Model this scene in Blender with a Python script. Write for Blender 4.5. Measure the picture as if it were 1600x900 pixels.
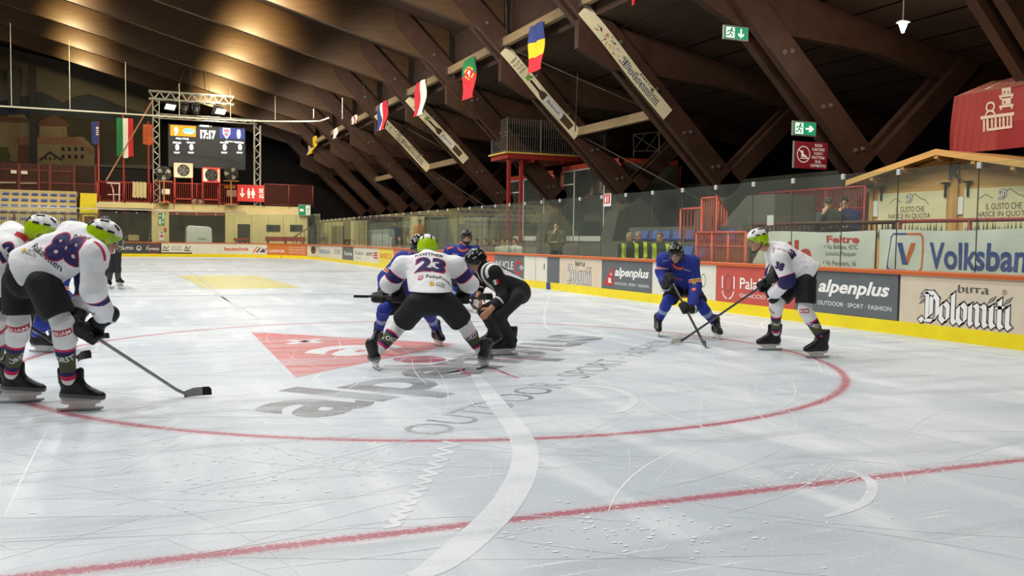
import bpy, bmesh, math, random
import numpy as np
from mathutils import Vector, Matrix
from mathutils.bvhtree import BVHTree

for o in list(bpy.data.objects):
    bpy.data.objects.remove(o)
SC = bpy.context.scene
COL = SC.collection
random.seed(7)
PI = math.pi

# ------------------------------------------------------------------ camera
YAW, PITCH, ROLL, FPX, CAMH = 0.3971, -0.0522, 0.0130, 1401.26, 1.3585
FWD = np.array([math.sin(YAW)*math.cos(PITCH), math.cos(YAW)*math.cos(PITCH), math.sin(PITCH)])
_r0 = np.array([math.cos(YAW), -math.sin(YAW), 0.0]); _u0 = np.cross(_r0, FWD)
RGT = math.cos(ROLL)*_r0 + math.sin(ROLL)*_u0
UPV = -math.sin(ROLL)*_r0 + math.cos(ROLL)*_u0
CAMP = np.array([0.0, 0.0, CAMH])
cam_d = bpy.data.cameras.new('camera'); cam = bpy.data.objects.new('camera', cam_d); COL.objects.link(cam)
cam_d.sensor_width = 36.0; cam_d.lens = FPX/1600*36.0; cam_d.clip_start = 0.05; cam_d.clip_end = 400
M = Matrix.Identity(4)
for i in range(3):
    M[i][0] = RGT[i]; M[i][1] = UPV[i]; M[i][2] = -FWD[i]; M[i][3] = CAMP[i]
cam.matrix_world = M
SC.camera = cam

# ------------------------------------------------------------------ light, world, exposure
SC.view_settings.view_transform = 'Standard'
SC.view_settings.look = 'None'
SC.view_settings.gamma = 1.0
SC.view_settings.use_curve_mapping = False
SC.view_settings.exposure = 0.0
SC.cycles.transparent_max_bounces = 32
world = bpy.data.worlds.new('night'); SC.world = world; world.use_nodes = True
world.node_tree.nodes['Background'].inputs[0].default_value = (0.30, 0.28, 0.26, 1)
world.node_tree.nodes['Background'].inputs[1].default_value = 0.035

def beam_low(x):                                   # underside of the main roof beams
    return 13.35 - 0.264*x
FRAMES = [-0.4+7*k for k in range(13)]             # planes of the roof frames, every 7 m

def spot(loc, target, power, size, blend, col, rad=0.25):
    L = bpy.data.lights.new('arena_lamp', 'SPOT'); L.energy = power; L.spot_size = size; L.spot_blend = blend
    L.color = col; L.shadow_soft_size = rad
    o = bpy.data.objects.new('arena_lamp', L); COL.objects.link(o)
    o.location = loc
    d = Vector(target)-Vector(loc)
    o.rotation_euler = d.to_track_quat('-Z', 'Y').to_euler()
    return o
LAMP_K = 0.70
for k, Yf in enumerate(FRAMES[:-2]):
    for x in (-13.0, -3.6, 5.7):
        near = Yf < 14
        col = (1.0, 0.985, 0.96) if Yf < 20 else (1.0, 0.95, 0.84)
        p = 2350 if near else (1750 if Yf < 40 else 1300)
        spot((x, Yf+4.9, beam_low(x)+0.75), (x, Yf+4.6, 0), p*LAMP_K*((1.15, 1.1, .62)[(-13.0, -3.6, 5.7).index(x)] if Yf < 20 else 1.0), math.radians(172), 0.75, col)
# warm lamps close to each roof beam, aimed at its face
for Yf in FRAMES[3:-2]:
    for x, pw_ in ((5.6, 1500), (-3.8, 1150)):
        spot((x, Yf+4.4, beam_low(x)+0.14), (x+.2, Yf+7.0, beam_low(x)-.05), pw_, math.radians(96), 1.0, (1.0, 0.76, 0.34), .10)
# extra lamps without a seen fixture, added to brighten the struts and banners
for Yf in FRAMES[2:12]:
    spot((8.6, Yf-4.2, 10.3), (13.5, Yf, 7.5), 1700*LAMP_K, math.radians(120), 0.9, (1.0, 0.93, 0.80))
# spots added above the spectators' side to brighten it, no source known there
for Yf in (10.0, 17.0, 31.0, 45.0):
    spot((13.2, Yf, 7.3), (13.6, Yf, 0), 750*LAMP_K, math.radians(150), 0.8, (1.0, 0.88, 0.68))
for (x, y, z, p) in ((3.0, 65.6, 6.6, 560), (9.5, 65.6, 5.6, 480), (-7.0, 66.0, 7.0, 1050), (-1.0, 65.6, 6.6, 300), (4.2, 72.5, 3.1, 110), (-0.8, 73.0, 3.0, 60)):  # no fixtures seen, spots turned up to brighten the far end wall and seats
    spot((x, y, z), (x, y+2.5, 0), p*LAMP_K, math.radians(165), 0.8, (1.0, 0.9, 0.72))

# ------------------------------------------------------------------ helpers
def ray(px, py):
    return FWD + RGT*((px-800)/FPX) - UPV*((py-450)/FPX)
def at(px, py, w):                                  # point at depth w along the view axis
    return CAMP + ray(px, py)*w
def gnd(px, py, z=0.0):
    d = ray(px, py); return CAMP + d*((z-CAMH)/d[2])
def on_x(px, py, X):
    d = ray(px, py); return CAMP + d*(X/d[0])
def on_y(px, py, Y):
    d = ray(px, py); return CAMP + d*(Y/d[1])
def V(*a): return np.array(a, float)
def nrm(v):
    v = np.asarray(v, float); return v/(np.linalg.norm(v)+1e-12)

def lin(c):
    return tuple(((x/12.92) if x <= 0.04045 else ((x+0.055)/1.055)**2.4) for x in c)
def rgb(r, g, b): return lin((r/255, g/255, b/255))
_M = {}
def mat(name, col, rough=0.6, metal=0.0, var=0.10, scale=6.0, bump=0.0, emit=0.0, spec=0.4, bscale=None, stretch=None):
    if name in _M: return _M[name]
    m = bpy.data.materials.new(name); m.use_nodes = True; nt = m.node_tree; n = nt.nodes; l = nt.links
    b = n['Principled BSDF']
    b.inputs['Roughness'].default_value = rough; b.inputs['Metallic'].default_value = metal
    b.inputs['Specular IOR Level'].default_value = spec
    c = rgb(*col)
    tc = n.new('ShaderNodeTexCoord'); src = tc.outputs['Object']
    if stretch:
        mp = n.new('ShaderNodeMapping'); mp.inputs['Scale'].default_value = stretch
        l.new(src, mp.inputs[0]); src = mp.outputs[0]
    nz = n.new('ShaderNodeTexNoise'); nz.inputs['Scale'].default_value = scale; nz.inputs['Detail'].default_value = 5
    l.new(src, nz.inputs[0])
    mx = n.new('ShaderNodeMix'); mx.data_type = 'RGBA'
    mx.inputs['A'].default_value = tuple(max(0, x*(1-var*1.6)) for x in c)+(1,)
    mx.inputs['B'].default_value = tuple(min(1, x*(1+var)) for x in c)+(1,)
    l.new(nz.outputs[0], mx.inputs['Factor']); l.new(mx.outputs['Result'], b.inputs['Base Color'])
    if bump:
        bp = n.new('ShaderNodeBump'); bp.inputs['Strength'].default_value = bump; bp.inputs['Distance'].default_value = 0.02
        nz2 = n.new('ShaderNodeTexNoise'); nz2.inputs['Scale'].default_value = bscale or scale*4; nz2.inputs['Detail'].default_value = 4
        l.new(src, nz2.inputs[0]); l.new(nz2.outputs[0], bp.inputs['Height']); l.new(bp.outputs[0], b.inputs['Normal'])
    if emit:
        l.new(mx.outputs['Result'], b.inputs['Emission Color']); b.inputs['Emission Strength'].default_value = emit
    _M[name] = m
    return m

def glass_mat(name, tint=(0.93, 0.97, 0.94), haze=0.05, rough=0.02, ior=1.5):
    if name in _M: return _M[name]
    m = bpy.data.materials.new(name); m.use_nodes = True; nt = m.node_tree; n = nt.nodes; l = nt.links
    for x in list(n): n.remove(x)
    out = n.new('ShaderNodeOutputMaterial')
    tr = n.new('ShaderNodeBsdfTransparent'); tr.inputs[0].default_value = tint+(1,)
    gl = n.new('ShaderNodeBsdfGlossy'); gl.inputs['Roughness'].default_value = rough
    df = n.new('ShaderNodeBsdfDiffuse'); df.inputs[0].default_value = (0.75, 0.8, 0.74, 1)
    lw = n.new('ShaderNodeLayerWeight'); lw.inputs[0].default_value = 0.5
    pw = n.new('ShaderNodeMath'); pw.operation = 'POWER'; pw.inputs[1].default_value = 5.0; l.new(lw.outputs['Facing'], pw.inputs[0])
    fr = n.new('ShaderNodeMath'); fr.operation = 'MULTIPLY_ADD'; fr.inputs[1].default_value = 0.9; fr.inputs[2].default_value = 0.035; l.new(pw.outputs[0], fr.inputs[0])
    m1 = n.new('ShaderNodeMixShader'); m2 = n.new('ShaderNodeMixShader')
    nz = n.new('ShaderNodeTexNoise'); nz.inputs['Scale'].default_value = 1.7; nz.inputs['Detail'].default_value = 6
    tc = n.new('ShaderNodeTexCoord'); l.new(tc.outputs['Object'], nz.inputs[0])
    mr = n.new('ShaderNodeMapRange'); mr.inputs['To Min'].default_value = haze*0.5; mr.inputs['To Max'].default_value = haze*1.5
    l.new(nz.outputs[0], mr.inputs[0]); l.new(mr.outputs[0], m1.inputs[0])
    l.new(tr.outputs[0], m1.inputs[1]); l.new(df.outputs[0], m1.inputs[2])
    l.new(fr.outputs[0], m2.inputs[0]); l.new(m1.outputs[0], m2.inputs[1]); l.new(gl.outputs[0], m2.inputs[2])
    l.new(m2.outputs[0], out.inputs[0])
    _M[name] = m
    return m

def tag(o, label=None, cat=None, group=None, kind=None):
    if label: o['label'] = label
    if cat: o['category'] = cat
    if group: o['group'] = group
    if kind: o['kind'] = kind
    return o
def thing(name, label, cat, loc, group=None):
    o = bpy.data.objects.new(name, None); COL.objects.link(o); o.location = tuple(float(x) for x in loc)
    o.empty_display_size = 0.1
    return tag(o, label, cat, group)
def adopt(o, parent):
    o.parent = parent
    if parent.type == 'EMPTY':
        o.matrix_parent_inverse = Matrix.Translation(parent.location).inverted()
    return o
def mesh_obj(name, me, parent=None):
    o = bpy.data.objects.new(name, me); COL.objects.link(o)
    if parent is not None: adopt(o, parent)
    return o
def dup(root, delta=(0, 0, 0), label=None, group=None):
    r = root.copy(); COL.objects.link(r); r.location = root.location+Vector(delta)
    if label: r['label'] = label
    if group: r['group'] = group
    for ch in list(root.children):
        c = ch.copy(); COL.objects.link(c); c.parent = r
        for g in list(ch.children):
            d = g.copy(); COL.objects.link(d); d.parent = c
    return r

class MB:
    def __init__(s): s.v = []; s.f = []; s.m = []; s.n = 0
    def add(s, vs, fs, mi=0):
        b = s.n
        s.v.extend([tuple(map(float, p)) for p in vs]); s.n += len(vs)
        for f in fs: s.f.append(tuple(int(i)+b for i in f)); s.m.append(mi)
        return s
    def box(s, x0, x1, y0, y1, z0, z1, mi=0):
        vs = [(x, y, z) for x in (x0, x1) for y in (y0, y1) for z in (z0, z1)]
        return s.add(vs, [(0, 1, 3, 2), (4, 6, 7, 5), (0, 4, 5, 1), (2, 3, 7, 6), (0, 2, 6, 4), (1, 5, 7, 3)], mi)
    def obox(s, c, a, b, d, mi=0):                  # centre and three half-vectors
        c, a, b, d = map(np.asarray, (c, a, b, d))
        vs = [c+i*a+j*b+k*d for i in (-1, 1) for j in (-1, 1) for k in (-1, 1)]
        return s.add(vs, [(0, 1, 3, 2), (4, 6, 7, 5), (0, 4, 5, 1), (2, 3, 7, 6), (0, 2, 6, 4), (1, 5, 7, 3)], mi)
    def bar(s, p0, p1, w, h, mi=0, up=(0, 0, 1)):
        p0 = np.asarray(p0, float); p1 = np.asarray(p1, float); d = nrm(p1-p0)
        a = np.cross(d, np.asarray(up, float))
        if np.linalg.norm(a) < 1e-4: a = np.cross(d, V(1, 0, 0))
        a = nrm(a); b = np.cross(a, d)
        return s.obox((p0+p1)/2, (p1-p0)/2, a*w/2, b*h/2, mi)
    def tube(s, pts, r, n=8, mi=0):
        pts = [np.asarray(p, float) for p in pts]; k = len(pts)
        rr = r if isinstance(r, (list, tuple)) else [r]*k
        vs = []; prev = None
        for i, p in enumerate(pts):
            d = nrm(pts[min(i+1, k-1)]-pts[max(i-1, 0)])
            if prev is None:
                a = np.cross(d, V(0, 0, 1))
                if np.linalg.norm(a) < 1e-3: a = np.cross(d, V(1, 0, 0))
            else: a = prev-d*(prev@d)
            a = nrm(a); prev = a; b = np.cross(d, a)
            for j in range(n):
                t = 2*PI*j/n; vs.append(p+rr[i]*(a*math.cos(t)+b*math.sin(t)))
        fs = []
        for i in range(k-1):
            for j in range(n):
                fs.append((i*n+j, i*n+(j+1) % n, (i+1)*n+(j+1) % n, (i+1)*n+j))
        fs.append(tuple(range(n))[::-1]); fs.append(tuple((k-1)*n+j for j in range(n)))
        return s.add(vs, fs, mi)
    def prism(s, poly, off, mi=0):                  # extrude a 3-D polygon by a vector
        n = len(poly); off = np.asarray(off, float)
        vs = [np.asarray(p, float) for p in poly]; vs += [p+off for p in vs]
        fs = [tuple(range(n))[::-1], tuple(range(n, 2*n))]+[(i, (i+1) % n, n+(i+1) % n, n+i) for i in range(n)]
        return s.add(vs, fs, mi)
    def lathe(s, c, axis, prof, n=16, mi=0):        # prof: (along, radius)
        c = np.asarray(c, float); d = nrm(axis); a = np.cross(d, V(0, 0, 1))
        if np.linalg.norm(a) < 1e-3: a = V(1, 0, 0)
        a = nrm(a); b = np.cross(d, a); vs = []; k = len(prof)
        for (h, r) in prof:
            for j in range(n):
                t = 2*PI*j/n; vs.append(c+d*h+r*(a*math.cos(t)+b*math.sin(t)))
        fs = [(i*n+j, i*n+(j+1) % n, (i+1)*n+(j+1) % n, (i+1)*n+j) for i in range(k-1) for j in range(n)]
        fs.append(tuple(range(n))[::-1]); fs.append(tuple((k-1)*n+j for j in range(n)))
        return s.add(vs, fs, mi)
    def part(s, name): s.segs = getattr(s, 'segs', [])+[(len(s.f), name)]; return s
    def poly(s, pts, mi=0): return s.add(pts, [tuple(range(len(pts)))], mi)
    def build(s, name, mats, parent=None, smooth=False, bevel=0.0, keepn=False):
        segs = getattr(s, 'segs', None)
        if segs:
            segs = ([(0, name)] if segs[0][0] > 0 else [])+segs; out = None
            for i, (a, nm) in enumerate(segs):
                e = segs[i+1][0] if i+1 < len(segs) else len(s.f); q = MB()
                if e <= a: continue
                used = sorted({v for f in s.f[a:e] for v in f}); rm = {v: k for k, v in enumerate(used)}
                q.v = [s.v[v] for v in used]; q.n = len(used); q.f = [tuple(rm[v] for v in f) for f in s.f[a:e]]; q.m = s.m[a:e]
                o = q.build(nm, mats, parent, smooth, bevel, keepn); out = out or o
            return out
        me = bpy.data.meshes.new(name); me.from_pydata(s.v, [], s.f)
        if not isinstance(mats, (list, tuple)): mats = [mats]
        for m in mats: me.materials.append(m)
        me.polygons.foreach_set('material_index', s.m)
        if not keepn:
            bm = bmesh.new(); bm.from_mesh(me); bmesh.ops.recalc_face_normals(bm, faces=bm.faces); bm.to_mesh(me); bm.free()
        if smooth: me.polygons.foreach_set('use_smooth', [True]*len(me.polygons))
        me.update()
        o = mesh_obj(name, me, parent)
        if bevel:
            b = o.modifiers.new('bevel', 'BEVEL'); b.width = bevel; b.segments = 2; b.limit_method = 'ANGLE'
        return o

# ---- lettering
_T = {}
def text2d(s, bold=0.0, shear=0.0, res=3, space=1.0):
    key = (s, bold, shear, res, space)
    if key in _T: return _T[key]
    cu = bpy.data.curves.new('txt', 'FONT'); cu.body = s; cu.size = 1; cu.offset = bold; cu.shear = shear
    cu.resolution_u = res; cu.space_character = space; cu.fill_mode = 'FRONT'
    ob = bpy.data.objects.new('txt', cu); COL.objects.link(ob)
    bpy.context.view_layer.update()
    dg = bpy.context.evaluated_depsgraph_get()
    me = bpy.data.meshes.new_from_object(ob.evaluated_get(dg))
    vs = np.array([v.co[:] for v in me.vertices])[:, :2] if len(me.vertices) else np.zeros((0, 2))
    fs = [tuple(p.vertices) for p in me.polygons]
    bpy.data.objects.remove(ob); bpy.data.curves.remove(cu); bpy.data.meshes.remove(me)
    _T[key] = (vs, fs)
    return _T[key]
def fit2d(vs, x0, y0, w=None, h=None, cx=False):
    mn = vs.min(0); mx = vs.max(0); sz = mx-mn
    if w and h: sx, sy = w/sz[0], h/sz[1]
    elif w: sx = sy = w/sz[0]
    else: sx = sy = h/sz[1]
    q = (vs-mn)*[sx, sy]
    if cx: q[:, 0] -= sz[0]*sx/2
    return q+[x0, y0]
class Plane:                                        # flat surface to letter on
    def __init__(s, o, u, v): s.o = np.asarray(o, float); s.u = nrm(u); s.v = nrm(v); s.n = np.cross(s.u, s.v)
    def __call__(s, x, y, off=0.0): return s.o+s.u*x+s.v*y+s.n*off
def refine(vs, fs, mx):
    bm = bmesh.new(); V_ = [bm.verts.new((x, y, 0)) for x, y in vs]
    for f in fs:
        try: bm.faces.new([V_[i] for i in f])
        except ValueError: pass
    bmesh.ops.triangulate(bm, faces=bm.faces)
    for _ in range(6):
        e = [x for x in bm.edges if x.calc_length() > mx]
        if not e: break
        bmesh.ops.subdivide_edges(bm, edges=e, cuts=1); bmesh.ops.triangulate(bm, faces=bm.faces)
    bm.verts.index_update(); o = [tuple(v.co[:2]) for v in bm.verts]; q = [tuple(v.index for v in f.verts) for f in bm.faces]; bm.free(); return o, q
def letter(mb, surf, s, x0, y0, w=None, h=None, mi=0, off=0.004, bold=0.0, shear=0.0, cx=False, space=1.0):
    vs, fs = text2d(s, bold, shear, 3, space)
    if not len(vs): return
    q = fit2d(vs, x0, y0, w, h, cx); mx = getattr(surf, 'fine', 0)
    if mx: q, fs = refine(q.tolist(), fs, mx)
    mb.add([surf(x, y, off) for x, y in q], fs, mi)
def shape(mb, surf, pts, mi=0, off=0.004):
    mx = getattr(surf, 'fine', 0)
    if mx:
        q, fs = refine([tuple(p) for p in pts], [tuple(range(len(pts)))], mx); mb.add([surf(x, y, off) for x, y in q], fs, mi); return
    mb.add([surf(x, y, off) for x, y in pts], [tuple(range(len(pts)))], mi)
def ringshape(mb, surf, cx, cy, r, t, mi=0, off=0.004, n=28, a0=0.0, a1=2*PI, ry=None):
    ry = ry or r; vs = []; fs = []
    for i in range(n+1):
        a = a0+(a1-a0)*i/n
        vs.append(surf(cx+r*math.cos(a), cy+ry*math.sin(a), off)); vs.append(surf(cx+(r-t)*math.cos(a), cy+(ry-t)*math.sin(a), off))
    for i in range(n): fs.append((2*i, 2*i+2, 2*i+3, 2*i+1))
    mb.add(vs, fs, mi)
def disc(cx, cy, r, n=24, ry=None): return [(cx+r*math.cos(2*PI*i/n), cy+(ry or r)*math.sin(2*PI*i/n)) for i in range(n)]
def rect(x0, y0, x1, y1): return [(x0, y0), (x1, y0), (x1, y1), (x0, y1)]
def stroke(mb, surf, pts, t, mi=0, off=0.004):
    for (a, b) in zip(pts[:-1], pts[1:]):
        a = np.array(a, float); b = np.array(b, float); d = b-a; L = np.hypot(*d)
        if L < 1e-9: continue
        n = np.array([-d[1], d[0]])/L*t/2; e = d/L*t*0.3
        shape(mb, surf, [a-e-n, b+e-n, b+e+n, a-e+n], mi, off)

# blackletter word drawn with a broad nib
GOTH = {
 'D': (0.95, [[(.02,1.12),(.16,1.28),(.30,1.18),(.42,1.28)], [(.30,1.2),(.30,.12),(.14,.0)], [(.52,1.15),(.52,.3)], [(.10,1.30),(.55,1.30),(.84,1.0),(.84,.3),(.62,.02),(.14,.02)], [(.0,.85),(.14,.98)], [(-.06,.1),(.1,-.06),(.3,.1)]]),
 'o': (0.56, [[(.08,.18),(.08,.72),(.26,.9),(.44,.72),(.44,.18),(.26,0),(.08,.18)]]),
 'l': (0.32, [[(.02,1.2),(.14,1.32),(.14,.12),(.26,0)]]),
 'm': (0.98, [[(.02,.78),(.12,.9),(.12,.1),(.2,0)], [(.12,.75),(.34,.9),(.46,.8),(.46,.1),(.54,0)], [(.46,.75),(.68,.9),(.80,.8),(.80,.1),(.9,0)]]),
 'i': (0.34, [[(.02,.78),(.14,.9),(.14,.12),(.26,0)], [(.10,1.12),(.2,1.22)]]),
 't': (0.40, [[(.06,1.08),(.18,1.2),(.18,.12),(.3,0)], [(.02,.86),(.36,.86)]]),
 'b': (0.52, [[(.08,1.2),(.08,.15),(.24,0),(.42,.18),(.42,.7),(.28,.85),(.1,.7)]]),
 'r': (0.40, [[(.02,.78),(.12,.9),(.12,.1)], [(.12,.75),(.28,.9),(.36,.78)]]),
 'a': (0.52, [[(.08,.8),(.26,.9),(.42,.78),(.42,.1),(.5,0)], [(.42,.45),(.12,.4),(.1,.12),(.24,0),(.42,.15)]]),
}
def gothic(mb, surf, word, x0, y0, w, h, mi=0, off=0.005, nib=0.15, grow=0.0):
    W = sum(GOTH[c][0] for c in word); sx = w/W; sy = h/1.34; x = 0.0; ang = math.radians(38)
    nv = np.array([math.cos(ang), math.sin(ang)])*nib/2
    for c in word:
        for st in GOTH[c][1]:
            for a, b in zip(st[:-1], st[1:]):
                a = np.array(a)+[x, 0]; b = np.array(b)+[x, 0]
                q = [a-nv, b-nv, b+nv, a+nv]
                q = [np.array([p[0]*sx, p[1]*sy]) for p in q]
                area = sum(q[i][0]*q[(i+1) % 4][1]-q[(i+1) % 4][0]*q[i][1] for i in range(4))
                if abs(area) < 1e-7*w*h:
                    continue
                if area < 0: q = q[::-1]
                if grow:
                    g = []
                    for i in range(4):
                        e0 = nrm(q[i]-q[i-1]); e1 = nrm(q[(i+1) % 4]-q[i])
                        n0 = np.array([e0[1], -e0[0]]); n1 = np.array([e1[1], -e1[0]])
                        g.append(q[i]+grow*nrm(n0+n1)*min(1.6, 1/max(.5, math.sqrt(max(.05, (1+n0@n1)/2)))))
                    q = g
                shape(mb, surf, [p+[x0, y0] for p in q], mi, off)
        x += GOTH[c][0]
# ------------------------------------------------------------------ ice
def ice_nodes(name, paint=None, wear=0.45, snow=False):
    if name in _M: return _M[name]
    m = bpy.data.materials.new(name); m.use_nodes = True; nt = m.node_tree; n = nt.nodes; l = nt.links
    b = n['Principled BSDF']; tc = n.new('ShaderNodeTexCoord')
    def noise(scale, detail=6, st=None, rot=0.0, dist=0.0):
        mp = n.new('ShaderNodeMapping'); mp.inputs['Scale'].default_value = st or (1, 1, 1); mp.inputs['Rotation'].default_value = (0, 0, rot)
        z = n.new('ShaderNodeTexNoise'); z.inputs['Scale'].default_value = scale; z.inputs['Detail'].default_value = detail; z.inputs['Distortion'].default_value = dist
        l.new(tc.outputs['Object'], mp.inputs[0]); l.new(mp.outputs[0], z.inputs[0]); return z.outputs[0]
    def rampv(src, a, bb):
        r = n.new('ShaderNodeMapRange'); r.inputs[1].default_value = a; r.inputs[2].default_value = bb; l.new(src, r.inputs[0]); return r.outputs[0]
    def mixc(f, A, B):
        x = n.new('ShaderNodeMix'); x.data_type = 'RGBA'
        if isinstance(f, float): x.inputs['Factor'].default_value = f
        else: l.new(f, x.inputs['Factor'])
        for k, c in (('A', A), ('B', B)):
            if isinstance(c, tuple): x.inputs[k].default_value = c+(1,)
            else: l.new(c, x.inputs[k])
        return x.outputs['Result']
    big = noise(0.35, 4, dist=0.6)
    st1 = noise(2.2, 8, (1, 0.22, 1), 0.5, 0.5)
    st2 = noise(3.0, 8, (0.16, 1, 1), 0.25, 0.3)
    fine = noise(42, 6)
    spk = noise(75, 2)
    base = mixc(rampv(big, 0.35, 0.7), rgb(196, 207, 217), rgb(224, 231, 237))
    base = mixc(rampv(st1, 0.5, 0.75), base, rgb(235, 240, 244))
    base = mixc(rampv(st2, 0.52, 0.78), base, rgb(182, 192, 200))
    for rot_, sc_, lo_ in ((0.35, 26, .66), (-0.5, 30, .67), (0.05, 34, .66), (1.2, 28, .69)):
        base = mixc(rampv(noise(sc_, 3, (0.035, 1, 1), rot_, .12), lo_, lo_+.07), base, rgb(240, 244, 247))
    if name == 'ice':
        def mth(op, a, b_=None):
            x = n.new('ShaderNodeMath'); x.operation = op
            for k_, v_ in enumerate((a, b_)):
                if v_ is None: continue
                if isinstance(v_, float): x.inputs[k_].default_value = v_
                else: l.new(v_, x.inputs[k_])
            return x.outputs[0]
        sx = n.new('ShaderNodeSeparateXYZ'); l.new(tc.outputs['Object'], sx.inputs[0])
        dx_ = mth('SUBTRACT', sx.outputs[0], 3.274); dy_ = mth('SUBTRACT', sx.outputs[1], 10.02)
        rr_ = mth('SQRT', mth('ADD', mth('MULTIPLY', dx_, dx_), mth('MULTIPLY', dy_, dy_)))
        jit = mth('MULTIPLY', mth('SUBTRACT', fine, 0.5), 0.10); jit2 = mth('MULTIPLY', mth('SUBTRACT', noise(160, 3), 0.5), 0.06)
        jj = mth('ADD', jit, jit2)
        for d_ in (mth('ABSOLUTE', mth('SUBTRACT', rr_, 4.5)), mth('ABSOLUTE', mth('ADD', dy_, 6.044))):
            f_ = rampv(mth('ADD', d_, jj), 0.052, 0.022); f2 = rampv(mth('ADD', d_, jj), 0.11, 0.03)
            base = mixc(mth('MULTIPLY', f2, 0.22), base, rgb(214, 120, 130)); base = mixc(mth('MULTIPLY', f_, mth('SUBTRACT', 0.92, mth('MULTIPLY', st2, 0.35))), base, rgb(176, 40, 70))
    if paint:
        w = n.new('ShaderNodeMath'); w.operation = 'ADD'; l.new(rampv(st2, 0.42, 0.62), w.inputs[0]); l.new(rampv(fine, 0.35, 0.75), w.inputs[1])
        w2 = n.new('ShaderNodeMath'); w2.operation = 'MULTIPLY'; w2.inputs[1].default_value = wear; l.new(w.outputs[0], w2.inputs[0]); w2.use_clamp = True
        base = mixc(w2.outputs[0], rgb(*paint), base)
    if snow:
        base = mixc(rampv(fine, 0.2, 0.42), rgb(232, 236, 240), rgb(250, 251, 252))
    base = mixc(rampv(spk, 0.63, 0.70), base, rgb(246, 248, 250))
    l.new(base, b.inputs['Base Color'])
    l.new(rampv(st1, 0.2, 0.8), b.inputs['Roughness'])
    r = n.new('ShaderNodeMapRange'); r.inputs[3].default_value = 0.30 if not snow else 0.7; r.inputs[4].default_value = 0.55 if not snow else 0.9
    l.new(st1, r.inputs[0]); l.new(r.outputs[0], b.inputs['Roughness'])
    b.inputs['Specular IOR Level'].default_value = 0.22 if not snow else 0.1
    bp = n.new('ShaderNodeBump'); bp.inputs['Strength'].default_value = 0.12; bp.inputs['Distance'].default_value = 0.01
    l.new(fine, bp.inputs['Height']); l.new(bp.outputs[0], b.inputs['Normal'])
    _M[name] = m
    return m

ICE = [ice_nodes('ice'), ice_nodes('ice_red_line', (176, 30, 66), 0.30), ice_nodes('ice_logo_red', (206, 70, 66), 0.34),
       ice_nodes('ice_logo_grey', (112, 114, 120), 0.42), ice_nodes('ice_yellow', (214, 203, 70), 0.34), ice_nodes('ice_blue_line', (70, 78, 100), 0.40),
       ice_nodes('ice_snow', None, 0, True), ice_nodes('ice_white_paint', (228, 228, 228), 0.4), ice_nodes('ice_joint', (150, 154, 154), 0.8),
       ice_nodes('ice_pale_red', (190, 120, 110), 0.6), ice_nodes('ice_scrape', (238, 242, 246), 0.5)]
ice = MB()
nx, ny = 15, 34
gx = np.linspace(-19.3, 10.86, nx+1); gy = np.linspace(-3.0, 64.75, ny+1)
ice.add([(x, y, 0) for y in gy for x in gx], [(j*(nx+1)+i, j*(nx+1)+i+1, (j+1)*(nx+1)+i+1, (j+1)*(nx+1)+i) for j in range(ny) for i in range(nx)], 0)
CX, CY = 3.274, 10.02
def gstrip(pts, w, mi, z):
    pts = [np.array(p[:2], float) for p in pts]; k = len(pts); L = []; R = []
    ww = w if isinstance(w, (list, tuple)) else [w]*k
    for i, p in enumerate(pts):
        d = pts[min(i+1, k-1)]-pts[max(i-1, 0)]; d = d/(np.hypot(*d)+1e-9); n_ = np.array([-d[1], d[0]])
        L.append((*(p+n_*ww[i]/2), z)); R.append((*(p-n_*ww[i]/2), z))
    ice.add(L+R, [(k+i, k+i+1, i+1, i) for i in range(k-1)], mi)
G2 = Plane((0, 0, 0), (1, 0, 0), (0, 1, 0))
# other markings further down the rink
gstrip([(-19, 22.0), (10.8, 22.0)], 0.13, 5, 0.0008)
gstrip([(-19, 37.4), (10.8, 37.4)], 0.30, 5, 0.0008)
gstrip([(-19, 58.6), (10.0, 58.6)], 0.9, 9, 0.0008)
ice.add([(1.34, 33.6, 0.0007), (3.98, 33.5, 0.0007), (4.18, 24.96, 0.0007), (1.62, 24.7, 0.0007)], [(0, 1, 2, 3)], 4)
for pts in ([(225, 408), (262, 425), (300, 440), (350, 466), (408, 500)], [(276, 412), (305, 430), (355, 470), (375, 487)], [(182, 408), (215, 425)]):
    g_ = [gnd(*p) for p in pts]; gstrip(g_, 0.045, 8, 0.0009)
# face-off spot and its hash lines
shape(ice, G2, disc(2.97, 9.78, 0.30), 1, 0.0008)
for a, b in (((715, 576), (749, 592)), ((766, 574), (809, 591)), ((600, 572), (700, 570)), ((775, 562), (846, 561))):
    gstrip([gnd(*a), gnd(*b)], 0.05, 1, 0.0009)
# sponsor logo painted in the ice (reads diagonally across the circle)
LG = Plane((1.05, 6.45, 0), (0.735, 0.678, 0), (-0.678, 0.735, 0))
letter(ice, LG, 'alpenplus', 0.35, -0.30, 6.75, 1.45, 3, 0.0007, bold=0.03)
letter(ice, LG, 'OUTDOOR · SPORT · FASHION', 0.25, -1.02, 7.0, 0.36, 3, 0.0007)
def alpen_logo(mb, surf, x0, y0, w, h, red, white, off):
    shape(mb, surf, [(x0, y0), (x0+w, y0), (x0+.93*w, y0+h)], red, off)
    letter(mb, surf, 'a', x0+.46*w, y0+.12*h, .36*w, .26*h, white, off*1.2+.0003, bold=0.03)
    shape(mb, surf, rect(x0+.66*w, y0+.55*h, x0+.86*w, y0+.59*h), white, off*1.2+.0003); shape(mb, surf, rect(x0+.735*w, y0+.49*h, x0+.785*w, y0+.65*h), white, off*1.2+.0003)
alpen_logo(ice, LG, 1.9, 1.5, 3.35, 3.25, 2, 7, 0.0006)
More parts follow.
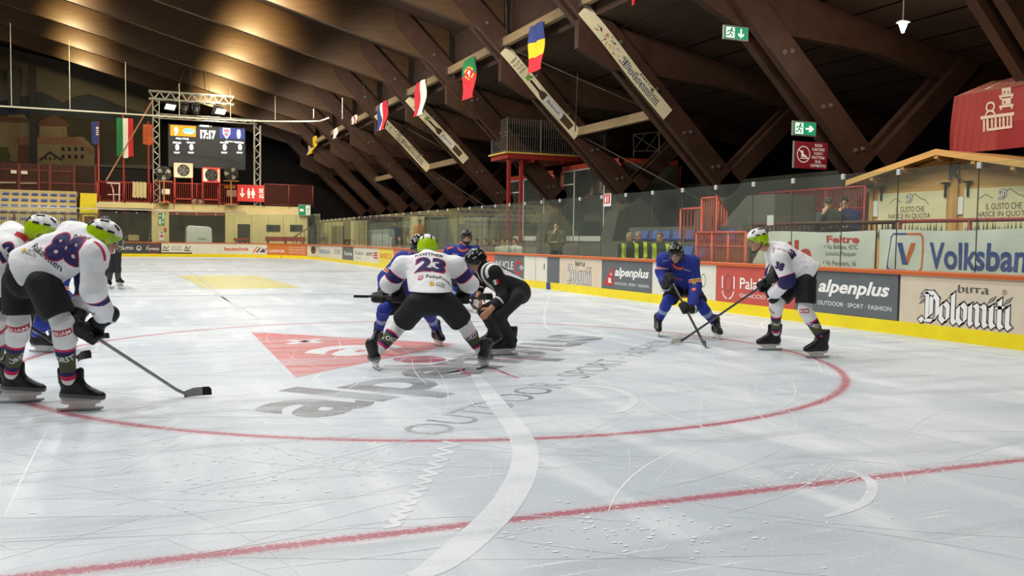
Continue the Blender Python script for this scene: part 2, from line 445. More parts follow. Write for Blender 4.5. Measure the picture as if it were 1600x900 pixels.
# skate tracks and scraped snow
def track(px, w, mi=6, z=0.0014, sub=6):
    g_ = [gnd(*p)[:2] for p in px]; out = []
    for i in range(len(g_)-1):
        p0 = g_[max(i-1, 0)]; p1 = g_[i]; p2 = g_[i+1]; p3 = g_[min(i+2, len(g_)-1)]
        for k in range(sub):
            t = k/sub; out.append(.5*((2*p1)+(-p0+p2)*t+(2*p0-5*p1+4*p2-p3)*t*t+(-p0+3*p1-3*p2+p3)*t**3))
    out.append(g_[-1]); n_ = len(out)
    ws = [w*(0.35+0.65*math.sin(PI*min(1, (i+1)/(n_*0.35)))) if i < n_*0.17 else w*max(.25, (1-max(0, i/n_-.8)*3.5)) for i in range(n_)]
    gstrip(out, ws, mi, z)
track([(742, 585), (775, 630), (803, 665), (820, 700), (816, 740), (780, 800), (690, 880), (640, 900)], 0.17, 10)
for k in range(24):
    t = k/24; x = 706-95*t; y = 690+135*t; s_ = (14*(1-.3*t))*(1 if k % 2 else -1)
    a = gnd(x+s_, y); b = gnd(x-s_*1.1-4, y+135/24)
    gstrip([a, b], [0.05, 0.035], 10, 0.0015+k*4e-6)
track([(1330, 735), (1362, 755), (1350, 785), (1290, 808)], 0.06, 10)
track([(885, 602), (950, 606), (990, 622), (975, 640), (950, 645)], 0.08, 10)
track([(860, 455), (850, 500), (870, 520)], 0.04, 10)
rnd = random.Random(11)
for k in range(760):
    near = k < 560
    x = rnd.uniform(-3.5, 9.8) if near else rnd.uniform(-8, 10.2); y = rnd.uniform(3.6, 11.5) if near else rnd.uniform(11, 45)
    a = rnd.gauss(0.35, 0.75) if rnd.random() < .75 else rnd.uniform(0, PI); L = rnd.uniform(0.5, 3.2)*(1 if near else 1.8); c = rnd.gauss(0, 0.22)
    pts = []; px_, py_ = x, y
    for i in range(15):
        pts.append((px_, py_)); px_ += math.cos(a)*L/14; py_ += math.sin(a)*L/14; a += c*L/14
    w = rnd.choice([0.003, 0.004, 0.005, 0.006, 0.010]) if near else rnd.uniform(0.012, 0.03)
    gstrip(pts, [w*(0.3+0.7*math.sin(PI*(i+.5)/15)) for i in range(15)], 6 if k % 3 == 0 else 10, 0.0011+k*4e-7)
fl_ = 0
for (cx_, cy_, n_, sx_, sy_) in ((1290, 745, 160, 130, 22), (1120, 590, 90, 60, 12), (560, 720, 120, 160, 40), (300, 740, 120, 200, 60), (1000, 830, 130, 260, 40)):
    for k in range(n_):
        p = gnd(rnd.gauss(cx_, sx_*.5), rnd.gauss(cy_, sy_*.5))
        if p[1] < 2.5: continue
        r_ = rnd.uniform(.003, .011); fl_ += 1; shape(ice, G2, disc(p[0], p[1], r_*rnd.uniform(.8, 1.9), 6, r_), 6, 0.0016+fl_*2e-6)
floor = ice.build('floor', ICE, keepn=True); tag(floor, 'white worn rink ice with red face-off circle, red goal line and painted sponsor logo', 'ice', kind='structure')
gr = MB(); gr.box(-45, 45, -6, 95, -0.30, -0.03)
tag(gr.build('floor_concrete', mat('concrete_floor', (120, 116, 106), 0.8, var=.2)), 'grey concrete ground around the rink', 'floor', kind='structure')

# ------------------------------------------------------------------ boards
XB = 10.813; RC = 7.0; YA = 57.7; XC = XB-RC; YF = YA+RC
S1 = YA+RC*PI/2
def path(s):
    if s <= YA: return np.array([XB, s]), np.array([-1.0, 0.0])
    if s <= S1:
        a = (s-YA)/RC; return np.array([XC+RC*math.cos(a), YA+RC*math.sin(a)]), np.array([-math.cos(a), -math.sin(a)])
    return np.array([XC-(s-S1), YF]), np.array([0.0, -1.0])
class PSurf:
    def __init__(s, sl, z0):
        s.sl = sl; s.z0 = z0; s.fine = .10 if sl > YA-.2 else 0
    def __call__(s, x, y, off=0.0):
        p, n_ = path(s.sl-x); return np.array([p[0]+n_[0]*off, p[1]+n_[1]*off, s.z0+y])
def sweep(name, s0, s1, prof, m, bevel=0):          # prof: (offset inward, z) closed outline
    ss = [s0]; q = s0
    while q < s1:
        q += 0.35 if YA-0.5 <= q <= S1 else 3.0
        ss.append(min(q, s1))
    b = MB(); k = len(prof); vs = []
    for s in ss:
        p, n_ = path(s)
        for (o, z) in prof: vs.append((p[0]+n_[0]*o, p[1]+n_[1]*o, z))
    fs = [(i*k+j, i*k+(j+1) % k, (i+1)*k+(j+1) % k, (i+1)*k+j) for i in range(len(ss)-1) for j in range(k)]
    fs += [tuple(range(k))[::-1], tuple((len(ss)-1)*k+j for j in range(k))]
    b.add(vs, fs); return b.build(name, m)
M_KICK = mat('kick_yellow', (250, 222, 20), 0.4, var=.12, scale=3, bump=.05)
M_RAIL = mat('rail_orange', (196, 98, 46), 0.4, var=.10, scale=2)
tag(sweep('trim_1', -3, 88, [(0.012, 0.0), (0.022, 0.205), (-0.03, 0.205), (-0.03, 0.0)], M_KICK), 'yellow kick strip along the foot of the rink boards', 'kick strip', kind='structure')
tag(sweep('trim_2', -3, 88, [(0.035, 0.925), (0.035, 0.975), (0.02, 0.992), (-0.10, 0.992), (-0.10, 0.925)], M_RAIL), 'orange-brown cap rail along the top of the rink boards', 'cap rail', kind='structure')
wd = MB(); wd.box(XB+.0005, XB+.03, 22.98, 23.22, 0.004, 0.207)
WHITE = mat('board_white', (222, 220, 208), 0.45, var=.07, scale=3); BEIGE = mat('board_beige', (214, 200, 178), 0.5, var=.08, scale=4)
SLATE = mat('board_slate', (98, 104, 108), 0.5, var=.14, scale=3); RED = mat('board_red', (196, 84, 74), 0.45, var=.10, scale=3)
ORNG = mat('board_orange', (206, 120, 62), 0.45, var=.08, scale=3); YEL = mat('board_yellow', (236, 216, 76), 0.45, var=.06)
PINK = mat('board_pink', (204, 118, 108), 0.45, var=.07); DARK = mat('board_dark', (66, 70, 76), 0.5, var=.12); ORNG2 = mat('board_orange_red', (222, 100, 60), .45, var=.06)
I_W = mat('print_white', (240, 240, 238), .5, var=.03); I_K = mat('print_black', (34, 33, 34), .5, var=.03); I_G = mat('print_grey', (96, 92, 86), .5, var=.06)
I_R = mat('print_red', (200, 46, 44), .5, var=.05); I_B = mat('print_blue', (52, 72, 148), .5, var=.05); I_GR = mat('print_green', (120, 165, 78), .5, var=.05)
I_O = mat('print_orange', (226, 106, 40), .5, var=.05); I_LB = mat('print_light_blue', (98, 150, 190), .5, var=.05); I_DO = mat('print_brown', (92, 70, 54), .5, var=.05)
INKS = [I_W, I_K, I_G, I_R, I_B, I_GR, I_O, I_LB, I_DO]
W_, K_, G_, R_, B_, GR_, O_, LB_, DO_ = range(9)
ZP0, ZP1 = 0.205, 0.925; HP = ZP1-ZP0
def panel(sl, sr, m, label, deco=None):
    root = thing('advertising_board', label, 'advertising board', (*path((sl+sr)/2)[0], 0), 'advertising boards around the rink')
    b = MB(); n_ = max(1, int((sl-sr)/0.12)) if sl > YA-.2 and sr < S1 else 1; vs = []; fs = []
    g_ = 0.004
    for i in range(n_+1):
        p, nn = path(sl-g_-(sl-sr-2*g_)*i/n_)
        for (o, z) in ((0, ZP0), (0, ZP1), (-0.05, ZP1), (-0.05, ZP0)): vs.append((p[0]+nn[0]*o, p[1]+nn[1]*o, z))
    for i in range(n_):
        for j in range(4): fs.append((i*4+j, i*4+(j+1) % 4, (i+1)*4+(j+1) % 4, (i+1)*4+j))
    fs += [(0, 1, 2, 3), tuple(n_*4+j for j in (3, 2, 1, 0))]
    b.add(vs, fs); b.build('board_sheet', m, root)
    if deco:
        t = MB(); deco(t, PSurf(sl, ZP0), sl-sr); t.build('lettering', INKS, root, keepn=True)
    return root
def d_dolomiti(t, s, w):
    t.part('lettering'); x0, y0, ww, hh = .17*w, .08*HP, .60*w, .60*HP
    gothic(t, s, 'Dolomiti', x0, y0, ww, hh, G_, .003, .22, .024)
    gothic(t, s, 'Dolomiti', x0, y0, ww, hh, W_, .005, .25)
    t.part('small_lettering'); gothic(t, s, 'birra', .42*w, .70*HP, .20*w, .17*HP, G_, .004, .2)
    t.part('registered_mark'); ringshape(t, s, .72*w, .76*HP, .035, .007, G_); letter(t, s, 'R', .72*w-.013, .76*HP-.018, None, .036, G_)
def d_dolomiti_small(t, s, w):
    x0, y0, ww, hh = .22*w, .08*HP, .56*w, .66*HP
    gothic(t, s, 'Dolomiti', x0, y0, ww, hh, K_, .003, .2, .014); gothic(t, s, 'Dolomiti', x0, y0, ww, hh, W_, .005, .16)
    t.part('small_lettering'); gothic(t, s, 'birra', .40*w, .72*HP, .22*w, .20*HP, K_, .004, .2)
def d_alpen_a(t, s, w):                              # wide board beside the white player
    letter(t, s, 'alpenplus', .25*w, .40*HP, .68*w, .40*HP, W_, bold=.03, shear=.25)
    t.part('tagline'); letter(t, s, 'OUTDOOR · SPORT · FASHION', .25*w, .19*HP, .70*w, .10*HP, W_)
def d_alpen_b(t, s, w):
    t.part('emblem'); alpen_logo(t, s, .05*w, .13*HP, .20*w, .68*HP, R_, W_, .004)
    t.part('lettering'); letter(t, s, 'alpenplus', .28*w, .38*HP, .66*w, .38*HP, W_, bold=.03, shear=.25)
    t.part('tagline'); letter(t, s, 'OUTDOOR · SPORT · FASHION', .28*w, .17*HP, .66*w, .09*HP, W_)
def d_pala(t, s, w):
    t.part('emblem'); shape(t, s, rect(.085*w, .38*HP, .10*w, .72*HP), W_); shape(t, s, rect(.245*w, .38*HP, .26*w, .72*HP), W_)
    ringshape(t, s, .172*w, .52*HP, .052*w, .02, G_, ry=.24*HP)
    ringshape(t, s, .172*w, .36*HP, .085*w, .026, W_, a0=PI*1.06, a1=PI*1.45); ringshape(t, s, .172*w, .36*HP, .085*w, .026, W_, a0=PI*1.55, a1=PI*1.94)
    t.part('lettering'); letter(t, s, 'PalaFeltre', .33*w, .40*HP, .58*w, .30*HP, W_, bold=.01); t.part('tagline'); letter(t, s, 'GHIACCIO SPORT', .33*w, .18*HP, .55*w, .10*HP, W_)
def d_green(t, s, w):
    t.part('leaf_emblem')
    leaf = [(.13*w, .45*HP), (.15*w, .70*HP), (.21*w, .82*HP), (.22*w, .60*HP), (.20*w, .40*HP), (.26*w, .14*HP), (.20*w, .10*HP), (.15*w, .22*HP)]
    shape(t, s, leaf, GR_); shape(t, s, [(.235*w, .76*HP), (.30*w, .55*HP), (.30*w, .30*HP), (.24*w, .16*HP), (.215*w, .40*HP)], GR_)
    t.part('lettering'); letter(t, s, 'NATUR', .38*w, .15*HP, .42*w, .16*HP, G_); t.part('ring_emblem'); ringshape(t, s, .82*w, .55*HP, .085, .02, GR_, ry=.14)
def d_nucle(t, s, w):
    letter(t, s, 'NUCLE', .06*w, .38*HP, .60*w, .34*HP, W_); ringshape(t, s, .82*w, .48*HP, .30, .07, R_, a0=.6, a1=2*PI-.6, ry=.22)
    shape(t, s, rect(.86*w, .46*HP, .98*w, .52*HP), W_); shape(t, s, rect(.90*w, .40*HP, .94*w, .58*HP), W_)
    t.part('triangle_mark'); shape(t, s, [(.25*w, .98*HP), (.62*w, .98*HP), (.43*w, .80*HP)], G_)
def d_word(word, col, x=.1, y=.3, w=.8, h=.4, extra=None):
    def f(t, s, W):
        letter(t, s, word, x*W, y*HP, w*W, h*HP, col, bold=.01)
        if extra: extra(t, s, W)
    return f
def d_door(t, s, w): shape(t, s, rect(.72*w, .50*HP, .79*w, .72*HP), G_); shape(t, s, rect(.0, .0, .015*w, HP), G_)
def d_baut(t, s, w):
    letter(t, s, 'bautechnik', .05*w, .34*HP, .53*w, .36*HP, R_, bold=.02)
    t.part('emblem')
    for k, c in enumerate((O_, K_, O_, B_)):
        x = (.66+.07*k)*w; shape(t, s, [(x, .22*HP), (x+.045*w, .22*HP), (x+.13*w, .78*HP-.09*k*HP+.1*HP*(k == 3)), (x+.105*w, .78*HP-.09*k*HP+.1*HP*(k == 3))], c)
    shape(t, s, [(.84*w, .22*HP), (.97*w, .22*HP), (.905*w, .64*HP)], B_)
def d_super(t, s, w):
    letter(t, s, 'SUPERAUTO', .13*w, .36*HP, .62*w, .26*HP, W_, bold=.02); t.part('round_emblem'); ringshape(t, s, .88*w, .5*HP, .16, .03, W_)
    stroke(t, s, [(.83*w, .62*HP), (.865*w, .36*HP), (.88*w, .48*HP), (.895*w, .36*HP), (.93*w, .62*HP)], .03, W_)
def d_fior(t, s, w):
    ringshape(t, s, .52*w, .5*HP, .33, .03, R_); letter(t, s, 'Fiorenzo', .14*w, .34*HP, .72*w, .28*HP, W_, bold=.01)
    letter(t, s, 'il', .2*w, .68*HP, .10*w, .12*HP, W_)
def d_feltre(t, s, w):
    letter(t, s, 'FELTRE', .34*w, .56*HP, .30*w, .16*HP, G_); letter(t, s, 'PRIMIERO', .31*w, .32*HP, .36*w, .16*HP, G_)
    for x in (.05, .76): stroke(t, s, [(x*w, .3*HP), (x*w+.04*w, .7*HP), (x*w+.1*w, .45*HP), (x*w+.19*w, .72*HP)], .05, DO_); shape(t, s, rect(x*w, .26*HP, x*w+.19*w, .36*HP), DO_)
    shape(t, s, rect(0, 0, w, .14*HP), DO_)
def d_lines(t, s, w):
    for k in range(4): letter(t, s, ('manti e coperture', 'lattoneria lavori', 'impermeabili e tetti', 'isolamenti termici')[k], .1*w, (.70-.17*k)*HP, .75*w, .10*HP, W_)
def d_kalt(t, s, w):
    t.part('emblem'); shape(t, s, disc(.10*w, .56*HP, .42, 20, .26), DO_); t.part('lettering'); letter(t, s, 'kaltenbuche', .24*w, .30*HP, .38*w, .5*HP, LB_, bold=.01); t.part('small_lettering'); letter(t, s, 'SYNC', .75*w, .36*HP, .21*w, .4*HP, G_)
def d_grup(t, s, w):
    letter(t, s, 'GRUPPO', .06*w, .44*HP, .52*w, .26*HP, G_, bold=.01)
    for k in range(3): shape(t, s, rect(.64*w, (.62-.16*k)*HP, .93*w, (.72-.16*k)*HP), R_)
def d_rubin(t, s, w): letter(t, s, 'Rubin', .15*w, .45*HP, .7*w, .3*HP, G_); letter(t, s, 'spumanti', .2*w, .18*HP, .5*w, .1*HP, G_)
BOARDS = [
 (7.86, 3.6, WHITE, 'plain white rink board at the right photo edge past the large beige board', None),
 (10.38, 7.88, BEIGE, 'large beige board with big white blackletter word, nearest at the right', d_dolomiti),
 (12.74, 10.42, SLATE, 'dark slate board with slanted white lettering beside the white number 38 player', d_alpen_a),
 (15.12, 12.74, RED, 'red board with white ring emblem behind the two right-hand players', d_pala),
 (17.55, 15.12, WHITE, 'white board with a green leaf emblem behind the blue number 47 player', d_green),
 (19.95, 17.55, SLATE, 'slate board with red triangle emblem and white lettering left of the blue 47 player', d_alpen_b),
 (22.40, 19.95, BEIGE, 'smaller beige board with black-outlined blackletter word, left of the red triangle board', d_dolomiti_small),
 (23.21, 22.40, SLATE, 'narrow plain grey board left of the smaller beige blackletter board', None),
 (24.02, 23.21, WHITE, 'white rink door leaf with a latch slot next to the narrow grey board', d_door),
 (24.86, 24.02, WHITE, 'blank white rink door leaf next to the grey board behind the linesman', None),
 (27.30, 24.86, SLATE, 'grey board with a red C shape and white cross behind the crouching linesman', d_nucle),
 (28.62, 27.30, ORNG2, 'short orange-red board with white letters beside the crouching linesman helmet', d_word('ilme', W_, .2, .3, .7, .3)),
 (39.80, 28.62, PINK, 'long pink board mostly hidden behind the face-off players', None),
 (42.49, 39.80, YEL, 'yellow board with orange lettering left of the face-off players', d_word('INNECO', O_, .1, .35, .78, .34)),
 (45.30, 42.49, WHITE, 'white board with grey lettering and three small red bars', d_grup),
 (47.99, 45.30, WHITE, 'white board with thin grey script, between the small grey board and the red bars', d_rubin),
 (50.81, 47.99, SLATE, 'small grey board with white lettering near the rink corner', d_word('Kuerena', W_, .2, .35, .7, .3)),
 (60.00, 50.81, WHITE, 'long white board with brown oval and blue lettering in the rink corner', d_kalt),
 (62.22, 60.00, ORNG, 'orange board with four lines of small white text in the corner', d_lines),
 (63.89, 62.22, ORNG, 'orange board with one white word in the corner', d_word('COPERTURE', W_, .08, .25, .8, .24)),
 (67.06, 63.89, WHITE, 'white board with red lettering and a striped mountain emblem', d_baut),
 (69.00, 67.06, WHITE, 'blank white board below the middle opening of the end wall', None),
 (70.93, 69.00, WHITE, 'white board with small mountain drawings and a brown bottom band', d_feltre),
 (72.02, 70.93, DARK, 'short dark board with a red ring around white lettering', d_fior),
 (74.70, 72.02, DARK, 'dark board with white capitals and a round white emblem by the far linesman', d_super),
 (80.0, 74.70, WHITE, 'white far-end board behind the two left white players', None),
 (87.9, 80.0, SLATE, 'grey far-end board at the left edge of the photo', None),
]
for a in BOARDS: panel(*a)
kp = MB(); shape(kp, PSurf(23.2, 0), rect(0, .002, .26, .204), B_, .026); kp.build('kick_plate', INKS, None, keepn=True)
tag(bpy.data.objects['kick_plate'], 'small blue patch on the yellow kick strip under the narrow grey board', 'patch')
jp = MB()
for s in (75.0, 62.7): shape(jp, PSurf(s, 0), rect(0, .002, .05, .204 if s < 70 else .93), R_, .028)
tag(jp.build('trim_3', INKS, keepn=True), 'thin red joint marks on the far boards', 'joint marks', kind='structure')

# ------------------------------------------------------------------ glass above the boards
GLASS = glass_mat('rink_glass', (0.90, 0.955, 0.92), 0.028, 0.015)
CLAMP = mat('clamp_grey', (205, 205, 200), .4, .2)
M_ALU = mat('aluminium', (178, 178, 172), .35, .7, .05)
ORD = ['first', 'second', 'third', 'fourth', 'fifth', 'sixth', 'seventh', 'eighth', 'ninth', 'tenth', 'eleventh', 'twelfth']
def ordn(i):
    if i < 12: return ORD[i]
    k = i+1; return '%d%s' % (k, 'th' if 10 <= k % 100 <= 20 else {1: 'st', 2: 'nd', 3: 'rd'}.get(k % 10, 'th'))
_gj = [8.02, 9.10]
_yt = [on_x(px, py, XB+.06)[1] for px, py in ((1405, 265), (1318, 272), (1240, 278), (1178, 284), (1119, 289), (1067, 294))]
_gj += [float(y) for y in _yt]
while _gj[-1] < YA-1.3: _gj.append(_gj[-1]+1.215)
_gj.append(YA)
def pane(s0, s1, z1, label):
    p0, n0 = path(s0); p1, n1 = path(s1); o = -0.05
    a = np.array([*(p0+n0*o), .985]); b = np.array([*(p1+n1*o), .985]); d = nrm(b-a); a = a+d*.006; b = b-d*.006; n_ = np.array([-d[1], d[0], 0])*.006
    root = thing('glass_pane', label, 'glass pane', (*((a+b)/2)[:2], .985), 'glass panes above the boards')
    g_ = MB(); g_.obox((a+b)/2+[0, 0, (z1-.985)/2], (b-a)/2, n_, [0, 0, (z1-.985)/2]); g_.build('sheet', GLASS, root)
    c = MB(); c.obox(b+[0, 0, z1-.985-.04], d*.035, n_*3.2, [0, 0, .045]); c.build('clamp', CLAMP, root, bevel=.006)
    e = MB(); e.obox(b+d*.006+[0, 0, (z1-.985)/2], d*.004, n_*1.3, [0, 0, (z1-.985)/2-.02]); e.build('edge_seal', mat('seal', (70, 78, 72), .4), root)
for i in range(len(_gj)-1):
    pane(_gj[i], _gj[i+1], 2.54, 'clear glass pane above the long side boards, %s from the right edge of the photo' % ordn(i))
fs_ = list(np.linspace(YA, S1, 10))+[S1+1.25*k for k in range(1, 15)]
for i in range(len(fs_)-1):
    pane(float(fs_[i]), float(fs_[i+1]), 2.95, 'clear glass pane above the far boards, %s from the right-hand corner start' % ordn(i))
bt = MB(); bt.tube([(XC-14, YF+.05, 3.12), (-1.3-.9, YF+.05, 3.12), (7.0, YF-.8, 3.05)], .035, 8)
tag(bt.build('top_tube', CLAMP, smooth=True), 'white horizontal tube above the far end glass', 'tube')
# ------------------------------------------------------------------ roof
WOODB = mat('glulam', (84, 62, 42), 0.45, var=.38, scale=2.2, bump=.10, stretch=(0.35, 1, 6.0), spec=.5)
WOODS = mat('strut_wood', (72, 49, 38), 0.5, var=.28, scale=2.2, bump=.08, stretch=(1.2, 1, 1.2))
WOODL = mat('purlin_wood', (150, 128, 98), 0.55, var=.2, scale=3, stretch=(6, .5, 6))
DECK = mat('roof_deck', (66, 48, 38), 0.7, var=.3, scale=1.2)
DECK2 = mat('roof_deck_gap', (52, 38, 30), 0.8, var=.2)
STEEL = mat('dark_steel', (92, 88, 82), .45, .6, .1)
BOLT = mat('bolt_steel', (150, 140, 128), .35, .7, .1)
dk = MB()
dk.add([(-45, -8, beam_low(-45)+1.75), (14.4, -8, beam_low(14.4)+1.75), (14.4, 92, beam_low(14.4)+1.75), (-45, 92, beam_low(-45)+1.75)], [(0, 1, 2, 3)])
dk.add([(14.4, -8, 9.0), (14.4, 92, 9.0), (14.4, 92, beam_low(14.4)+1.75), (14.4, -8, beam_low(14.4)+1.75)], [(0, 1, 2, 3)])
xs = np.arange(14.4, 28.5, 1.25)
def can_z(x): return 9.25-0.20*(x-13.4)
for i in range(len(xs)-1):
    a, b = xs[i], xs[i+1]-.07
    dk.add([(a, -8, can_z(a)), (b, -8, can_z(b)), (b, 92, can_z(b)), (a, 92, can_z(a))], [(0, 1, 2, 3)], 0)
    dk.add([(b, -8, can_z(b)), (b+.07, -8, can_z(b)+.12), (b+.07, 92, can_z(b)+.12), (b, 92, can_z(b))], [(0, 1, 2, 3)], 1)
tag(dk.build('ceiling', [DECK, DECK2], keepn=True), 'dark brown boarded roof above the beams and spectator side', 'roof', kind='structure')
SD = nrm(V(0.7195, 0, -0.6945)); SN = V(0.6945, 0, 0.7195)
SP0 = V(11.16, 0, 11.54)
def strut_poly(y):
    w = 0.80; L = 12.3; p = SP0+V(0, y, 0)
    return [p+SN*0.16, p+SN*(w-.18)-SD*.34, p+SN*w-SD*.22, p+SN*w+SD*L, p+SD*L, p+SD*.30]
def fname(k):
    return ['nearest, mostly above the photo', 'second nearest, at the top right edge of the photo', 'third nearest, beside the wooden hut at the right', 'carrying the exit signs',
            'carrying the long flower banner', 'carrying the bottle banner nearest the platform cage', 'between the two bottle banners', 'carrying the far bottle banner', 'carrying the farthest white lettered banner', 'third from the far end', 'second from the far end', 'last before the far end painting', 'over the far end painting'][k]
bm_ = MB(); bm_.lathe((0, 0, 0), (0, -1, 0), [(0, .075), (.03, .075), (.03, .04), (.07, .04)], 8); _bo = bm_.build('bolt', BOLT); bolt_me = _bo.data; bpy.data.objects.remove(_bo)
for k, Yf in enumerate(FRAMES):
    kk = k-3                                         # 0 = frame with the exit signs
    root = thing('roof_frame', 'brown laminated timber roof frame with sloping beam and leaning struts, '+fname(k), 'roof frame', (12.4, Yf, 10.1), 'timber roof frames')
    b = MB(); y0 = Yf
    prof = [(-30, beam_low(-30)), (13.4, beam_low(13.4)), (14.0, beam_low(14.0)+.5), (14.0, beam_low(14.0)+1.85), (-30, beam_low(-30)+1.85)]
    b.prism([V(x, y0, z) for x, z in prof], (0, .30, 0)); b.build('roof_beam', WOODB, root)
    c = MB(); prof = [(13.9, 8.9), (13.9, 7.95), (15.2, 7.35), (20.2, 7.05), (27.5, 5.6), (27.5, can_z(27.5)-.02), (14.45, can_z(14.45)-.02)]
    c.prism([V(x, y0, z) for x, z in prof], (0, .30, 0)); c.build('canopy_beam', WOODS, root)
    for yy in (Yf-.27, Yf+.31):
        s = MB(); s.prism(strut_poly(yy), (0, .26, 0)); s.build('strut', WOODS, root)
        s = MB(); q0 = V(20.0, yy, 3.2); dd = nrm(V(.735, 0, .678)); nn = V(-.678, 0, .735)
        s.prism([q0-nn*.05, q0+dd*6.6-nn*.05, q0+dd*6.6+nn*.55, q0+nn*.55], (0, .26, 0)); s.build('counter_strut', WOODS, root)
    s = MB(); s.prism([V(18.7, Yf-.4, -.02), V(19.3, Yf-.4, 2.7), V(20.4, Yf-.4, 3.3), V(21.0, Yf-.4, 2.9), V(22.5, Yf-.4, -.02)], (0, 1.1, 0)); s.build('footing', mat('footing_concrete', (92, 90, 82), .8, var=.15), root)
    if 1 <= kk+1 and k <= 9:
        for t, a in ((2.4, .4), (5.2, .3), (5.35, .55), (7.3, .3), (7.45, .52), (9.3, .28), (9.45, .5), (11.0, .3), (11.15, .52)):
            p = SP0+SD*t+SN*a+V(0, Yf-.27, 0); bo = mesh_obj('bolt', bolt_me); bo.location = p; adopt(bo, root)
def strut_pt(y, t, a, off=0.0): return SP0+SD*t+SN*a+V(0, y-.27-off, 0)
FR = {k-3: y for k, y in enumerate(FRAMES)}
# tie beams between the struts
PX, PZ = 13.95, 9.45; QX, QZ = 17.45, 6.05
def tie(k0, x, z, label):
    ya, yb = FR[k0+1]-.27, FR[k0]+.57
    root = thing('tie_beam', label, 'tie beam', (x, ya, z), 'tie beams between the struts')
    b = MB(); b.box(x-.11, x+.11, yb, ya, z-.17, z+.17); b.build('timber', WOODL, root)
    c = MB(); c.box(x-.2, x+.2, ya-.03, ya+.02, z-.26, z+.2); c.box(x-.17, x+.17, ya-.26, ya-.0, z-.22, z-.17); c.tube([(x+.16, ya-.14, z-.3), (x+.05, ya-.14, z+.25)], .045, 8); c.build('bracket', STEEL, root)
nm = {0: 'above the far end of the red flag tip', 1: 'carrying the blue, yellow and red flag', 2: 'carrying the green and red flag', 3: 'carrying the red and white flag', 4: 'carrying the blue, white and red flag', 5: 'carrying the bunched red and white flag', 6: 'carrying the small white flag', 7: 'farthest, carrying the yellow flag'}
for k in range(0, 8): tie(k, PX, PZ, 'upper pale timber tie between struts, '+nm[k])
for k, t in ((1, 'under the flower banner'), (4, 'under the far bottle banner'), (6, 'farthest and smallest')): tie(k, QX, QZ, 'lower pale timber tie between struts, '+t)
def cable(pts, r, label):
    b = MB(); b.tube(pts, r, 6); return tag(b.build('bracing_cable', STEEL, smooth=True), label, 'cable', 'roof bracing cables')
cable([(PX, FR[2]-.4, PZ-.2), (QX, FR[1]+.6, QZ)], .025, 'thin bracing cable crossing behind the flower banner')
cable([(QX+.1, FR[2]-.4, QZ-.25), (20.3, FR[1]+.6, 2.6)], .025, 'thin bracing cable running down from the lower tie to the red stair railing')
cable([(PX, FR[5]-.4, PZ-.2), (QX, FR[4]+.6, QZ)], .025, 'thin bracing cable behind the blue, white and red flag')
cable([(QX, FR[5]-.4, QZ-.2), (20.0, FR[4]+.6, 2.7)], .025, 'thin bracing cable below the far bottle banner')
cable([(PX, FR[2]-.45, PZ+.1), (PX-.1, FR[2]-.45, 12.3)], .022, 'thin hanging rod above the blue, yellow and red flag bracket')
cable([on_y(905, 55, 33.9), on_y(899, 205, 33.9)], .022, 'thin vertical rod left of the flower banner')
cable([on_y(565, 120, 54.8), on_y(577, 172, 54.8)], .02, 'thin hanging rod left of the blue, white and red flag')
# long banners on the struts
CREAM = mat('banner_cream', (236, 226, 190), .6, var=.05); B_DK = mat('banner_dark', (60, 46, 40), .5, var=.2)
def strut_banner(k, style, label):
    y = FR[k]-.27; L = 4.75; w = .50
    S = Plane(SP0+SD*3.62+SN*(-.05)+V(0, y-.02, 0), SD, SN)
    if S.n[1] > 0: S.n = -S.n
    root = thing('strut_banner', label, 'banner', S(L/2, w/2), 'white banners hung along the struts')
    b = MB(); n = 24; vs = []; fs = []
    def wob(t): return .03*math.sin(t*5.1+k)*(t*(1-t)*4)
    for i in range(n+1):
        t = i/n
        for v in (0, w): vs.append(S(L*t, v+wob(t), .0)); vs.append(S(L*t, v+wob(t), .012))
    for i in range(n):
        a = 4*i; fs += [(a+1, a+5, a+7, a+3), (a, a+2, a+6, a+4), (a, a+4, a+5, a+1), (a+2, a+3, a+7, a+6)]
    fs += [(0, 1, 3, 2), (4*n, 4*n+2, 4*n+3, 4*n+1)]
    b.add(vs, fs); b.build('cloth', CREAM, root)
    surf = lambda x, yy, off=0: S(x, yy+wob(x/L), off+.012)
    t = MB()
    if style == 'flower':
        t.part('flower_picture'); r2 = random.Random(3)
        for q in range(34):
            a = r2.uniform(0, 2*PI); rr = r2.uniform(.08, .42); cx = 1.35+rr*math.cos(a)*1.5; cy = .25+rr*math.sin(a)*.48
            dx, dy = .10*math.cos(a), .06*math.sin(a)+.01
            stroke(t, surf, [(cx, cy), (cx+dx, cy+dy)], r2.uniform(.012, .035), r2.choice([R_, R_, GR_, O_, K_, B_, DO_]), .004+q*1e-5)
        t.part('lettering'); gothic(t, surf, 'Dolomiti', 2.15, .10, 2.05, .27, K_, .004, .2, .014); gothic(t, surf, 'Dolomiti', 2.15, .10, 2.05, .27, W_, .006, .10)
        gothic(t, surf, 'birra', 3.0, .40, .75, .085, K_, .005, .2)
    else:
        t.part('small_lettering')
        for q in range(4):
            letter(t, surf, ('BIRRA', 'DI', 'QUOTA', 'NOSTRA')[q], .55+.18*q, .06, .11, .36, G_)
        t.part('bottle_picture'); shape(t, surf, rect(1.42, .14, 1.62, .38), GR_); shape(t, surf, rect(1.66, .20, 2.2, .30), K_)
        shape(t, surf, [(2.2, .20), (2.45, .09), (4.3, .09), (4.3, .41), (2.45, .41), (2.2, .30)], DO_, .004)
        shape(t, surf, rect(2.62, .09, 3.7, .41), W_, .006); gothic(t, surf, 'Dolomiti', 2.75, .18, .8, .13, G_, .008, .2)
    t.build('print', INKS, root, keepn=True)
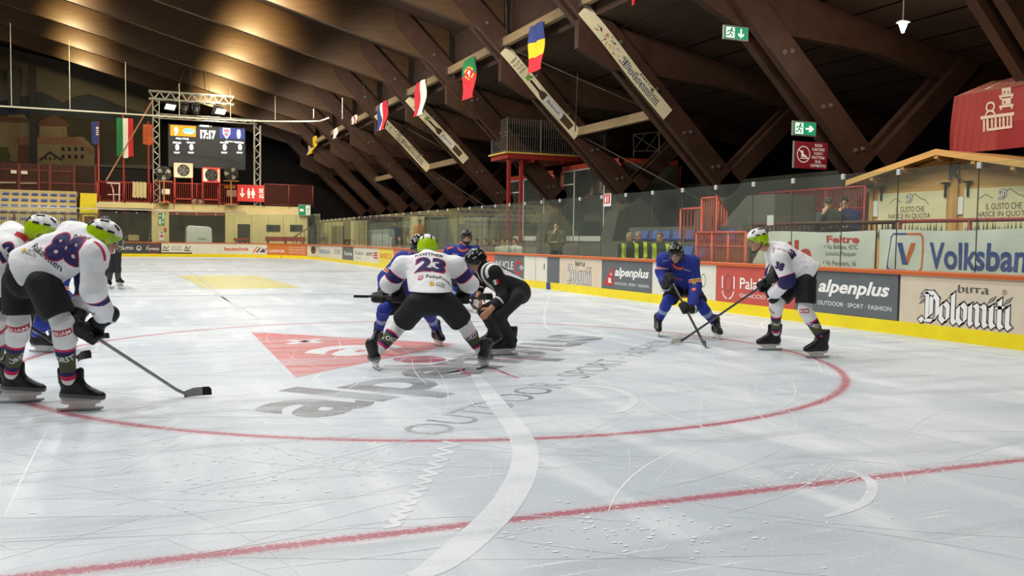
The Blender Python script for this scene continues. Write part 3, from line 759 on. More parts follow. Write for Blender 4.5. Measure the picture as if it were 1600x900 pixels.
strut_banner(1, 'flower', 'largest cream strut banner with flower splash and outlined blackletter word')
strut_banner(2, 'bottle', 'cream strut banner with a brown bottle, left of the flower banner')
strut_banner(4, 'bottle', 'smaller cream bottle banner below the red and white flag')
strut_banner(5, 'flower', 'farthest and smallest cream strut banner, with dark blackletter word')
# flags hanging from the upper ties
F_BL = mat('flag_blue', (52, 66, 126), .8, var=.1); F_Y = mat('flag_yellow', (240, 200, 40), .8, var=.08); F_R = mat('flag_red', (196, 44, 56), .8, var=.1)
F_G = mat('flag_green', (32, 120, 74), .8, var=.1); F_W = mat('flag_white', (226, 222, 214), .8, var=.06); F_O = mat('flag_orange', (176, 84, 44), .8, var=.25)
FM = [F_BL, F_Y, F_R, F_G, F_W, F_O]
def flag(name, tl, tr, h, pattern, label, squeeze=0.0, parent_extra=None, skew=0.0):
    tl = np.asarray(tl, float); tr = np.asarray(tr, float); w = np.linalg.norm(tr-tl); u = nrm(tr-tl); nn = nrm(np.cross(u, V(0, 0, 1)))
    nu, nv = 16, 22; b = MB(); vs = []; fs = []; mi = []
    for side in (0, 1):
        for j in range(nv+1):
            for i in range(nu+1):
                a = i/nu; v = j/nv
                x = (a-.5)*(1-squeeze*v)+.5+skew*v
                d = .05*w*math.sin(a*11+v*2)*(.4+v)+.04*w*math.sin(v*6+a*2)
                vs.append(tl+u*w*x-V(0, 0, 1)*h*v*(1-.03*math.sin(a*9))+nn*(d+side*.008))
    N = (nu+1)*(nv+1)
    for side in (0, 1):
        for j in range(nv):
            for i in range(nu):
                q = [side*N+j*(nu+1)+i, side*N+j*(nu+1)+i+1, side*N+(j+1)*(nu+1)+i+1, side*N+(j+1)*(nu+1)+i]
                b.f.append(tuple(q)); b.m.append(pattern((i+.5)/nu, (j+.5)/nv))
    b.v = [tuple(p) for p in vs]; b.n = len(vs)
    return tag(b.build(name, FM, smooth=True), label, 'flag', 'flags hanging from the roof')
FX = 13.78
def fl(px0, px1, py0, py1, pat, label, **kw):
    a = on_x(px0, py0, FX); c = on_x(px1, py0-(px1-px0)*.35, FX); bt_ = on_x((px0+px1)/2, py1, FX)
    a[2] = c[2] = (a[2]+c[2])/2
    return flag('flag', a, c, a[2]-bt_[2], pat, label, **kw)
fl(828, 849, 42, 111, lambda a, v: 0 if v < .36 else (1 if v < .68 else 2), 'flag of blue, yellow and red bands under the roof')
def pt_(a, v):
    r = ((a-.5)/.34)**2+((v-.36)/.17)**2
    return (4 if ((a-.5)/.16)**2+((v-.36)/.09)**2 < 1 else (1 if r > .72 else 2)) if r < 1 else (3 if v < .42 else 2)
fl(725, 742, 95, 154, pt_, 'green and red flag with a yellow ringed crest under the roof')
fl(651, 665, 130, 179, lambda a, v: 2 if a < .42 else 4, 'flag with red and white vertical halves under the roof', skew=-.15)
fl(593, 605, 162, 202, lambda a, v: 0 if a < .22 else (4 if a < .6 else 2), 'flag with blue, white and red vertical stripes under the roof', skew=-.2)
fl(551, 558, 182, 193, lambda a, v: 2 if 0.3 < a < .7 else 4, 'tiny bunched red and white flag under the roof')
fl(523, 528, 201, 215, lambda a, v: 4, 'small plain white flag far under the roof', skew=-.4)
fl(487, 496, 216, 238, lambda a, v: 1 if a > .25 else 4, 'narrow yellow flag far under the roof', skew=-.7)
fl(984, 1000, -52, 7, lambda a, v: 2, 'red flag tip at the top edge of the photo', squeeze=.8)
# bare lamp in the roof above the hut
lp = on_y(1411, 41, 17.0)
root = thing('ceiling_lamp', 'small bright white lamp under the roof above the wooden hut', 'lamp', lp)
b = MB(); b.lathe(lp+V(0, 0, .16), (0, 0, -1), [(0, .05), (.04, .16), (.07, .16), (.08, .1)], 14); b.tube([lp+V(0, 0, .14), lp+V(0, 0, .9)], .02, 6); b.build('lamp_shade', M_ALU, root)
b = MB(); b.lathe(lp+V(0, 0, .10), (0, 0, -1), [(0, .09), (.05, .10), (.16, .06), (.26, .03)], 12); b.build('bulb', mat('bulb_light', (255, 236, 214), .4, emit=22), root, smooth=True)
pl = bpy.data.lights.new('lamp_light', 'POINT'); pl.energy = 180; pl.color = (1, .85, .65); pl.shadow_soft_size = .15
po = bpy.data.objects.new('lamp_light', pl); COL.objects.link(po); po.location = lp-V(0, 0, .35)

# ------------------------------------------------------------------ shared pieces
R_ST = mat('red_steel', (150, 44, 40), .45, .1, .12); R_DK = mat('dark_red_steel', (104, 44, 36), .5, .1, .15); R_OR = mat('orange_red_steel', (206, 84, 58), .45, .1, .1)
BEI = mat('beige_wall', (206, 190, 142), .75, var=.12, scale=1.2); CONC = mat('concrete', (98, 95, 86), .8, var=.18, scale=1.5); BLK = mat('black_void', (16, 15, 15), .8)
GRN = mat('sign_green', (24, 132, 92), .5, var=.04); SEAT = mat('seat_blue', (58, 84, 158), .4, var=.08); M_WHITE = mat('white_plastic', (226, 226, 222), .45, var=.05)
GRN_E = mat('sign_green_lit', (24, 140, 98), .5, var=.03, emit=.55); WHT_E = mat('sign_white_lit', (236, 240, 236), .5, var=.02, emit=.6)
def railing(name, p0, p1, z0, z1, label, m, n_bar, posts=2, r=.02, rp=.035, mid=None, parent=None, cat='railing', group=None, toprail=.035):
    p0 = np.asarray(p0, float); p1 = np.asarray(p1, float); dz = p1[2]-p0[2] if len(p0) > 2 else 0
    a0 = V(p0[0], p0[1], 0); a1 = V(p1[0], p1[1], 0)
    root = thing(name, label, cat, (*((a0+a1)/2)[:2], z0), group)
    def P(t, z): return a0*(1-t)+a1*t+V(0, 0, z+dz*t)
    b = MB(); b.tube([P(0, z1), P(1, z1)], toprail, 8); b.build('top_rail', m, root, smooth=True)
    for zm in ([z0+.1] if mid is None else mid):
        b = MB(); b.tube([P(0, zm), P(1, zm)], r*1.2, 6); b.build('cross_rail', m, root, smooth=True)
    for i in range(posts+1):
        b = MB(); b.tube([P(i/posts, z0-.02), P(i/posts, z1)], rp, 8); b.build('post', m, root, smooth=True)
    if n_bar:
        b = MB()
        for i in range(1, n_bar): b.tube([P(i/n_bar, z0+.08), P(i/n_bar, z1)], r*.8, 5)
        b.build('bars', m, root)
    return root
def exit_sign(px0, py0, px1, py1, Y, label, arrow='right', lit=True, X=None):
    a = on_y(px0, py0, Y); c = on_y(px1, py1, Y); w = c[0]-a[0]; h = a[2]-c[2]
    root = thing('exit_sign', label, 'exit sign', (a[0]+w/2, Y, c[2]), 'green exit signs')
    b = MB(); b.box(a[0]-.03, c[0]+.03, Y, Y+.08, c[2]-.03, a[2]+.03); b.build('housing', M_ALU, root, bevel=.01)
    if abs(Y-(FR[0]-.6)) < .01: b = MB(); b.box(a[0]+w*.6, a[0]+w*.75, Y+.08, FR[0]-.2, c[2]+h*.4, c[2]+h*.6); b.build('bracket', STEEL, root)
    S = Plane((a[0], Y-.002, c[2]), (1, 0, 0), (0, 0, 1)); S.n = V(0, -1, 0)
    t = MB(); g_, w_ = (0, 1)
    shape(t, S, rect(0, 0, w, h), g_, .002)
    x0 = 0 if arrow != 'left' else w*.55
    shape(t, S, rect(x0+.05*w, .06*h, x0+.42*w, .94*h), w_, .004)
    cx = x0+.24*w                                    # running figure
    shape(t, S, disc(cx+.05*w, .80*h, .05*w, 12), g_, .006)
    for p in ([(cx+.04*w, .70*h), (cx-.02*w, .45*h)], [(cx-.02*w, .45*h), (cx+.08*w, .35*h), (cx+.06*w, .15*h)], [(cx-.02*w, .45*h), (cx-.06*w, .28*h), (cx-.16*w, .24*h)], [(cx+.03*w, .68*h), (cx+.13*w, .55*h)], [(cx+.03*w, .68*h), (cx-.09*w, .62*h), (cx-.13*w, .5*h)]): stroke(t, S, p, .045*w, g_, .006)
    ax = x0+.70*w if arrow != 'left' else .28*w
    if arrow == 'right': shape(t, S, [(ax-.17*w, .43*h), (ax, .43*h), (ax-.03*w, .25*h), (ax+.08*w, .25*h), (ax+.22*w, .5*h), (ax+.08*w, .75*h), (ax-.03*w, .75*h), (ax, .57*h), (ax-.17*w, .57*h)], w_, .004)
    elif arrow == 'down': shape(t, S, [(ax-.035*w, .88*h), (ax-.035*w, .38*h), (ax-.13*w, .52*h), (ax-.13*w, .34*h), (ax, .10*h), (ax+.13*w, .34*h), (ax+.13*w, .52*h), (ax+.035*w, .38*h), (ax+.035*w, .88*h)], w_, .004)
    else: shape(t, S, rect(ax-.2*w, .38*h, ax+.12*w, .62*h), w_, .004)
    t.build('pictogram', [GRN_E, WHT_E] if lit else [GRN, I_W], root, keepn=True)
    return root
exit_sign(1133, 40, 1168, 63, FR[0]-.6, 'upper lit green exit sign with arrow pointing down', 'down')
exit_sign(1241, 190, 1274, 212, FR[0]-.6, 'lit green exit sign with arrow pointing right, above the red skates sign', 'right')
# red no-skates sign
a = on_y(1242, 220, FR[0]-.6); c = on_y(1292, 265, FR[0]-.6); w = c[0]-a[0]; h = a[2]-c[2]; Yq = FR[0]-.6
root = thing('skates_sign', 'dark red sign reading NON USCIRE CON I PATTINI SUL CEMENTO', 'sign', (a[0]+w/2, Yq, c[2]))
b = MB(); b.box(a[0], c[0], Yq, Yq+.04, c[2], a[2]); b.build('plate', mat('sign_dark_red', (128, 26, 44), .5, var=.05), root)
b = MB(); b.box(a[0]-.03, a[0]-.002, Yq-.01, Yq+.05, c[2], a[2]); b.build('frame', M_ALU, root)
S = Plane((a[0], Yq, c[2]), (1, 0, 0), (0, 0, 1)); S.n = V(0, -1, 0); t = MB()
ringshape(t, S, .27*w, .52*h, .20*w, .022*w, W_); stroke(t, S, [(.13*w, .68*h), (.41*w, .36*h)], .03*w, W_, .006)
shape(t, S, [(.20*w, .66*h), (.26*w, .66*h), (.27*w, .52*h), (.36*w, .48*h), (.36*w, .42*h), (.20*w, .42*h)], W_); shape(t, S, rect(.17*w, .355*h, .38*w, .385*h), W_)
for i, s_ in enumerate(('NON', 'USCIRE', 'CON I', 'PATTINI', 'SUL', 'CEMENTO')):
    ww = {'NON': .24, 'SUL': .2, 'CON I': .28}.get(s_, .40 if s_ != 'CEMENTO' else .5)
    letter(t, S, s_, .72*w, (.83-.152*i)*h, ww*w*.95, .105*h, W_, cx=True, bold=.02)
t.build('lettering', INKS, root, keepn=True)
b = MB(); b.box(a[0]+w*.45, a[0]+w*.55, Yq+.04, FR[0]-.2, c[2]+h*.8, c[2]+h*.9); b.build('bracket', STEEL, root)
# ------------------------------------------------------------------ right-hand side behind the boards
ZC = 0.80                                            # raised walkway
b = MB(); b.box(12.95, 32, -4, 19.6, -.02, ZC); tag(b.build('floor_walkway', CONC), 'grey concrete raised walkway behind the right boards', 'walkway', kind='structure')
PINE = mat('pine_boards', (206, 158, 92), .5, var=.22, scale=2.5, bump=.06, stretch=(1, .35, 7)); PINE2 = mat('pine_trim', (188, 140, 80), .5, var=.15, scale=3)
TARP = mat('banner_white', (224, 226, 214), .55, var=.07, scale=1.5, bump=.25, bscale=2.5)
XR = 12.8
def side_surf(X, Yl, z0):                            # seen from the rink, text runs towards -Y
    S = Plane((X, Yl, z0), (0, -1, 0), (0, 0, 1)); S.n = V(-1, 0, 0); return S
# leaning rail with counter board and red rail in front of the hut
railing('railing', (XR+.12, 16.75), (XR+.12, 12.6), ZC, 1.80, 'brown-topped red railing that two spectators lean on', R_DK, 30, 3)
b = MB(); b.box(XR-.02, XR+.30, 12.45, 15.3, 1.80, 1.835); tag(b.build('counter_board', mat('counter_brown', (112, 74, 52), .5, var=.15), bevel=.006), 'narrow brown wooden counter on the rail under the leaning spectators', 'counter')
railing('railing', (XR+.12, 12.45), (XR+.12, 6.5), ZC, 1.81, 'red railing in front of the wooden hut above the blue bank banner', R_ST, 0, 4, mid=[1.2])
def tarp(px0, px1, ptop, Ybot0, label, deco, wob, X=XR-.03, zb=.86, corner=0.0):
    a = on_x(px0, ptop, X); c = on_x(px1, ptop, X); zt = (a[2]+c[2])/2; Yl, Yr = a[1], c[1]; w = Yl-Yr; h = zt-zb
    root = thing('banner', label, 'banner', (X, (Yl+Yr)/2, zb), 'large white banners behind the glass')
    r2 = random.Random(int(px0))
    ph = [r2.uniform(0, 6) for _ in range(6)]
    def dx(x, y):
        return -.02-.018*wob*(math.sin(x*3.1+y*2+ph[0])+.6*math.sin(x*7-y*5+ph[1]))-.05*wob*math.exp(-((x-.25-.25*y)/.10)**2)-.04*wob*math.exp(-((x-w+.2)/.12)**2)
    nx, nz = 60, 14; b = MB(); vs = []; fs = []
    for s_ in (0, 1):
        for j in range(nz+1):
            for i in range(nx+1):
                x = w*i/nx; y = h*j/nz
                yy = y*(1-.02*math.sin(x*2.2+ph[3])*(j/nz)) if True else y
                if corner and x < corner: yy = y*min(1, (.15+x/corner*.85))
                vs.append((X+dx(x, y)+s_*.008, Yl-x, zb+yy))
    N = (nx+1)*(nz+1)
    for s_ in (0, 1):
        for j in range(nz):
            for i in range(nx): fs.append((s_*N+j*(nx+1)+i, s_*N+j*(nx+1)+i+1, s_*N+(j+1)*(nx+1)+i+1, s_*N+(j+1)*(nx+1)+i))
    b.add(vs, fs); b.build('cloth', TARP, root, smooth=True)
    t = MB(); S = lambda x, y, off=0: V(X+dx(x, y)-off*1.5, Yl-x, zb+y); S.fine = .05; deco(t, S, w, h); t.build('print', INKS, root, keepn=True)
    return root
def at_y(S_Yl, px): return S_Yl-on_x(px, 400, XR-.03)[1]
_Yl1 = on_x(1178, 362, XR-.03)[1]
def d_ila(t, S, w, h):
    X_ = lambda px: at_y(_Yl1, px)
    letter(t, S, 'ila', X_(1232), .02, X_(1272)-X_(1232), .58, R_, bold=.02)
    t.part('address_lettering'); letter(t, S, 'Feltre', X_(1292), .545, X_(1344)-X_(1292), .145, R_, bold=.03)
    letter(t, S, '• Via Belluno, 47/C', X_(1288), .41, X_(1342)-X_(1288), .11, G_); letter(t, S, 'Località Pasquer', X_(1291), .27, X_(1340)-X_(1291), .115, G_)
    letter(t, S, '• Via Peschiera, 16', X_(1287), .09, X_(1339)-X_(1287), .11, G_)
tarp(1178, 1369, 362, 0, 'white banner with red heading and grey street addresses behind the right white player', d_ila, .5, corner=.55)
_Yl2 = on_x(1377, 359, XR-.03)[1]
def d_volks(t, S, w, h):
    X_ = lambda px: at_y(_Yl2, px)
    t.part('emblem'); x0, x1 = X_(1393), X_(1441); y0, y1 = .06, .72; r = .02
    stroke(t, S, [(x0+.05, y1), ((x0+x1)/2, y1)], .035, B_); stroke(t, S, [((x0+x1)/2, y1), (x1-.05, y1)], .035, O_)
    stroke(t, S, [(x0+.05, y1), (x0, y1-.06), (x0, y0+.06), (x0+.05, y0), ((x0+x1)/2, y0)], .035, B_); stroke(t, S, [(x1-.05, y1), (x1, y1-.06), (x1, y0+.06), (x1-.05, y0)], .035, O_)
    m_ = (X_(1405), X_(1413), X_(1417), X_(1430))
    shape(t, S, [(m_[0], .56), (m_[0]+.09, .56), (m_[2]+.04, .17), (m_[2]-.07, .17)], B_); shape(t, S, [(m_[2]+.005, .30), (m_[2]+.04, .17), (m_[3]+.01, .56), (m_[3]-.09, .56)], O_)
    t.part('lettering'); letter(t, S, 'Volksbank', X_(1452), .11, (X_(1600)-X_(1452))*1.20, .46, B_, bold=.025)
tarp(1377, 1668, 359, 0, 'white banner with large blue lettering and a square V emblem, at the right edge', d_volks, 1.0)
# ---- wooden hut
HX = 16.2; HA = V(14.28, 3.37); HE = V(16.89, 2.85); HW = 16.50; HR = 2*14.28-16.50
root = thing('wooden_hut', 'light pine wooden hut with gabled roof and K letter behind the right glass', 'hut', (HX, 14.28, ZC))
def zr(y): return HA[1]-abs(y-14.28)*(HA[1]-HE[1])/(HE[0]-14.28)
b = MB(); b.prism([V(HX, HW, ZC), V(HX, HW, zr(HW)-.03), V(HX, 14.28, HA[1]-.03), V(HX, HR, zr(HR)-.03), V(HX, HR, ZC)], (3.2, 0, 0)); b.build('walls', PINE, root)
b = MB()
for sg in (1, -1):
    e = 14.28+sg*(HE[0]-14.28); b.prism([V(HX-.42, 14.28, HA[1]), V(HX-.42, e, HE[1]), V(HX-.42, e, HE[1]+.05), V(HX-.42, 14.28, HA[1]+.05)], (4.0, 0, 0))
b.build('roof', PINE2, root)
for sg in (1, -1):
    b = MB(); e = 14.28+sg*(HE[0]-14.28); b.prism([V(HX-.46, 14.28, HA[1]-.06), V(HX-.46, e, HE[1]-.06), V(HX-.46, e, HE[1]+.07), V(HX-.46, 14.28, HA[1]+.07)], (.035, 0, 0)); b.build('barge_board', PINE, root)
for y in (16.1, 15.2, 14.28, 13.36, 12.45):
    b = MB(); b.prism([V(HX-.44, y+.05, zr(y)-.05), V(HX-.44, y+.05, zr(y)-.13), V(HX-.30, y+.05, zr(y)-.19), V(HX+.05, y+.05, zr(y)-.19), V(HX+.05, y+.05, zr(y)-.05)], (0, -.1, 0)); b.build('rafter_end', PINE2, root)
for y in (HW-.02, 14.10, HR+.02):
    b = MB(); b.box(HX-.05, HX-.001, y-.06, y+.06, ZC, zr(y)-.2); b.build('corner_post', PINE2, root)
S = side_surf(HX, 14.28, 2.9); t = MB(); letter(t, S, 'K', .03, -.12, .34, .36, G_, .085, bold=.045); t.part('small_figure'); letter(t, S, '2', .40, .10, .09, .13, G_, .085, bold=.03)
t.build('lettering', [mat('letter_grey', (70, 66, 60), .5)]*9, root, keepn=True)
POST = mat('poster_cream', (216, 204, 166), .55, var=.04)
for (yl, yr, lab) in ((16.26, 14.33, 'left'), (13.88, 11.95, 'right')):
    b = MB(); z0, z1 = 1.55, 2.58; b.box(HX-.035, HX-.002, yr, yl, z0, z1); sh = b.build('shutter', POST, root)
    S = side_surf(HX-.035, yl, z0); t = MB(); w = yl-yr
    letter(t, S, 'IL GUSTO CHE', .28*w, .58, .42*w, .13, DO_, bold=.005); letter(t, S, 'NASCE IN QUOTA', .17*w, .42, .62*w, .13, DO_, bold=.005)
    t.part('mountain_print'); stroke(t, S, [(.18*w, .80), (.27*w, .90), (.36*w, .81)], .012, DO_); stroke(t, S, [(.50*w, .93), (.56*w, .99), (.66*w, .86), (.70*w, .85), (.76*w, .74)], .014, DO_)
    gothic(t, S, 'D', .44*w, .80, .08*w, .18, DO_, .004, .2, .012); gothic(t, S, 'D', .44*w, .80, .08*w, .18, W_, .006, .16)
    t.part('forest_print'); r2 = random.Random(int(yl*10))
    x = .02*w
    while x < .97*w:
        hh = r2.uniform(.10, .26); ww = hh*.34; shape(t, S, [(x, .12), (x+ww, .12), (x+ww*.5, .12+hh)], GR_+0, .004); x += ww*r2.uniform(.75, 1.5)
    shape(t, S, rect(0, .0, w, .13), GR_, .0035)
    inks2 = list(INKS); inks2[GR_] = mat('print_forest', (92, 98, 66), .6, var=.1); t.build('print', inks2, root, keepn=True)
    for yy in (yl-.10, yr+.02):
        b = MB(); b.box(HX-.07, HX-.035, yy-.02, yy+.02, z1-.16, z1+.16); b.box(HX-.09, HX-.035, yy-.09, yy+.09, z1+.13, z1+.17); b.build('shutter_latch', mat('black_iron', (30, 28, 26), .5), root)
    b = MB(); b.box(HX-.03, HX-.002, yl+.03, yl+.18, 2.05, 2.42); b.build('notice', M_WHITE, root)
# ---- big red hanging cloth over the hut
X = 17.6; a = on_x(1491, 151, X); bq = on_x(1487, 250, X); bq[2] = 3.52; c = on_x(1640, 132, X)
root = thing('hanging_cloth', 'large red hanging cloth with white barred emblem above the wooden hut', 'cloth', (X, a[1], bq[2]))
RCL = mat('red_cloth', (150, 54, 50), .75, var=.12, scale=2); RCL2 = mat('red_cloth_fold', (128, 62, 46), .75, var=.12, scale=2); RCL3 = mat('red_cloth_lower', (140, 34, 36), .75, var=.1, scale=2)
W = a[1]-c[1]; H = a[2]-bq[2]; nx, nz = 70, 18; b = MB(); vs = []; fs = []; ms = []
def fold(x, v): return -.05*math.exp(-x*1.6)*math.sin(x*34+v*3)*(.5+v)-.03*math.sin(x*3+v)
for s_ in (0, 1):
    for j in range(nz+1):
        for i in range(nx+1):
            x = W*i/nx; v = j/nz; vs.append((X+fold(x, v)+.012*s_, a[1]-x+.03*v, a[2]-H*v+.0*x))
N = (nx+1)*(nz+1)
for s_ in (0, 1):
    for j in range(nz):
        for i in range(nx):
            b.f.append((s_*N+j*(nx+1)+i, s_*N+j*(nx+1)+i+1, s_*N+(j+1)*(nx+1)+i+1, s_*N+(j+1)*(nx+1)+i)); b.m.append(1 if (j/nz > .52 and W*i/nx > 1.12) else 0)
b.v = [tuple(p) for p in vs]; b.n = len(vs); b.build('cloth', [RCL, RCL3], root, smooth=True)
b = MB(); tp = []; nb = 20
for i in range(nb+1):
    x = W*i/nb; tp += [(X+.02, a[1]-x, a[2]-.01), (X+.9, a[1]-.25-x, a[2]+.38-.02*math.sin(x*6))]
b.add(tp, [(2*i, 2*i+2, 2*i+3, 2*i+1) for i in range(nb)]); top = b.build('top_fold', RCL2, root, smooth=True); so = top.modifiers.new('s', 'SOLIDIFY'); so.thickness = .012
t = MB(); S = lambda x, y, off=0: V(X+fold(x, (H-y)/H)-.012-off, a[1]-x, a[2]-H+y); cx = (a[1]-on_x(1560, 200, X)[1]); k_ = H/97.0
def q(px, py): return (a[1]-on_x(px, py, X)[1], on_x(px, py, X)[2]-(a[2]-H))
def rq(x0, y0, x1, y1): return [q(x0, y0), q(x1, y0-(x1-x0)*.14), q(x1, y1-(x1-x0)*.14), q(x0, y1)]
shape(t, S, rq(1534, 187, 1584, 182), W_); shape(t, S, rq(1536, 206, 1581, 202), W_)
for i in range(8): x = 1536.5+i*5.9; shape(t, S, rq(x, 204-(x-1536)*.13, x+3, 186-(x-1536)*.13), W_)
o_ = q(1548, 167); ringshape(t, S, o_[0], o_[1], .115, .045, W_); o_ = q(1547.5, 183); ringshape(t, S, o_[0], o_[1], .14, .045, W_, a0=0.1, a1=PI-.1, ry=.16)
for yy in (0, -16):
    shape(t, S, rq(1565, 165+yy-1, 1579, 155+yy-1), W_); shape(t, S, rq(1561, 169+yy, 1583, 165+yy), W_); shape(t, S, rq(1562, 172+yy, 1565, 168+yy), W_); shape(t, S, rq(1579, 170+yy, 1582, 166+yy), W_)
    for xx in (1568, 1574): shape(t, S, rq(xx, 162+yy-.5, xx+2.4, 159+yy-.5), DO_, .006)
t.build('emblem', [mat('cloth_print', (214, 188, 170), .7)]+INKS[1:], root, keepn=True)
t = MB(); S2 = lambda x, y, off=0: V(X+.02+.88*y-.006, a[1]-x-.25*y, a[2]-.01+.39*y+.012+off)
stroke(t, S2, [(.62, .75), (.55, .4), (.62, .2), (.72, .3), (.92, .5), (1.02, .8)], .05, W_); letter(t, S2, 'Palio', 1.12, .3, .62, .5, W_, shear=.3); t.build('script', [mat('cloth_print', (214, 188, 170), .7)]*9, top, keepn=True)
# ---- fence behind the leaning spectators and the stair rail further along
X = 17.4; p0 = on_x(1187, 305, X); p1 = on_x(1352, 288, X)
railing('fence', (X, p0[1]), (X, p1[1]), ZC, (p0[2]+p1[2])/2, 'tall red barred fence behind the two leaning spectators', R_ST, 46, 3, mid=[1.0, (p0[2]+p1[2])/2-.55])
X = 12.3; p0 = on_x(1089, 365, X); p1 = on_x(1166, 362, X)
railing('railing', (X, p0[1]), (X, p1[1]), -.02, (p0[2]+p1[2])/2, 'low orange-red railing with bars between the two right-hand players', R_OR, 22, 3, mid=[1.3])
X = 14.2; p0 = on_x(1064, 327, X); p1 = on_x(1097, 325, X)
railing('railing', (X, p0[1]), (X, p1[1]), .4, p0[2], 'short red barred railing beside the blue seats', R_OR, 6, 1, mid=[1.25])
X = 14.4; p0 = on_x(1097, 310, X); p1 = on_x(1120, 306, X)
railing('gate', (X, p0[1]), (X, p1[1]), .4, p0[2], 'tall red barred gate at the foot of the stair', R_OR, 6, 1, mid=[1.3])
q0 = on_x(1119, 306, 14.5); q1 = on_x(1136, 327, 15.6)
root = thing('stair_railing', 'sloping red stair railing right of the barred gate', 'railing', (14.5, q0[1], .4))
b = MB(); b.tube([q0, q1], .035, 8); b.build('top_rail', R_OR, root, smooth=True)
for i in range(5):
    p = q0*(1-i/4)+q1*i/4; b = MB(); b.tube([p, (p[0], p[1], p[2]-1.1)], .022, 6); b.build('baluster', R_OR, root, smooth=True)
# concrete stair flank and small notice
b = MB(); p = on_x(1120, 360, 16.0); qq = on_x(1178, 305, 16.0)
b.prism([V(16.0, p[1], .0), V(16.0, p[1], p[2]), V(16.0, qq[1]+.3, qq[2]), V(16.0, qq[1]-.9, qq[2]), V(16.0, qq[1]-.9, .0)], (2.2, 0, 0)); tag(b.build('stair_block', CONC), 'grey concrete stair flank sloping up behind the right glass', 'stair')
b = MB(); p = on_x(1206, 345, XR+.1); b.box(XR+.05, XR+.08, p[1]-.10, p[1]+.10, p[2]-.10, p[2]+.12); no = b.build('notice', M_WHITE); tag(no, 'small white notice on the railing right of the stair', 'notice')
# ---- real seats on the right
def seat_mesh():
    b = MB()
    prof = [(.0, .0), (.22, -.02), (.40, .0), (.42, .03), (.38, .05), (.10, .03), (.04, .06), (-.02, .28), (-.06, .29), (-.04, .02)]
    b.prism([V(-.21, y, z) for y, z in prof], (.42, 0, 0)); b.box(-.05, .05, .08, .22, -.05, -.01)
    o = b.build('stadium_seat', SEAT, bevel=.015); me = o.data; bpy.data.objects.remove(o); return me
SEAT_ME = seat_mesh()
def seat(loc, rz, label, group):
    o = bpy.data.objects.new('stadium_seat', SEAT_ME); COL.objects.link(o); o.location = loc; o.rotation_euler = (0, 0, rz); return tag(o, label, 'seat', group)
b = MB()
for i, (x, z) in enumerate(((13.6, .95), (14.4, 1.40), (15.2, 1.85))): b.box(x-.4, x+.42, 19.6, 25.5, -.02, z)
tag(b.build('terrace', CONC), 'low concrete seating steps behind the long side glass', 'terrace')
for i in range(4):
    p = on_x(1022+26*i, 376, 13.6); 
    if i < 3: seat((13.75, 19.9+.62*i, 1.002), PI/2, 'blue plastic seat in the lower row beside the red railing', 'blue seats behind the long side glass')
for i in range(8): seat((14.55, 19.8+.62*i, 1.452), PI/2, 'blue plastic seat in the upper row beside the red railing', 'blue seats behind the long side glass')
b = MB(); b.box(15.62, 24.5, 19.6, 48, -.02, 1.3); tag(b.build('floor_terrace', CONC), 'grey concrete upper terrace under the glazed cabins', 'terrace', kind='structure')
# ---- glazed cabins with red frames and the camera platform above
GLASS_D = glass_mat('cabin_glass', (.55, .60, .56), .06, .03)
WALLG = mat('cabin_wall', (108, 108, 100), .7, var=.1)
def cabin(pxl, pxr, ptop_l, X, depth, doors, label):
    a = on_x(pxl, ptop_l, X); c = on_x(pxr, 300, X); Yl, Yr = a[1], c[1]; zt = a[2]; ZB = 1.3
    root = thing('glazed_cabin', label, 'cabin', (X+depth/2, (Yl+Yr)/2, ZB))
    b = MB(); f = .16
    for y in (Yl-f/2, Yr+f/2):
        for x in (X+f/2, X+depth-f/2): b.box(x-f/2, x+f/2, y-f/2, y+f/2, ZB, zt)
    for x in (X+f/2, X+depth-f/2): b.box(x-f/2, x+f/2, Yr, Yl, zt-f*1.3, zt+.02)
    for y in (Yl-f/2, Yr+f/2): b.box(X, X+depth, y-f/2, y+f/2, zt-f*1.3, zt+.02)
    b.build('steel_frame', R_OR, root)
    b = MB(); b.box(X+.25, X+depth-.05, Yr+.05, Yr+.12  , ZB+.1, zt-.2); b.box(X+depth-.14, X+depth-.08, Yr, Yl  , ZB+.1, zt-.2); b.box(X+.1, X+depth-.1, Yr+.1, Yl-.1, zt-.12, zt-.06); b.box(X+.1, X+depth-.1, Yr+.1, Yl-.1, ZB, ZB+.1); b.build('cabin_walls', WALLG, root)
    b = MB(); w = (Yl-Yr-2*f); cuts = [0]+doors+[1]
    for i, u in enumerate(cuts): y = Yl-f-w*u; b.box(X+.05, X+.11, y-.035, y+.035  , ZB+.1, zt-f*1.3)
    b.box(X+.05, X+.11, Yr+f, Yl-f, zt-f*1.3-.07, zt-f*1.3); b.box(X+.05, X+.11, Yl-f-w*cuts[1], Yl-f-w*cuts[0], zt-.95, zt-.88); b.box(X+.05, X+.11, Yr+f, Yl-f, ZB+.1, ZB+.35)
    b.build('white_frame', M_WHITE, root)
    for i in range(len(cuts)-1):
        b = MB(); b.box(X+.07, X+.085, Yl-f-w*cuts[i+1]+.03, Yl-f-w*cuts[i]-.03, ZB+.35, zt-f*1.3-.06); b.build('pane', GLASS_D, root)
    return Yl, Yr, zt
cabin(876, 969, 262, 20.2, 3.2, [.22, .75], 'right glazed cabin with orange-red steel frame and white door frames')
cabin(792, 866, 278, 20.2, 3.2, [.35, .8], 'left glazed cabin with orange-red steel frame, half hidden by a strut')
X = 16.5; a = on_x(763, 243, X); c = on_x(790, 237, X); zp = (a[2]+c[2])/2; XE = 22.5
root = thing('camera_platform', 'red steel camera platform with dark mesh cage above the glazed cabins', 'platform', (X, (a[1]+c[1])/2, zp))
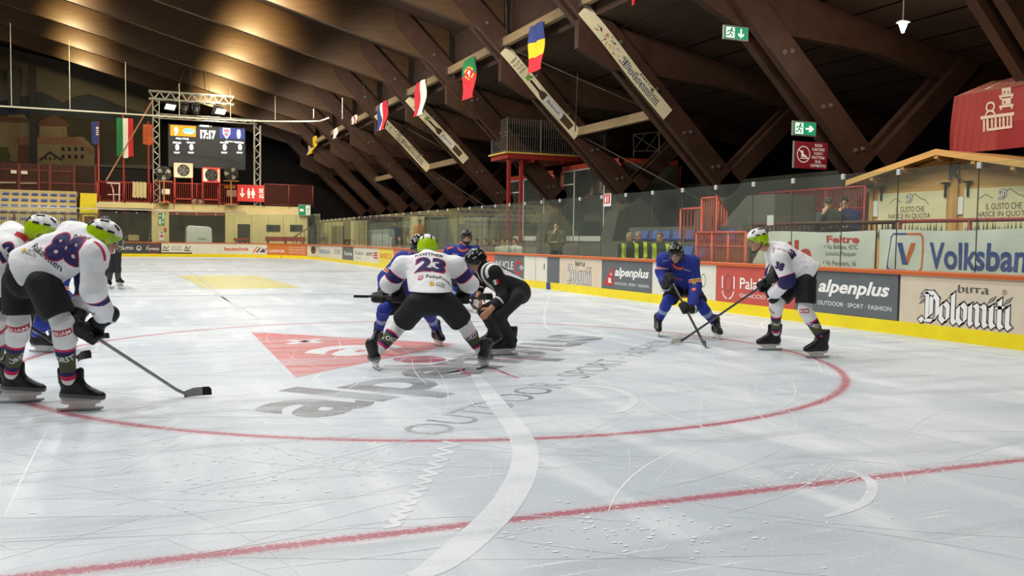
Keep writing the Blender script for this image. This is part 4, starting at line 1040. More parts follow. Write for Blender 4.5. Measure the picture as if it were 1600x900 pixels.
b = MB(); b.box(X+.12, XE, c[1]+.06, a[1]-.06, zp-.30, zp-.06); b.build('deck_frame', R_ST, root)
b = MB(); b.box(X, XE, c[1], a[1], zp-.06, zp+.02); b.build('deck', mat('deck_yellow', (214, 176, 84), .5, var=.1), root)
for x in (X+.3, X+.95):
    b = MB(); b.box(x-.08, x+.08, c[1]+.2, c[1]+.36, -.02, zp-.25); b.build('post', R_ST, root)
for x in (18.0, 19.6, 21.2):
    b = MB(); b.bar((x, c[1]+.05, zp-.36), (x, a[1]-.05, zp-.36), .12, .14); b.build('joist', R_ST, root)
zk = on_x(772, 190, X)[2]; CG = mat('cage_grey', (104, 104, 100), .5, .5, .1)
b = MB(); n = 44; ya, yb = a[1]-.15, c[1]+.08
for i in range(n+1): b.tube([(X+.12+5.4*i/n, yb, zp), (X+.12+5.4*i/n, yb, zk)], .008, 4)
for i in range(16): b.tube([(X+.12, yb+(ya-yb)*i/15, zp), (X+.12, yb+(ya-yb)*i/15, zk)], .008, 4)
for z in (zp+.1, (zp+zk)/2, zk): b.tube([(X+.12, ya, z), (X+.12, yb, z), (X+5.6, yb, z)], .014, 5)
b.build('cage_mesh', CG, root)
for p in ((X+.12, ya), (X+.12, yb), (X+1.9, yb), (X+3.7, yb), (X+5.5, yb)):
    b = MB(); b.tube([(p[0], p[1], zp), (p[0], p[1], zk+.05)], .03, 6); b.build('cage_post', CG, root)
ZCAB = on_x(876, 262, 20.2)[2]
# folded steel frames stored on the platform
for k, (x0, x1, y0, y1, lab) in enumerate(((923, 944, 212, 232, 'left'), (990, 1030, 206, 236, 'right'))):
    b = MB(); A = on_x(x0, y0+4, 20.6); B = on_x(x1, y0, 20.6); C = on_x(x1, y1, 20.6); D = on_x(x0, y1, 20.6)
    for p_, q_ in ((A, B), (B, C), (C, D), (D, A), (A, C), ((A+B)/2, D), (B, (C+D)/2)): b.tube([p_, q_], .022, 5)
    for p_ in (C, D): b.tube([p_, (p_[0], p_[1], ZCAB+.02)], .022, 5)
    tag(b.build('steel_trestle', STEEL), 'grey steel trestle stored on the platform, %s one' % lab, 'trestle')
ef = on_x(941, 302, XR-1.0); b = MB(); p0 = on_x(942, 303, XB+.02); p1 = on_x(953, 322, XB+.02)
b.box(XB+.035, XB+.05, p1[1], p0[1], p1[2], p0[2]); es = b.build('extinguisher_sign', M_WHITE)
tag(es, 'small red and white fire extinguisher sign on the glass', 'sign'); es['group'] = 'small signs'
t = MB(); S = side_surf(XB+.035, p0[1], p1[2]); w_, h_ = p0[1]-p1[1], p0[2]-p1[2]
shape(t, S, rect(.08*w_, .22*h_, .92*w_, .95*h_), R_); shape(t, S, rect(.25*w_, .3*h_, .45*w_, .75*h_), W_, .006); shape(t, S, rect(.3*w_, .78*h_, .4*w_, .88*h_), W_, .006); shape(t, S, rect(.62*w_, .3*h_, .72*w_, .86*h_), W_, .006)
pr = t.build('pictogram', INKS, es, keepn=True)
# ---- background wall pieces behind the far part of the long side
b = MB(); b.box(24.5, 24.8, 19.6, 62, -.02, 4.2); tag(b.build('wall_right', mat('dim_wall', (96, 94, 84), .8, var=.15)), 'dim grey wall behind the struts', 'wall', kind='structure')
b = MB(); b.box(31, 31.3, -6, 92, -.02, 14); tag(b.build('wall_back', mat('night_dark', (24, 24, 32), .9)), 'dark outer side wall', 'wall', kind='structure')
b = MB(); X = 14.8
for (x0, x1) in ((504, 526), (548, 563), (641, 650)):
    y0 = on_x(x0, 350, X)[1]; y1 = on_x(x1, 350, X)[1]; b.box(X, X+.5, y1, y0, -.02, 2.7)
tag(b.build('wall_pillars', BEI), 'beige wall pillars behind the corner glass', 'wall', kind='structure')
b = MB(); X = 15.4; b.box(X, X+.1, on_x(760, 350, X)[1], 64, -.02, 2.5); tag(b.build('wall_bench', mat('bench_back', (112, 112, 98), .8, var=.25, scale=.8)), 'grey back wall of the benches', 'wall', kind='structure')
root = thing('gate', 'white gate panel with pale emblem behind the corner glass', 'gate', (13, on_x(598, 370, 13)[1], 0))
b = MB(); X = 13.0; y0 = on_x(580, 370, X)[1]; y1 = on_x(614, 370, X)[1]; b.box(X, X+.06, y1, y0, .0, 1.66); b.build('panel', mat('pale_panel', (176, 184, 178), .5, var=.08), root)
# ---- left-hand stand that the glass mirrors
b = MB(); STAND_Z = []
for i in range(7):
    x = -20.6-.85*i; z = .9+.45*i; b.box(x-.9, x, 6, 62, -.02, z); STAND_Z.append((x, z))
tag(b.build('terrace', BEI), 'long beige terrace steps along the left side of the rink', 'terrace')
b = MB()
for (x, z) in STAND_Z:
    for y in np.arange(7, 61, .62):
        if int(y) % 14 in (0, 1): continue
        b.box(x-.55, x-.15, y, y+.44, z+.05, z+.12); b.box(x-.6, x-.54, y, y+.44, z+.08, z+.36)
tag(b.build('seat_rows', SEAT), 'rows of blue seats along the left side', 'seats', kind='stuff')
b = MB()
for i, (x, z) in enumerate(STAND_Z):
    for y0 in (13.9, 27.9, 41.9, 55.9): b.box(x-.92, x+.02, y0, y0+2.0, z, z+.02)
tag(b.build('stair_strips', mat('stair_yellow', (222, 206, 44), .5, var=.1)), 'yellow aisle stairs along the left stand', 'stair')
b = MB(); b.box(-34, -33.7, -6, 92, -.02, 21); tag(b.build('wall_left', mat('night_dark', (24, 24, 32), .9)), 'dark outer wall on the left', 'wall', kind='structure')
b = MB(); b.box(-34, 31, -6.4, -6, -.02, 21); tag(b.build('wall_near', mat('near_wall', (110, 100, 80), .8, var=.1)), 'wall behind the photographer', 'wall', kind='structure')
b = MB(); b.box(-34, 31, 91, 91.4, -.02, 24); tag(b.build('wall_far', mat('night_dark', (24, 24, 32), .9)), 'dark wall at the far end', 'wall', kind='structure')
# ------------------------------------------------------------------ far end
YW = 69.0
def fx(px, Y=YW, py=340): return float(on_y(px, py, Y)[0])
def fz(px, py, Y=YW): return float(on_y(px, py, Y)[2])
def fsurf(Y, x0, z0):
    S = Plane((x0, Y, z0), (1, 0, 0), (0, 0, 1)); S.n = V(0, -1, 0); return S
zt = 3.75
b = MB()
def wl(px0, px1, z0, z1, y0=YW, y1=YW+.3): b.box(fx(px0), fx(px1), y0, y1, z0, z1)
wl(237, 264, -.02, zt); wl(264, 352, 3.15, zt); wl(352, 371, -.02, zt); wl(371, 391, 2.35, zt); wl(391, 487, -.02, zt)
b.box(fx(487)-.3, fx(487), YW, YW+9, -.02, zt)
tag(b.build('wall_end', BEI), 'beige end wall with wide openings under the balcony', 'wall', kind='structure')
b = MB(); b.box(fx(150), fx(487), YW+.3, YW+9, zt-.2, zt); b.box(fx(150), fx(240), YW-.2, YW+.3, 3.32, 3.75)
tag(b.build('floor_balcony', BEI), 'beige balcony slab at the far end', 'balcony', kind='structure')
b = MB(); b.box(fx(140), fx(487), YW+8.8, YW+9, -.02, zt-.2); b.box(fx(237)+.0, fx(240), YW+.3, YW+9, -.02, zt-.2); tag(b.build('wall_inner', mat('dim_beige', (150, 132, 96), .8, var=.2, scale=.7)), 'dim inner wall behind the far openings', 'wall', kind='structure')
b = MB(); b.box(fx(264), fx(352), YW+.0, YW+.28, 2.92, 3.15); tag(b.build('trim_4', R_DK), 'dark red lintel over the middle opening', 'lintel', kind='structure')
def box_thing(name, px0, px1, pt, pb, Y, d, m, label, cat, bev=.01, deco=None, inks=None):
    x0, x1 = fx(px0, Y), fx(px1, Y); z1, z0 = fz((px0+px1)/2, pt, Y), fz((px0+px1)/2, pb, Y)
    root = thing(name, label, cat, ((x0+x1)/2, Y, z0))
    b = MB(); b.box(x0, x1, Y, Y+d, z0, z1); b.build('body', m, root, bevel=bev)
    if name == 'bench':
        for x in (x0+.15, (x0+x1)/2, x1-.15): b = MB(); b.box(x-.05, x+.05, Y+.05, Y+d-.05, -.03, z0); b.build('leg', m, root)
    if deco: t = MB(); deco(t, fsurf(Y, x0, z0), x1-x0, z1-z0); t.build('marking', inks or INKS, root, keepn=True)
    return root
DOORR = mat('door_red_brown', (96, 44, 36), .5, var=.12)
for i, (p0, p1, pt, pb) in enumerate(((278, 288, 334, 360), (201, 210, 329, 352), (184, 192, 330, 352), (212, 231, 322, 343))):
    b = MB(); Y = YW+8.7; b.box(fx(p0, Y), fx(p1, Y), Y, Y+.1, fz(p0, pb, Y), fz(p0, pt, Y)); d_ = b.build('door_%d' % (i+1), DOORR); tag(d_, 'dark red door far inside the end wall openings', 'door', kind='structure')
for i, (p0, p1) in enumerate(((416, 438), (453, 473))):
    x0, x1 = fx(p0), fx(p1); z0, z1 = fz(p0, 362), fz(p0, 351)
    b = MB(); b.box(x0, x1, YW-.03, YW+.02, z0, z1); w_ = b.build('window_%d' % (i+1), mat('window_frame_grey', (70, 66, 58), .6)); tag(w_, 'small dark slatted window in the beige far wall, %s one' % ('left' if i == 0 else 'right'), 'window', kind='structure')
    b = MB(); b.box(x0+.08, x1-.08, YW-.05, YW-.03, z0+.08, z1-.08); b.build('pane', mat('window_dark', (34, 30, 26), .4), w_)
b = MB(); b.box(fx(372), fx(390), YW+.05, YW+.2, -.02, 2.35); d_ = b.build('door_5', mat('dark_door', (40, 34, 30), .6)); tag(d_, 'dark doorway right of the ice machine', 'door', kind='structure')
# balcony railing
def far_rail(p0, p1, Y, z0, z1, label, n, posts, m=R_DK): railing('railing', (fx(p0, Y), Y), (fx(p1, Y), Y), z0, z1, label, m, n, posts, r=.022, rp=.05, toprail=.04)
far_rail(153, 236, YW-.25, 3.72, 5.12, 'dark red balcony railing left of the scoreboard tower', 26, 2, R_ST)
far_rail(240, 373, YW-.2, zt, 5.2, 'red balcony railing in front of the big fans', 40, 4, R_ST)
far_rail(413, 489, YW-.2, zt, 5.35, 'dark red barred balcony railing right of the toilet sign', 34, 2)
# scoreboard tower
M_TR = mat('truss_alu', (188, 186, 178), .35, .6, .06)
def truss(name, p0, p1, s, label, cat='truss', n=10, up=V(0, 1, 0)):
    p0 = np.asarray(p0, float); p1 = np.asarray(p1, float); d = nrm(p1-p0); a = nrm(np.cross(d, up)); c = np.cross(d, a)
    b = MB(); cs = [(i*a+j*c)*s/2 for i in (-1, 1) for j in (-1, 1)]
    for q in cs: b.tube([p0+q, p1+q], .05*s/.45*.9, 6)
    for k in range(n):
        u, v = p0+(p1-p0)*k/n, p0+(p1-p0)*(k+1)/n
        for (i, j) in ((0, 1), (2, 3), (0, 2), (1, 3)):
            b.tube([u+cs[i if k % 2 else j], v+cs[j if k % 2 else i]], .026*s/.45, 4)
    return tag(b.build(name, M_TR), label, cat, 'aluminium trusses')
xl = fx(245); xr = fx(400)
truss('lighting_truss', (fx(234), YW, fz(234, 148)), (fx(366), YW, fz(366, 158)), .55, 'bright horizontal aluminium truss carrying stage lights above the scoreboard', n=16)
truss('truss_tower', (xl, YW, zt), (xl, YW, fz(245, 153)), .42, 'vertical aluminium truss tower left of the scoreboard', n=20)
truss('truss_tower', (xr+.1, YW, zt), (xr+.1, YW, fz(398, 196)), .42, 'vertical aluminium truss tower right of the scoreboard', n=14)
truss('top_truss', (xl, YW+.1, fz(250, 181)), (xr+.1, YW+.1, fz(390, 190)), .30, 'thin dark horizontal truss directly above the scoreboard', n=22)
def cable2(pts, r, label, m=STEEL, cat='cable'):
    b = MB(); b.tube(pts, r, 6); return tag(b.build('hanging_cable', m, smooth=True), label, cat, 'hanging cables')
cable2([on_y(309, 27, 69), on_y(298, 85, YW), on_y(298, 146, YW)], .05, 'thick hoist cable from the roof to the lighting truss')
cable2([on_y(298, 85, YW), on_y(275, 143, YW)], .03, 'left sling of the hoist above the lighting truss')
cable2([on_y(298, 138, YW), on_y(304, 150, YW)], .03, 'right sling of the hoist above the lighting truss')
cable2([on_y(321, 80, 69), on_y(327, 152, YW)], .02, 'thin wire to the right part of the lighting truss')
for (px, py, kind) in ((266, 165, 'f'), (288, 168, 'm'), (306, 170, 'm'), (340, 172, 'f')):
    p = on_y(px, py, YW-.1); lab = {266: 'first', 288: 'second', 306: 'third', 340: 'fourth'}[px]
    root = thing('stage_light', 'black stage light hanging under the truss, %s from the left' % lab, 'stage light', p, 'stage lights under the truss')
    b = MB(); b.tube([p+V(0, 0, .65), p+V(0, 0, .30)], .06, 6); b.box(p[0]-.28, p[0]-.22, p[1]-.1, p[1]+.1, p[2]-.1, p[2]+.35); b.box(p[0]+.22, p[0]+.28, p[1]-.1, p[1]+.1, p[2]-.1, p[2]+.35); b.box(p[0]-.28, p[0]+.28, p[1]-.1, p[1]+.1, p[2]+.28, p[2]+.35); b.build('yoke', mat('stage_black', (30, 30, 32), .5), root)
    if kind == 'm':
        b = MB(); b.lathe(p+V(0, 0, .15), (0, -.35, -1), [(0, .12), (.05, .2), (.4, .22), (.55, .2), (.6, .14)], 14); b.build('lamp_head', mat('stage_black', (30, 30, 32), .5), root, smooth=True)
    else:
        s_ = 1 if px < 300 else 1; b = MB(); b.obox(p+V(0, 0, -.05), V(.36, -.05, -.05), V(.0, .1, .06), V(.08, -.1, .26)); b.build('lamp_head', mat('stage_black', (30, 30, 32), .5), root)
        b = MB(); b.obox(p+V(.0 if px < 300 else .2, -.16, -.12), V(.33, -.05, -.04), V(.0, .01, .006), V(.07, -.09, .17)); b.build('lens', mat('lens_lit', (226, 232, 238), .3, emit=.7), root)
# scoreboard
x0, x1 = fx(265), fx(383); z1, z0 = fz(265, 193), fz(380, 265); W = x1-x0; H = z1-z0; YS = YW+.15
root = thing('scoreboard', 'large LED scoreboard showing 17:17 with an orange and a blue team panel', 'scoreboard', ((x0+x1)/2, YS, z0))
b = MB(); b.box(x0-.05, x1+.05, YS, YS+.25, z0, z1); b.build('cabinet', mat('led_black', (40, 44, 54), .6, var=.12, emit=.35), root, bevel=.01)
LED_W = mat('led_white', (238, 244, 255), .5, emit=2.6); LED_O = mat('led_orange', (240, 140, 20), .5, emit=.95); LED_B = mat('led_blue', (40, 56, 140), .5, emit=.8); LED_LB = mat('led_sky', (110, 190, 240), .5, emit=.9); LED_R = mat('led_red', (230, 90, 110), .5, emit=.9)
LI = [LED_W, LED_O, LED_B, LED_LB, LED_R]
S = fsurf(YS, x0, z0); t = MB()
def sq(px, py): return ((on_y(px, py, YS)[0]-x0), on_y(px, py, YS)[2]-z0)
def sr(a, b_, c, d, mi, off): p = sq(a, b_); q_ = sq(c, d); shape(t, S, rect(p[0], q_[1], q_[0], p[1]), mi, off)
sr(266, 195, 306, 214, 1, .01); sr(343, 199, 382, 218, 2, .01)
def sl(word, a, b_, c, d, mi=0, off=.02, bold=.02):
    p = sq(a, b_); q_ = sq(c, d); letter(t, S, word, p[0], q_[1], q_[0]-p[0], p[1]-q_[1], mi, off, bold=bold)
t.part('left_team_panel'); sl('9', 272, 198, 278, 212, bold=.05); t.part('clock_digits'); sl('17:17', 313, 203, 337, 218, bold=.05); t.part('right_score'); sl('0', 370, 202, 376, 217, bold=.05); sl('PERIOD 1', 312, 195, 330, 199); t.part('team_name'); sl('FELTRE', 275, 215, 295, 218.5); t.part('team_name'); sl('RITTEN BUAM', 352, 220, 375, 223)
for (a, lab) in ((272, 'SERIES'), (294, 'PENALTY'), (346, 'PENALTY'), (370, 'SERIES')):
    t.part('counter'); sl('0', a+2, 225, a+8, 235, bold=.06); sl(lab, a-2, 221.5, a+11, 224.5); sl('FAULT', a, 237, a+9, 240)
t.part('team_logo'); p = sq(295, 205); shape(t, S, disc(p[0], p[1], .42, 20, .2), 3, .02); shape(t, S, disc(p[0], p[1]-.12, .3, 16, .07), 0, .025)
t.part('shield_logo'); p = sq(354, 208); shape(t, S, [(p[0]-.26, p[1]+.36), (p[0]+.26, p[1]+.36), (p[0]+.26, p[1]-.05), (p[0], p[1]-.42), (p[0]-.26, p[1]-.05)], 0, .015); shape(t, S, [(p[0]-.19, p[1]+.28), (p[0]+.19, p[1]+.28), (p[0]+.19, p[1]-.03), (p[0], p[1]-.32), (p[0]-.19, p[1]-.03)], 4, .02); shape(t, S, rect(p[0]-.14, p[1]-.02, p[0]+.14, p[1]+.1), 3, .025)
t.build('display', LI, root, keepn=True)
# net rail with hanging wires
nr = MB(); zr_ = 9.42; pts = [(-14, 65.0, zr_-.0)]
for i in range(13): pts.append((-14+18.3*(i+1)/13, 65.0, zr_))
for i in range(1, 13):
    a = PI/2*(1-i/12.0); pts.append((4.3+6.4*math.cos(a), 57.0+8.0*math.sin(a), zr_-.7*(i/12)**2))
pts.append((10.75, 54.5, 8.62))
nr.tube(pts, .05, 8)
root = thing('net_rail', 'long white curved rail hanging under the roof at the far end', 'net rail', (0, 65, zr_)); nr.build('rail', mat('rail_white', (232, 232, 216), .4, var=.03), root, smooth=True)
for px, y0, yy in ((16, 36, 64.9), (108, 62, 64.9), (196, 97, 64.9), (280, 130, 64.9), (360, 125, 64.9), (430, 150, 63.3), (490, 170, 59.5), (535, 153, 54.6)):
    A = on_y(px, y0, yy); zz = {535: 8.62, 490: 9.2}.get(px, zr_); b = MB(); b.tube([A, (A[0], yy, zz)], .022, 5); b.build('hanger_wire', mat('rail_white', (232, 232, 216), .4, var=.03), root)
# fans on the balcony
M_FANW = mat('fan_beige', (214, 198, 170), .5, var=.06); M_FANR = mat('fan_red', (206, 62, 66), .45, var=.06); GRILL = mat('fan_black', (28, 28, 28), .4)
for (px0, px1, pt, pb, m, lab) in ((272, 302, 254, 277, M_FANW, 'square beige fan box on a red stand in front of the scoreboard'), (316, 345, 261, 285, M_FANR, 'square red and white fan box right of the beige fan')):
    Y = YW-.55; xa, xb = fx(px0, Y), fx(px1, Y); za, zb = fz(px0, pt, Y), fz(px0, pb, Y); cx, cz = (xa+xb)/2, (za+zb)/2; r = (za-zb)*.40
    root = thing('box_fan', lab, 'fan', (cx, Y, zb)); b = MB(); b.box(xa, xb, Y, Y+.55, zb, za); b.build('housing', m, root, bevel=.03)
    if m is M_FANR: b = MB(); b.box(xa+.08, xa+.35, Y-.012, Y-.002, zb+.1, za-.1); b.box(xb-.2, xb-.08, Y-.012, Y-.002, zb+.1, za-.1); b.build('white_panel', M_WHITE, root)
    b = MB(); S = fsurf(Y-.015, cx, cz); shape(b, S, disc(0, 0, r, 32), 0, .0); b.build('opening', BLK, root, keepn=True)
    b = MB()
    for rr in (1.0, .72, .45): ringshape(b, S, 0, 0, r*rr, .025, 0, .03)
    for k in range(8): stroke(b, S, [(0, 0), (r*math.cos(k*PI/4), r*math.sin(k*PI/4))], .02, 0, .032)
    shape(b, S, disc(0, 0, r*.16), 0, .04); b.build('grille', mat('grille_grey', (84, 84, 80), .4, .3), root, keepn=True)
    b = MB()
    for k in range(5):
        a = k*2*PI/5; shape(b, S, [(.15*r*math.cos(a), .15*r*math.sin(a)), (.85*r*math.cos(a-.25), .85*r*math.sin(a-.25)), (.88*r*math.cos(a+.35), .88*r*math.sin(a+.35))], 0, .012+.001*k)
    b.build('fan_blades', mat('blade_grey', (58, 58, 56), .4), root, keepn=True)
    b = MB()
    for xx in (xa+.06, xb-.06): b.box(xx-.05, xx+.05, Y+.1, Y+.2, zt, zb+.02); 
    b.box(xa, xb, Y+.1, Y+.2, zt+.28, zt+.38); b.build('stand', R_ST, root)
for (px, lab) in ((256, 'left of the beige fan box'), (361, 'right of the red fan box')):
    Y = YW-.5; c = on_y(px, 271, Y); root = thing('drum_fan', 'round black cage fan with pale blades '+lab, 'fan', c); S = fsurf(Y, c[0], c[2])
    b = MB(); r = .52
    for rr in (1, .75, .5): b.tube([c+V(r*rr*math.cos(t_), -.12*(1-rr), r*rr*math.sin(t_)) for t_ in np.linspace(0, 2*PI, 25)], .018, 4)
    for k in range(12): b.tube([c+V(0, -.14, 0), c+V(r*math.cos(k*PI/6), 0, r*math.sin(k*PI/6))], .010, 4)
    b.lathe(c+V(0, .3, 0), (0, -1, 0), [(0, r*.9), (.28, r)], 20); b.build('cage', GRILL, root)
    b = MB()
    for k in range(3):
        a = k*2*PI/3+.5+(0 if px < 300 else .6); shape(b, S, [(.1*math.cos(a), .1*math.sin(a)), (.42*math.cos(a-.42), .42*math.sin(a-.42)), (.48*math.cos(a), .48*math.sin(a)), (.40*math.cos(a+.42), .40*math.sin(a+.42))], 0, .02)
    b.build('fan_blades', mat('blade_pale', (176, 176, 168), .35, .2), root, keepn=True)
    b = MB(); b.tube([c-V(0, 0, r), V(c[0], c[1], zt)], .05, 6); b.box(c[0]-.4, c[0]+.4, c[1]-.3, c[1]+.3, zt, zt+.06); b.box(c[0]-.55, c[0]+.55, c[1]-.06, c[1]+.0, c[2]-r-.05, c[2]-r); b.build('stand', mat('stand_tan', (170, 120, 70), .5), root)
# red toilet sign
def d_wc(t, S, w, h):
    x = .18*w; shape(t, S, rect(x-.02*w, .45*h, x+.02*w, .8*h), W_); shape(t, S, [(x-.1*w, .48*h), (x+.1*w, .48*h), (x, .22*h)], W_)
    t.part('pictogram')
    for k, cx in enumerate((.42*w, .58*w)):
        shape(t, S, disc(cx, .74*h, .035*w, 12), W_); shape(t, S, [(cx-.05*w, .66*h), (cx+.05*w, .66*h), (cx+(.05 if k == 0 else .08)*w, .40*h), (cx-(.05 if k == 0 else .08)*w, .40*h)], W_); shape(t, S, rect(cx-.035*w, .2*h, cx-.005*w, .42*h), W_); shape(t, S, rect(cx+.005*w, .2*h, cx+.035*w, .42*h), W_)
    t.part('lettering'); letter(t, S, 'SE', .80*w, .54*h, .17*w, .26*h, W_, bold=.02); letter(t, S, 'IG', .82*w, .22*h, .15*w, .26*h, W_, bold=.02)
box_thing('toilet_sign', 371, 413, 289, 315, YW-.45, .04, mat('banner_red', (196, 42, 48), .55, var=.06), 'red hanging sign with arrow, restroom figures and the letters SE IG', 'sign', .0, d_wc)
# signs on the far walls
exit_sign(467, 320, 485, 337, YW-.3, 'green exit sign on the far right beige wall', 'left', lit=False)
exit_sign(248, 333, 257, 341, YW-.06, 'small green exit sign on the beige column, upper one', 'left', lit=False)
exit_sign(248, 343, 257, 351, YW-.06, 'small green exit sign on the beige column, lower one', 'right', lit=False)
exit_sign(300, 312, 318, 318, YW-.06, 'wide green sign above the middle opening', 'right', lit=False)
box_thing('fire_hose_box', 249, 256, 362, 376, YW-.06, .06, M_WHITE, 'white fire equipment panel on the beige column', 'fire equipment', 0, lambda t, S, w, h: (ringshape(t, S, .5*w, .5*h, .35*w, .1, R_), shape(t, S, rect(.3*w, .8*h, .7*w, .95*h), K_)))
box_thing('warning_sign', 256, 260, 356, 362, YW-.05, .04, mat('small_red', (190, 60, 50), .5), 'tiny red wall sign right of the fire panel', 'sign', 0)
box_thing('alarm_box', 256, 263, 313, 320, YW-.1, .1, mat('small_red', (190, 60, 50), .5), 'small red alarm box under the balcony corner', 'alarm')
# ice machine, ladder and crates in the openings
Y = YW-1.6
root = thing('ice_machine', 'white ice resurfacing machine standing in the middle opening', 'ice machine', (fx(311, Y), Y, 0))
xa, xb = fx(291, Y), fx(332, Y); zq = fz(300, 354, Y)
b = MB(); b.prism([V(xa, Y, .35), V(xb, Y, .35), V(xb-.05, Y, zq-.12), V(xb-.25, Y, zq), V(xa+.2, Y, zq+.08), V(xa+.05, Y, zq-.1)], (0, 2.6, 0)); b.build('tank', mat('machine_white', (206, 210, 216), .35, var=.04), root, bevel=.05)
for x in (xa+.3, xb-.3):
    for y in (Y+.5, Y+2.1): b = MB(); b.lathe((x-.12, y, .36), (1, 0, 0), [(0, .30), (.03, .36), (.21, .36), (.24, .30)], 16); b.build('wheel', BLK, root)
t = MB(); S = fsurf(Y, xa, .3); letter(t, S, 'Guest', .8, 1.15-.3, .55, .2, K_, shear=.3); t.build('lettering', INKS, root, keepn=True)
Y = YW+.9; root = thing('step_ladder', 'grey step ladder leaning inside the left opening', 'ladder', (fx(232, Y), Y, 0))
A0, A1 = on_y(229, 378, Y), on_y(236, 352, Y); A0[2] = 0; dx = V(.35, 0, 0)
for q in (V(0, 0, 0), dx): b = MB(); b.tube([A0+q, A1+q], .035, 6); b.build('rail', M_ALU, root)
for k in range(6): p = A0+(A1-A0)*(k+.6)/6.5; b = MB(); b.tube([p, p+dx], .025, 6); b.build('rung', M_ALU, root)
box_thing('crate', 200, 217, 367, 376, YW+.6, .8, mat('crate_tan', (160, 144, 104), .6), 'tan crate on the floor of the left opening', 'crate')
box_thing('bench', 366, 390, 372, 376, 66.5, .5, R_ST, 'red bench left of the far stairs', 'bench')
box_thing('bench', 416, 478, 370, 377, 66.3, .6, R_ST, 'long low red bench along the right far wall', 'bench')
q0, q1 = on_y(458, 371, 67.5), on_y(487, 353, 67.5); root = thing('stair_railing', 'sloping tube railing on the far right stair', 'railing', (q0[0], 67.5, 0))
b = MB(); b.tube([q0, q1], .05, 6); b.build('top_rail', R_DK, root)
for i in range(6): p = q0*(1-i/5)+q1*i/5; b = MB(); b.tube([p, (p[0], p[1], -.02)], .03, 5); b.build('baluster', R_DK, root)
b = MB()
for i in range(9): z = .2*i; x = fx(486)+.05+.28*i*.5; b.box(x, fx(500), YW-1, YW+1.5, z, z+.2)
tag(b.build('stair_block', CONC), 'grey concrete stair at the right end of the far wall', 'stair')
box_thing('storage_box', 253, 266, 295, 304, YW-.4, .5, mat('sack_pale', (206, 200, 184), .7), 'pale sack on the balcony floor by the truss tower', 'sack', .08)
box_thing('storage_box', 355, 370, 297, 307, YW-.1, .5, mat('crate_pale', (150, 140, 122), .7), 'pale ribbed crate on the balcony left of the toilet sign', 'crate')
box_thing('folding_table', 352, 368, 288, 294, YW+.2, .4, mat('crate_yellow', (190, 140, 60), .6), 'yellowish case on the balcony behind the red railing', 'case')
root = thing('folded_canvas', 'pale canvas hung over the left balcony railing', 'canvas', (fx(219), YW-.35, 4.3)); b = MB()
for i in range(4): b.obox((fx(210+5.5*i), YW-.36, fz(215, 297)), (.11, .02*(i % 2), -.05), (0, .04, 0), (.02, 0, .55)); 
b.build('cloth', mat('canvas_tan', (178, 164, 120), .8, var=.15), root, bevel=.02)
root = thing('folding_trestle', 'white trestle standing behind the left balcony railing', 'trestle', (fx(178), YW+.1, 3.75)); b = MB()
for p in ((171, 178), (184, 186)):
    e_ = on_y(p[1], 303, YW+.1); b.tube([on_y(p[0]+3, 287, YW+.1), e_, (e_[0], e_[1], 3.75)], .05, 6)
b.tube([on_y(167, 286, YW+.1), on_y(188, 287, YW+.1)], .06, 6); b.tube([on_y(168, 304, YW+.1), on_y(189, 304, YW+.1)], .04, 6); b.build('frame', M_WHITE, root)
# flag poles, Italian flag, blue and orange flags
for px, ptop, lab in ((155, 190, 'left flag pole at the corner of the far seats'), (194, 180, 'middle flag pole carrying the green, white and red flag'), (233, 190, 'right flag pole carrying the orange flag')):
    Y = YW-.1; b = MB(); b.tube([(fx(px, Y), Y, 2.9 if px != 155 else 0), (fx(px, Y), Y, fz(px, ptop, Y))], .07, 8); tag(b.build('flag_pole', R_ST, smooth=True), lab, 'pole', 'red flag poles')
b = MB(); b.tube([on_y(166, 282, YW-.3), on_y(238, 158, YW-.3)], .05, 6); tag(b.build('brace_bar', mat('brace_tan', (170, 120, 92), .5)), 'long diagonal brace bar left of the scoreboard tower', 'brace')
def far_flag(px0, px1, pt, pb, Y, pat, label):
    a = on_y(px0, pt, Y); c = on_y(px1, pt, Y); c[2] = a[2]; flag('flag', a, c, a[2]-fz(px0, pb, Y), pat, label)
far_flag(182, 208, 184, 245, YW-.25, lambda a, v: 3 if a < .38 else (4 if a < .66 else 2), 'tall green, white and red vertical flag left of the scoreboard')
far_flag(143, 154, 190, 225, YW-.25, lambda a, v: 4 if (a > .6 and .2 < v < .6 and int(v*20) % 2) else 0, 'small dark blue flag at the left pole')
far_flag(223, 240, 194, 226, YW-.25, lambda a, v: 5, 'orange-brown flag right of the green, white and red flag')
# far left stand
Y0 = 70.2
rows = [(337, 0), (327, 1), (317, 2), (308, 3)]
b = MB(); zz = []
for i in range(6):
    y = Y0+.9*i; z = fz(60, 345, Y0)+(.46*i); b.box(-14, fx(120, y), y, 77.25, -.02, z); zz.append((y, z))
tag(b.build('terrace', BEI), 'beige concrete terrace with blue seats at the far left', 'terrace')
rn = ['lowest', 'second', 'third', 'fourth', 'fifth', 'top']
for i, (y, z) in enumerate(zz[:5]):
    for k in range(14):
        x = fx(113, y)-.62*k
        if x < -11.2: break
        o_ = seat((x, y+.55, z+.06), PI, 'blue plastic seat in the %s row of the far left stand' % rn[i], 'blue seats of the far left stand'); o_.scale = (1, 1, .6)
b = MB(); xa, xb = fx(121), fx(151); ys = Y0-.4
for i in range(9): b.box(xa, xb, ys+.35*i, 76.8, -.02, .55+(4.45-.55)*(i+1)/9)
tag(b.build('stair_block', mat('stair_yellow', (222, 206, 44), .5, var=.1)), 'bright yellow painted stair beside the far left seats', 'stair')
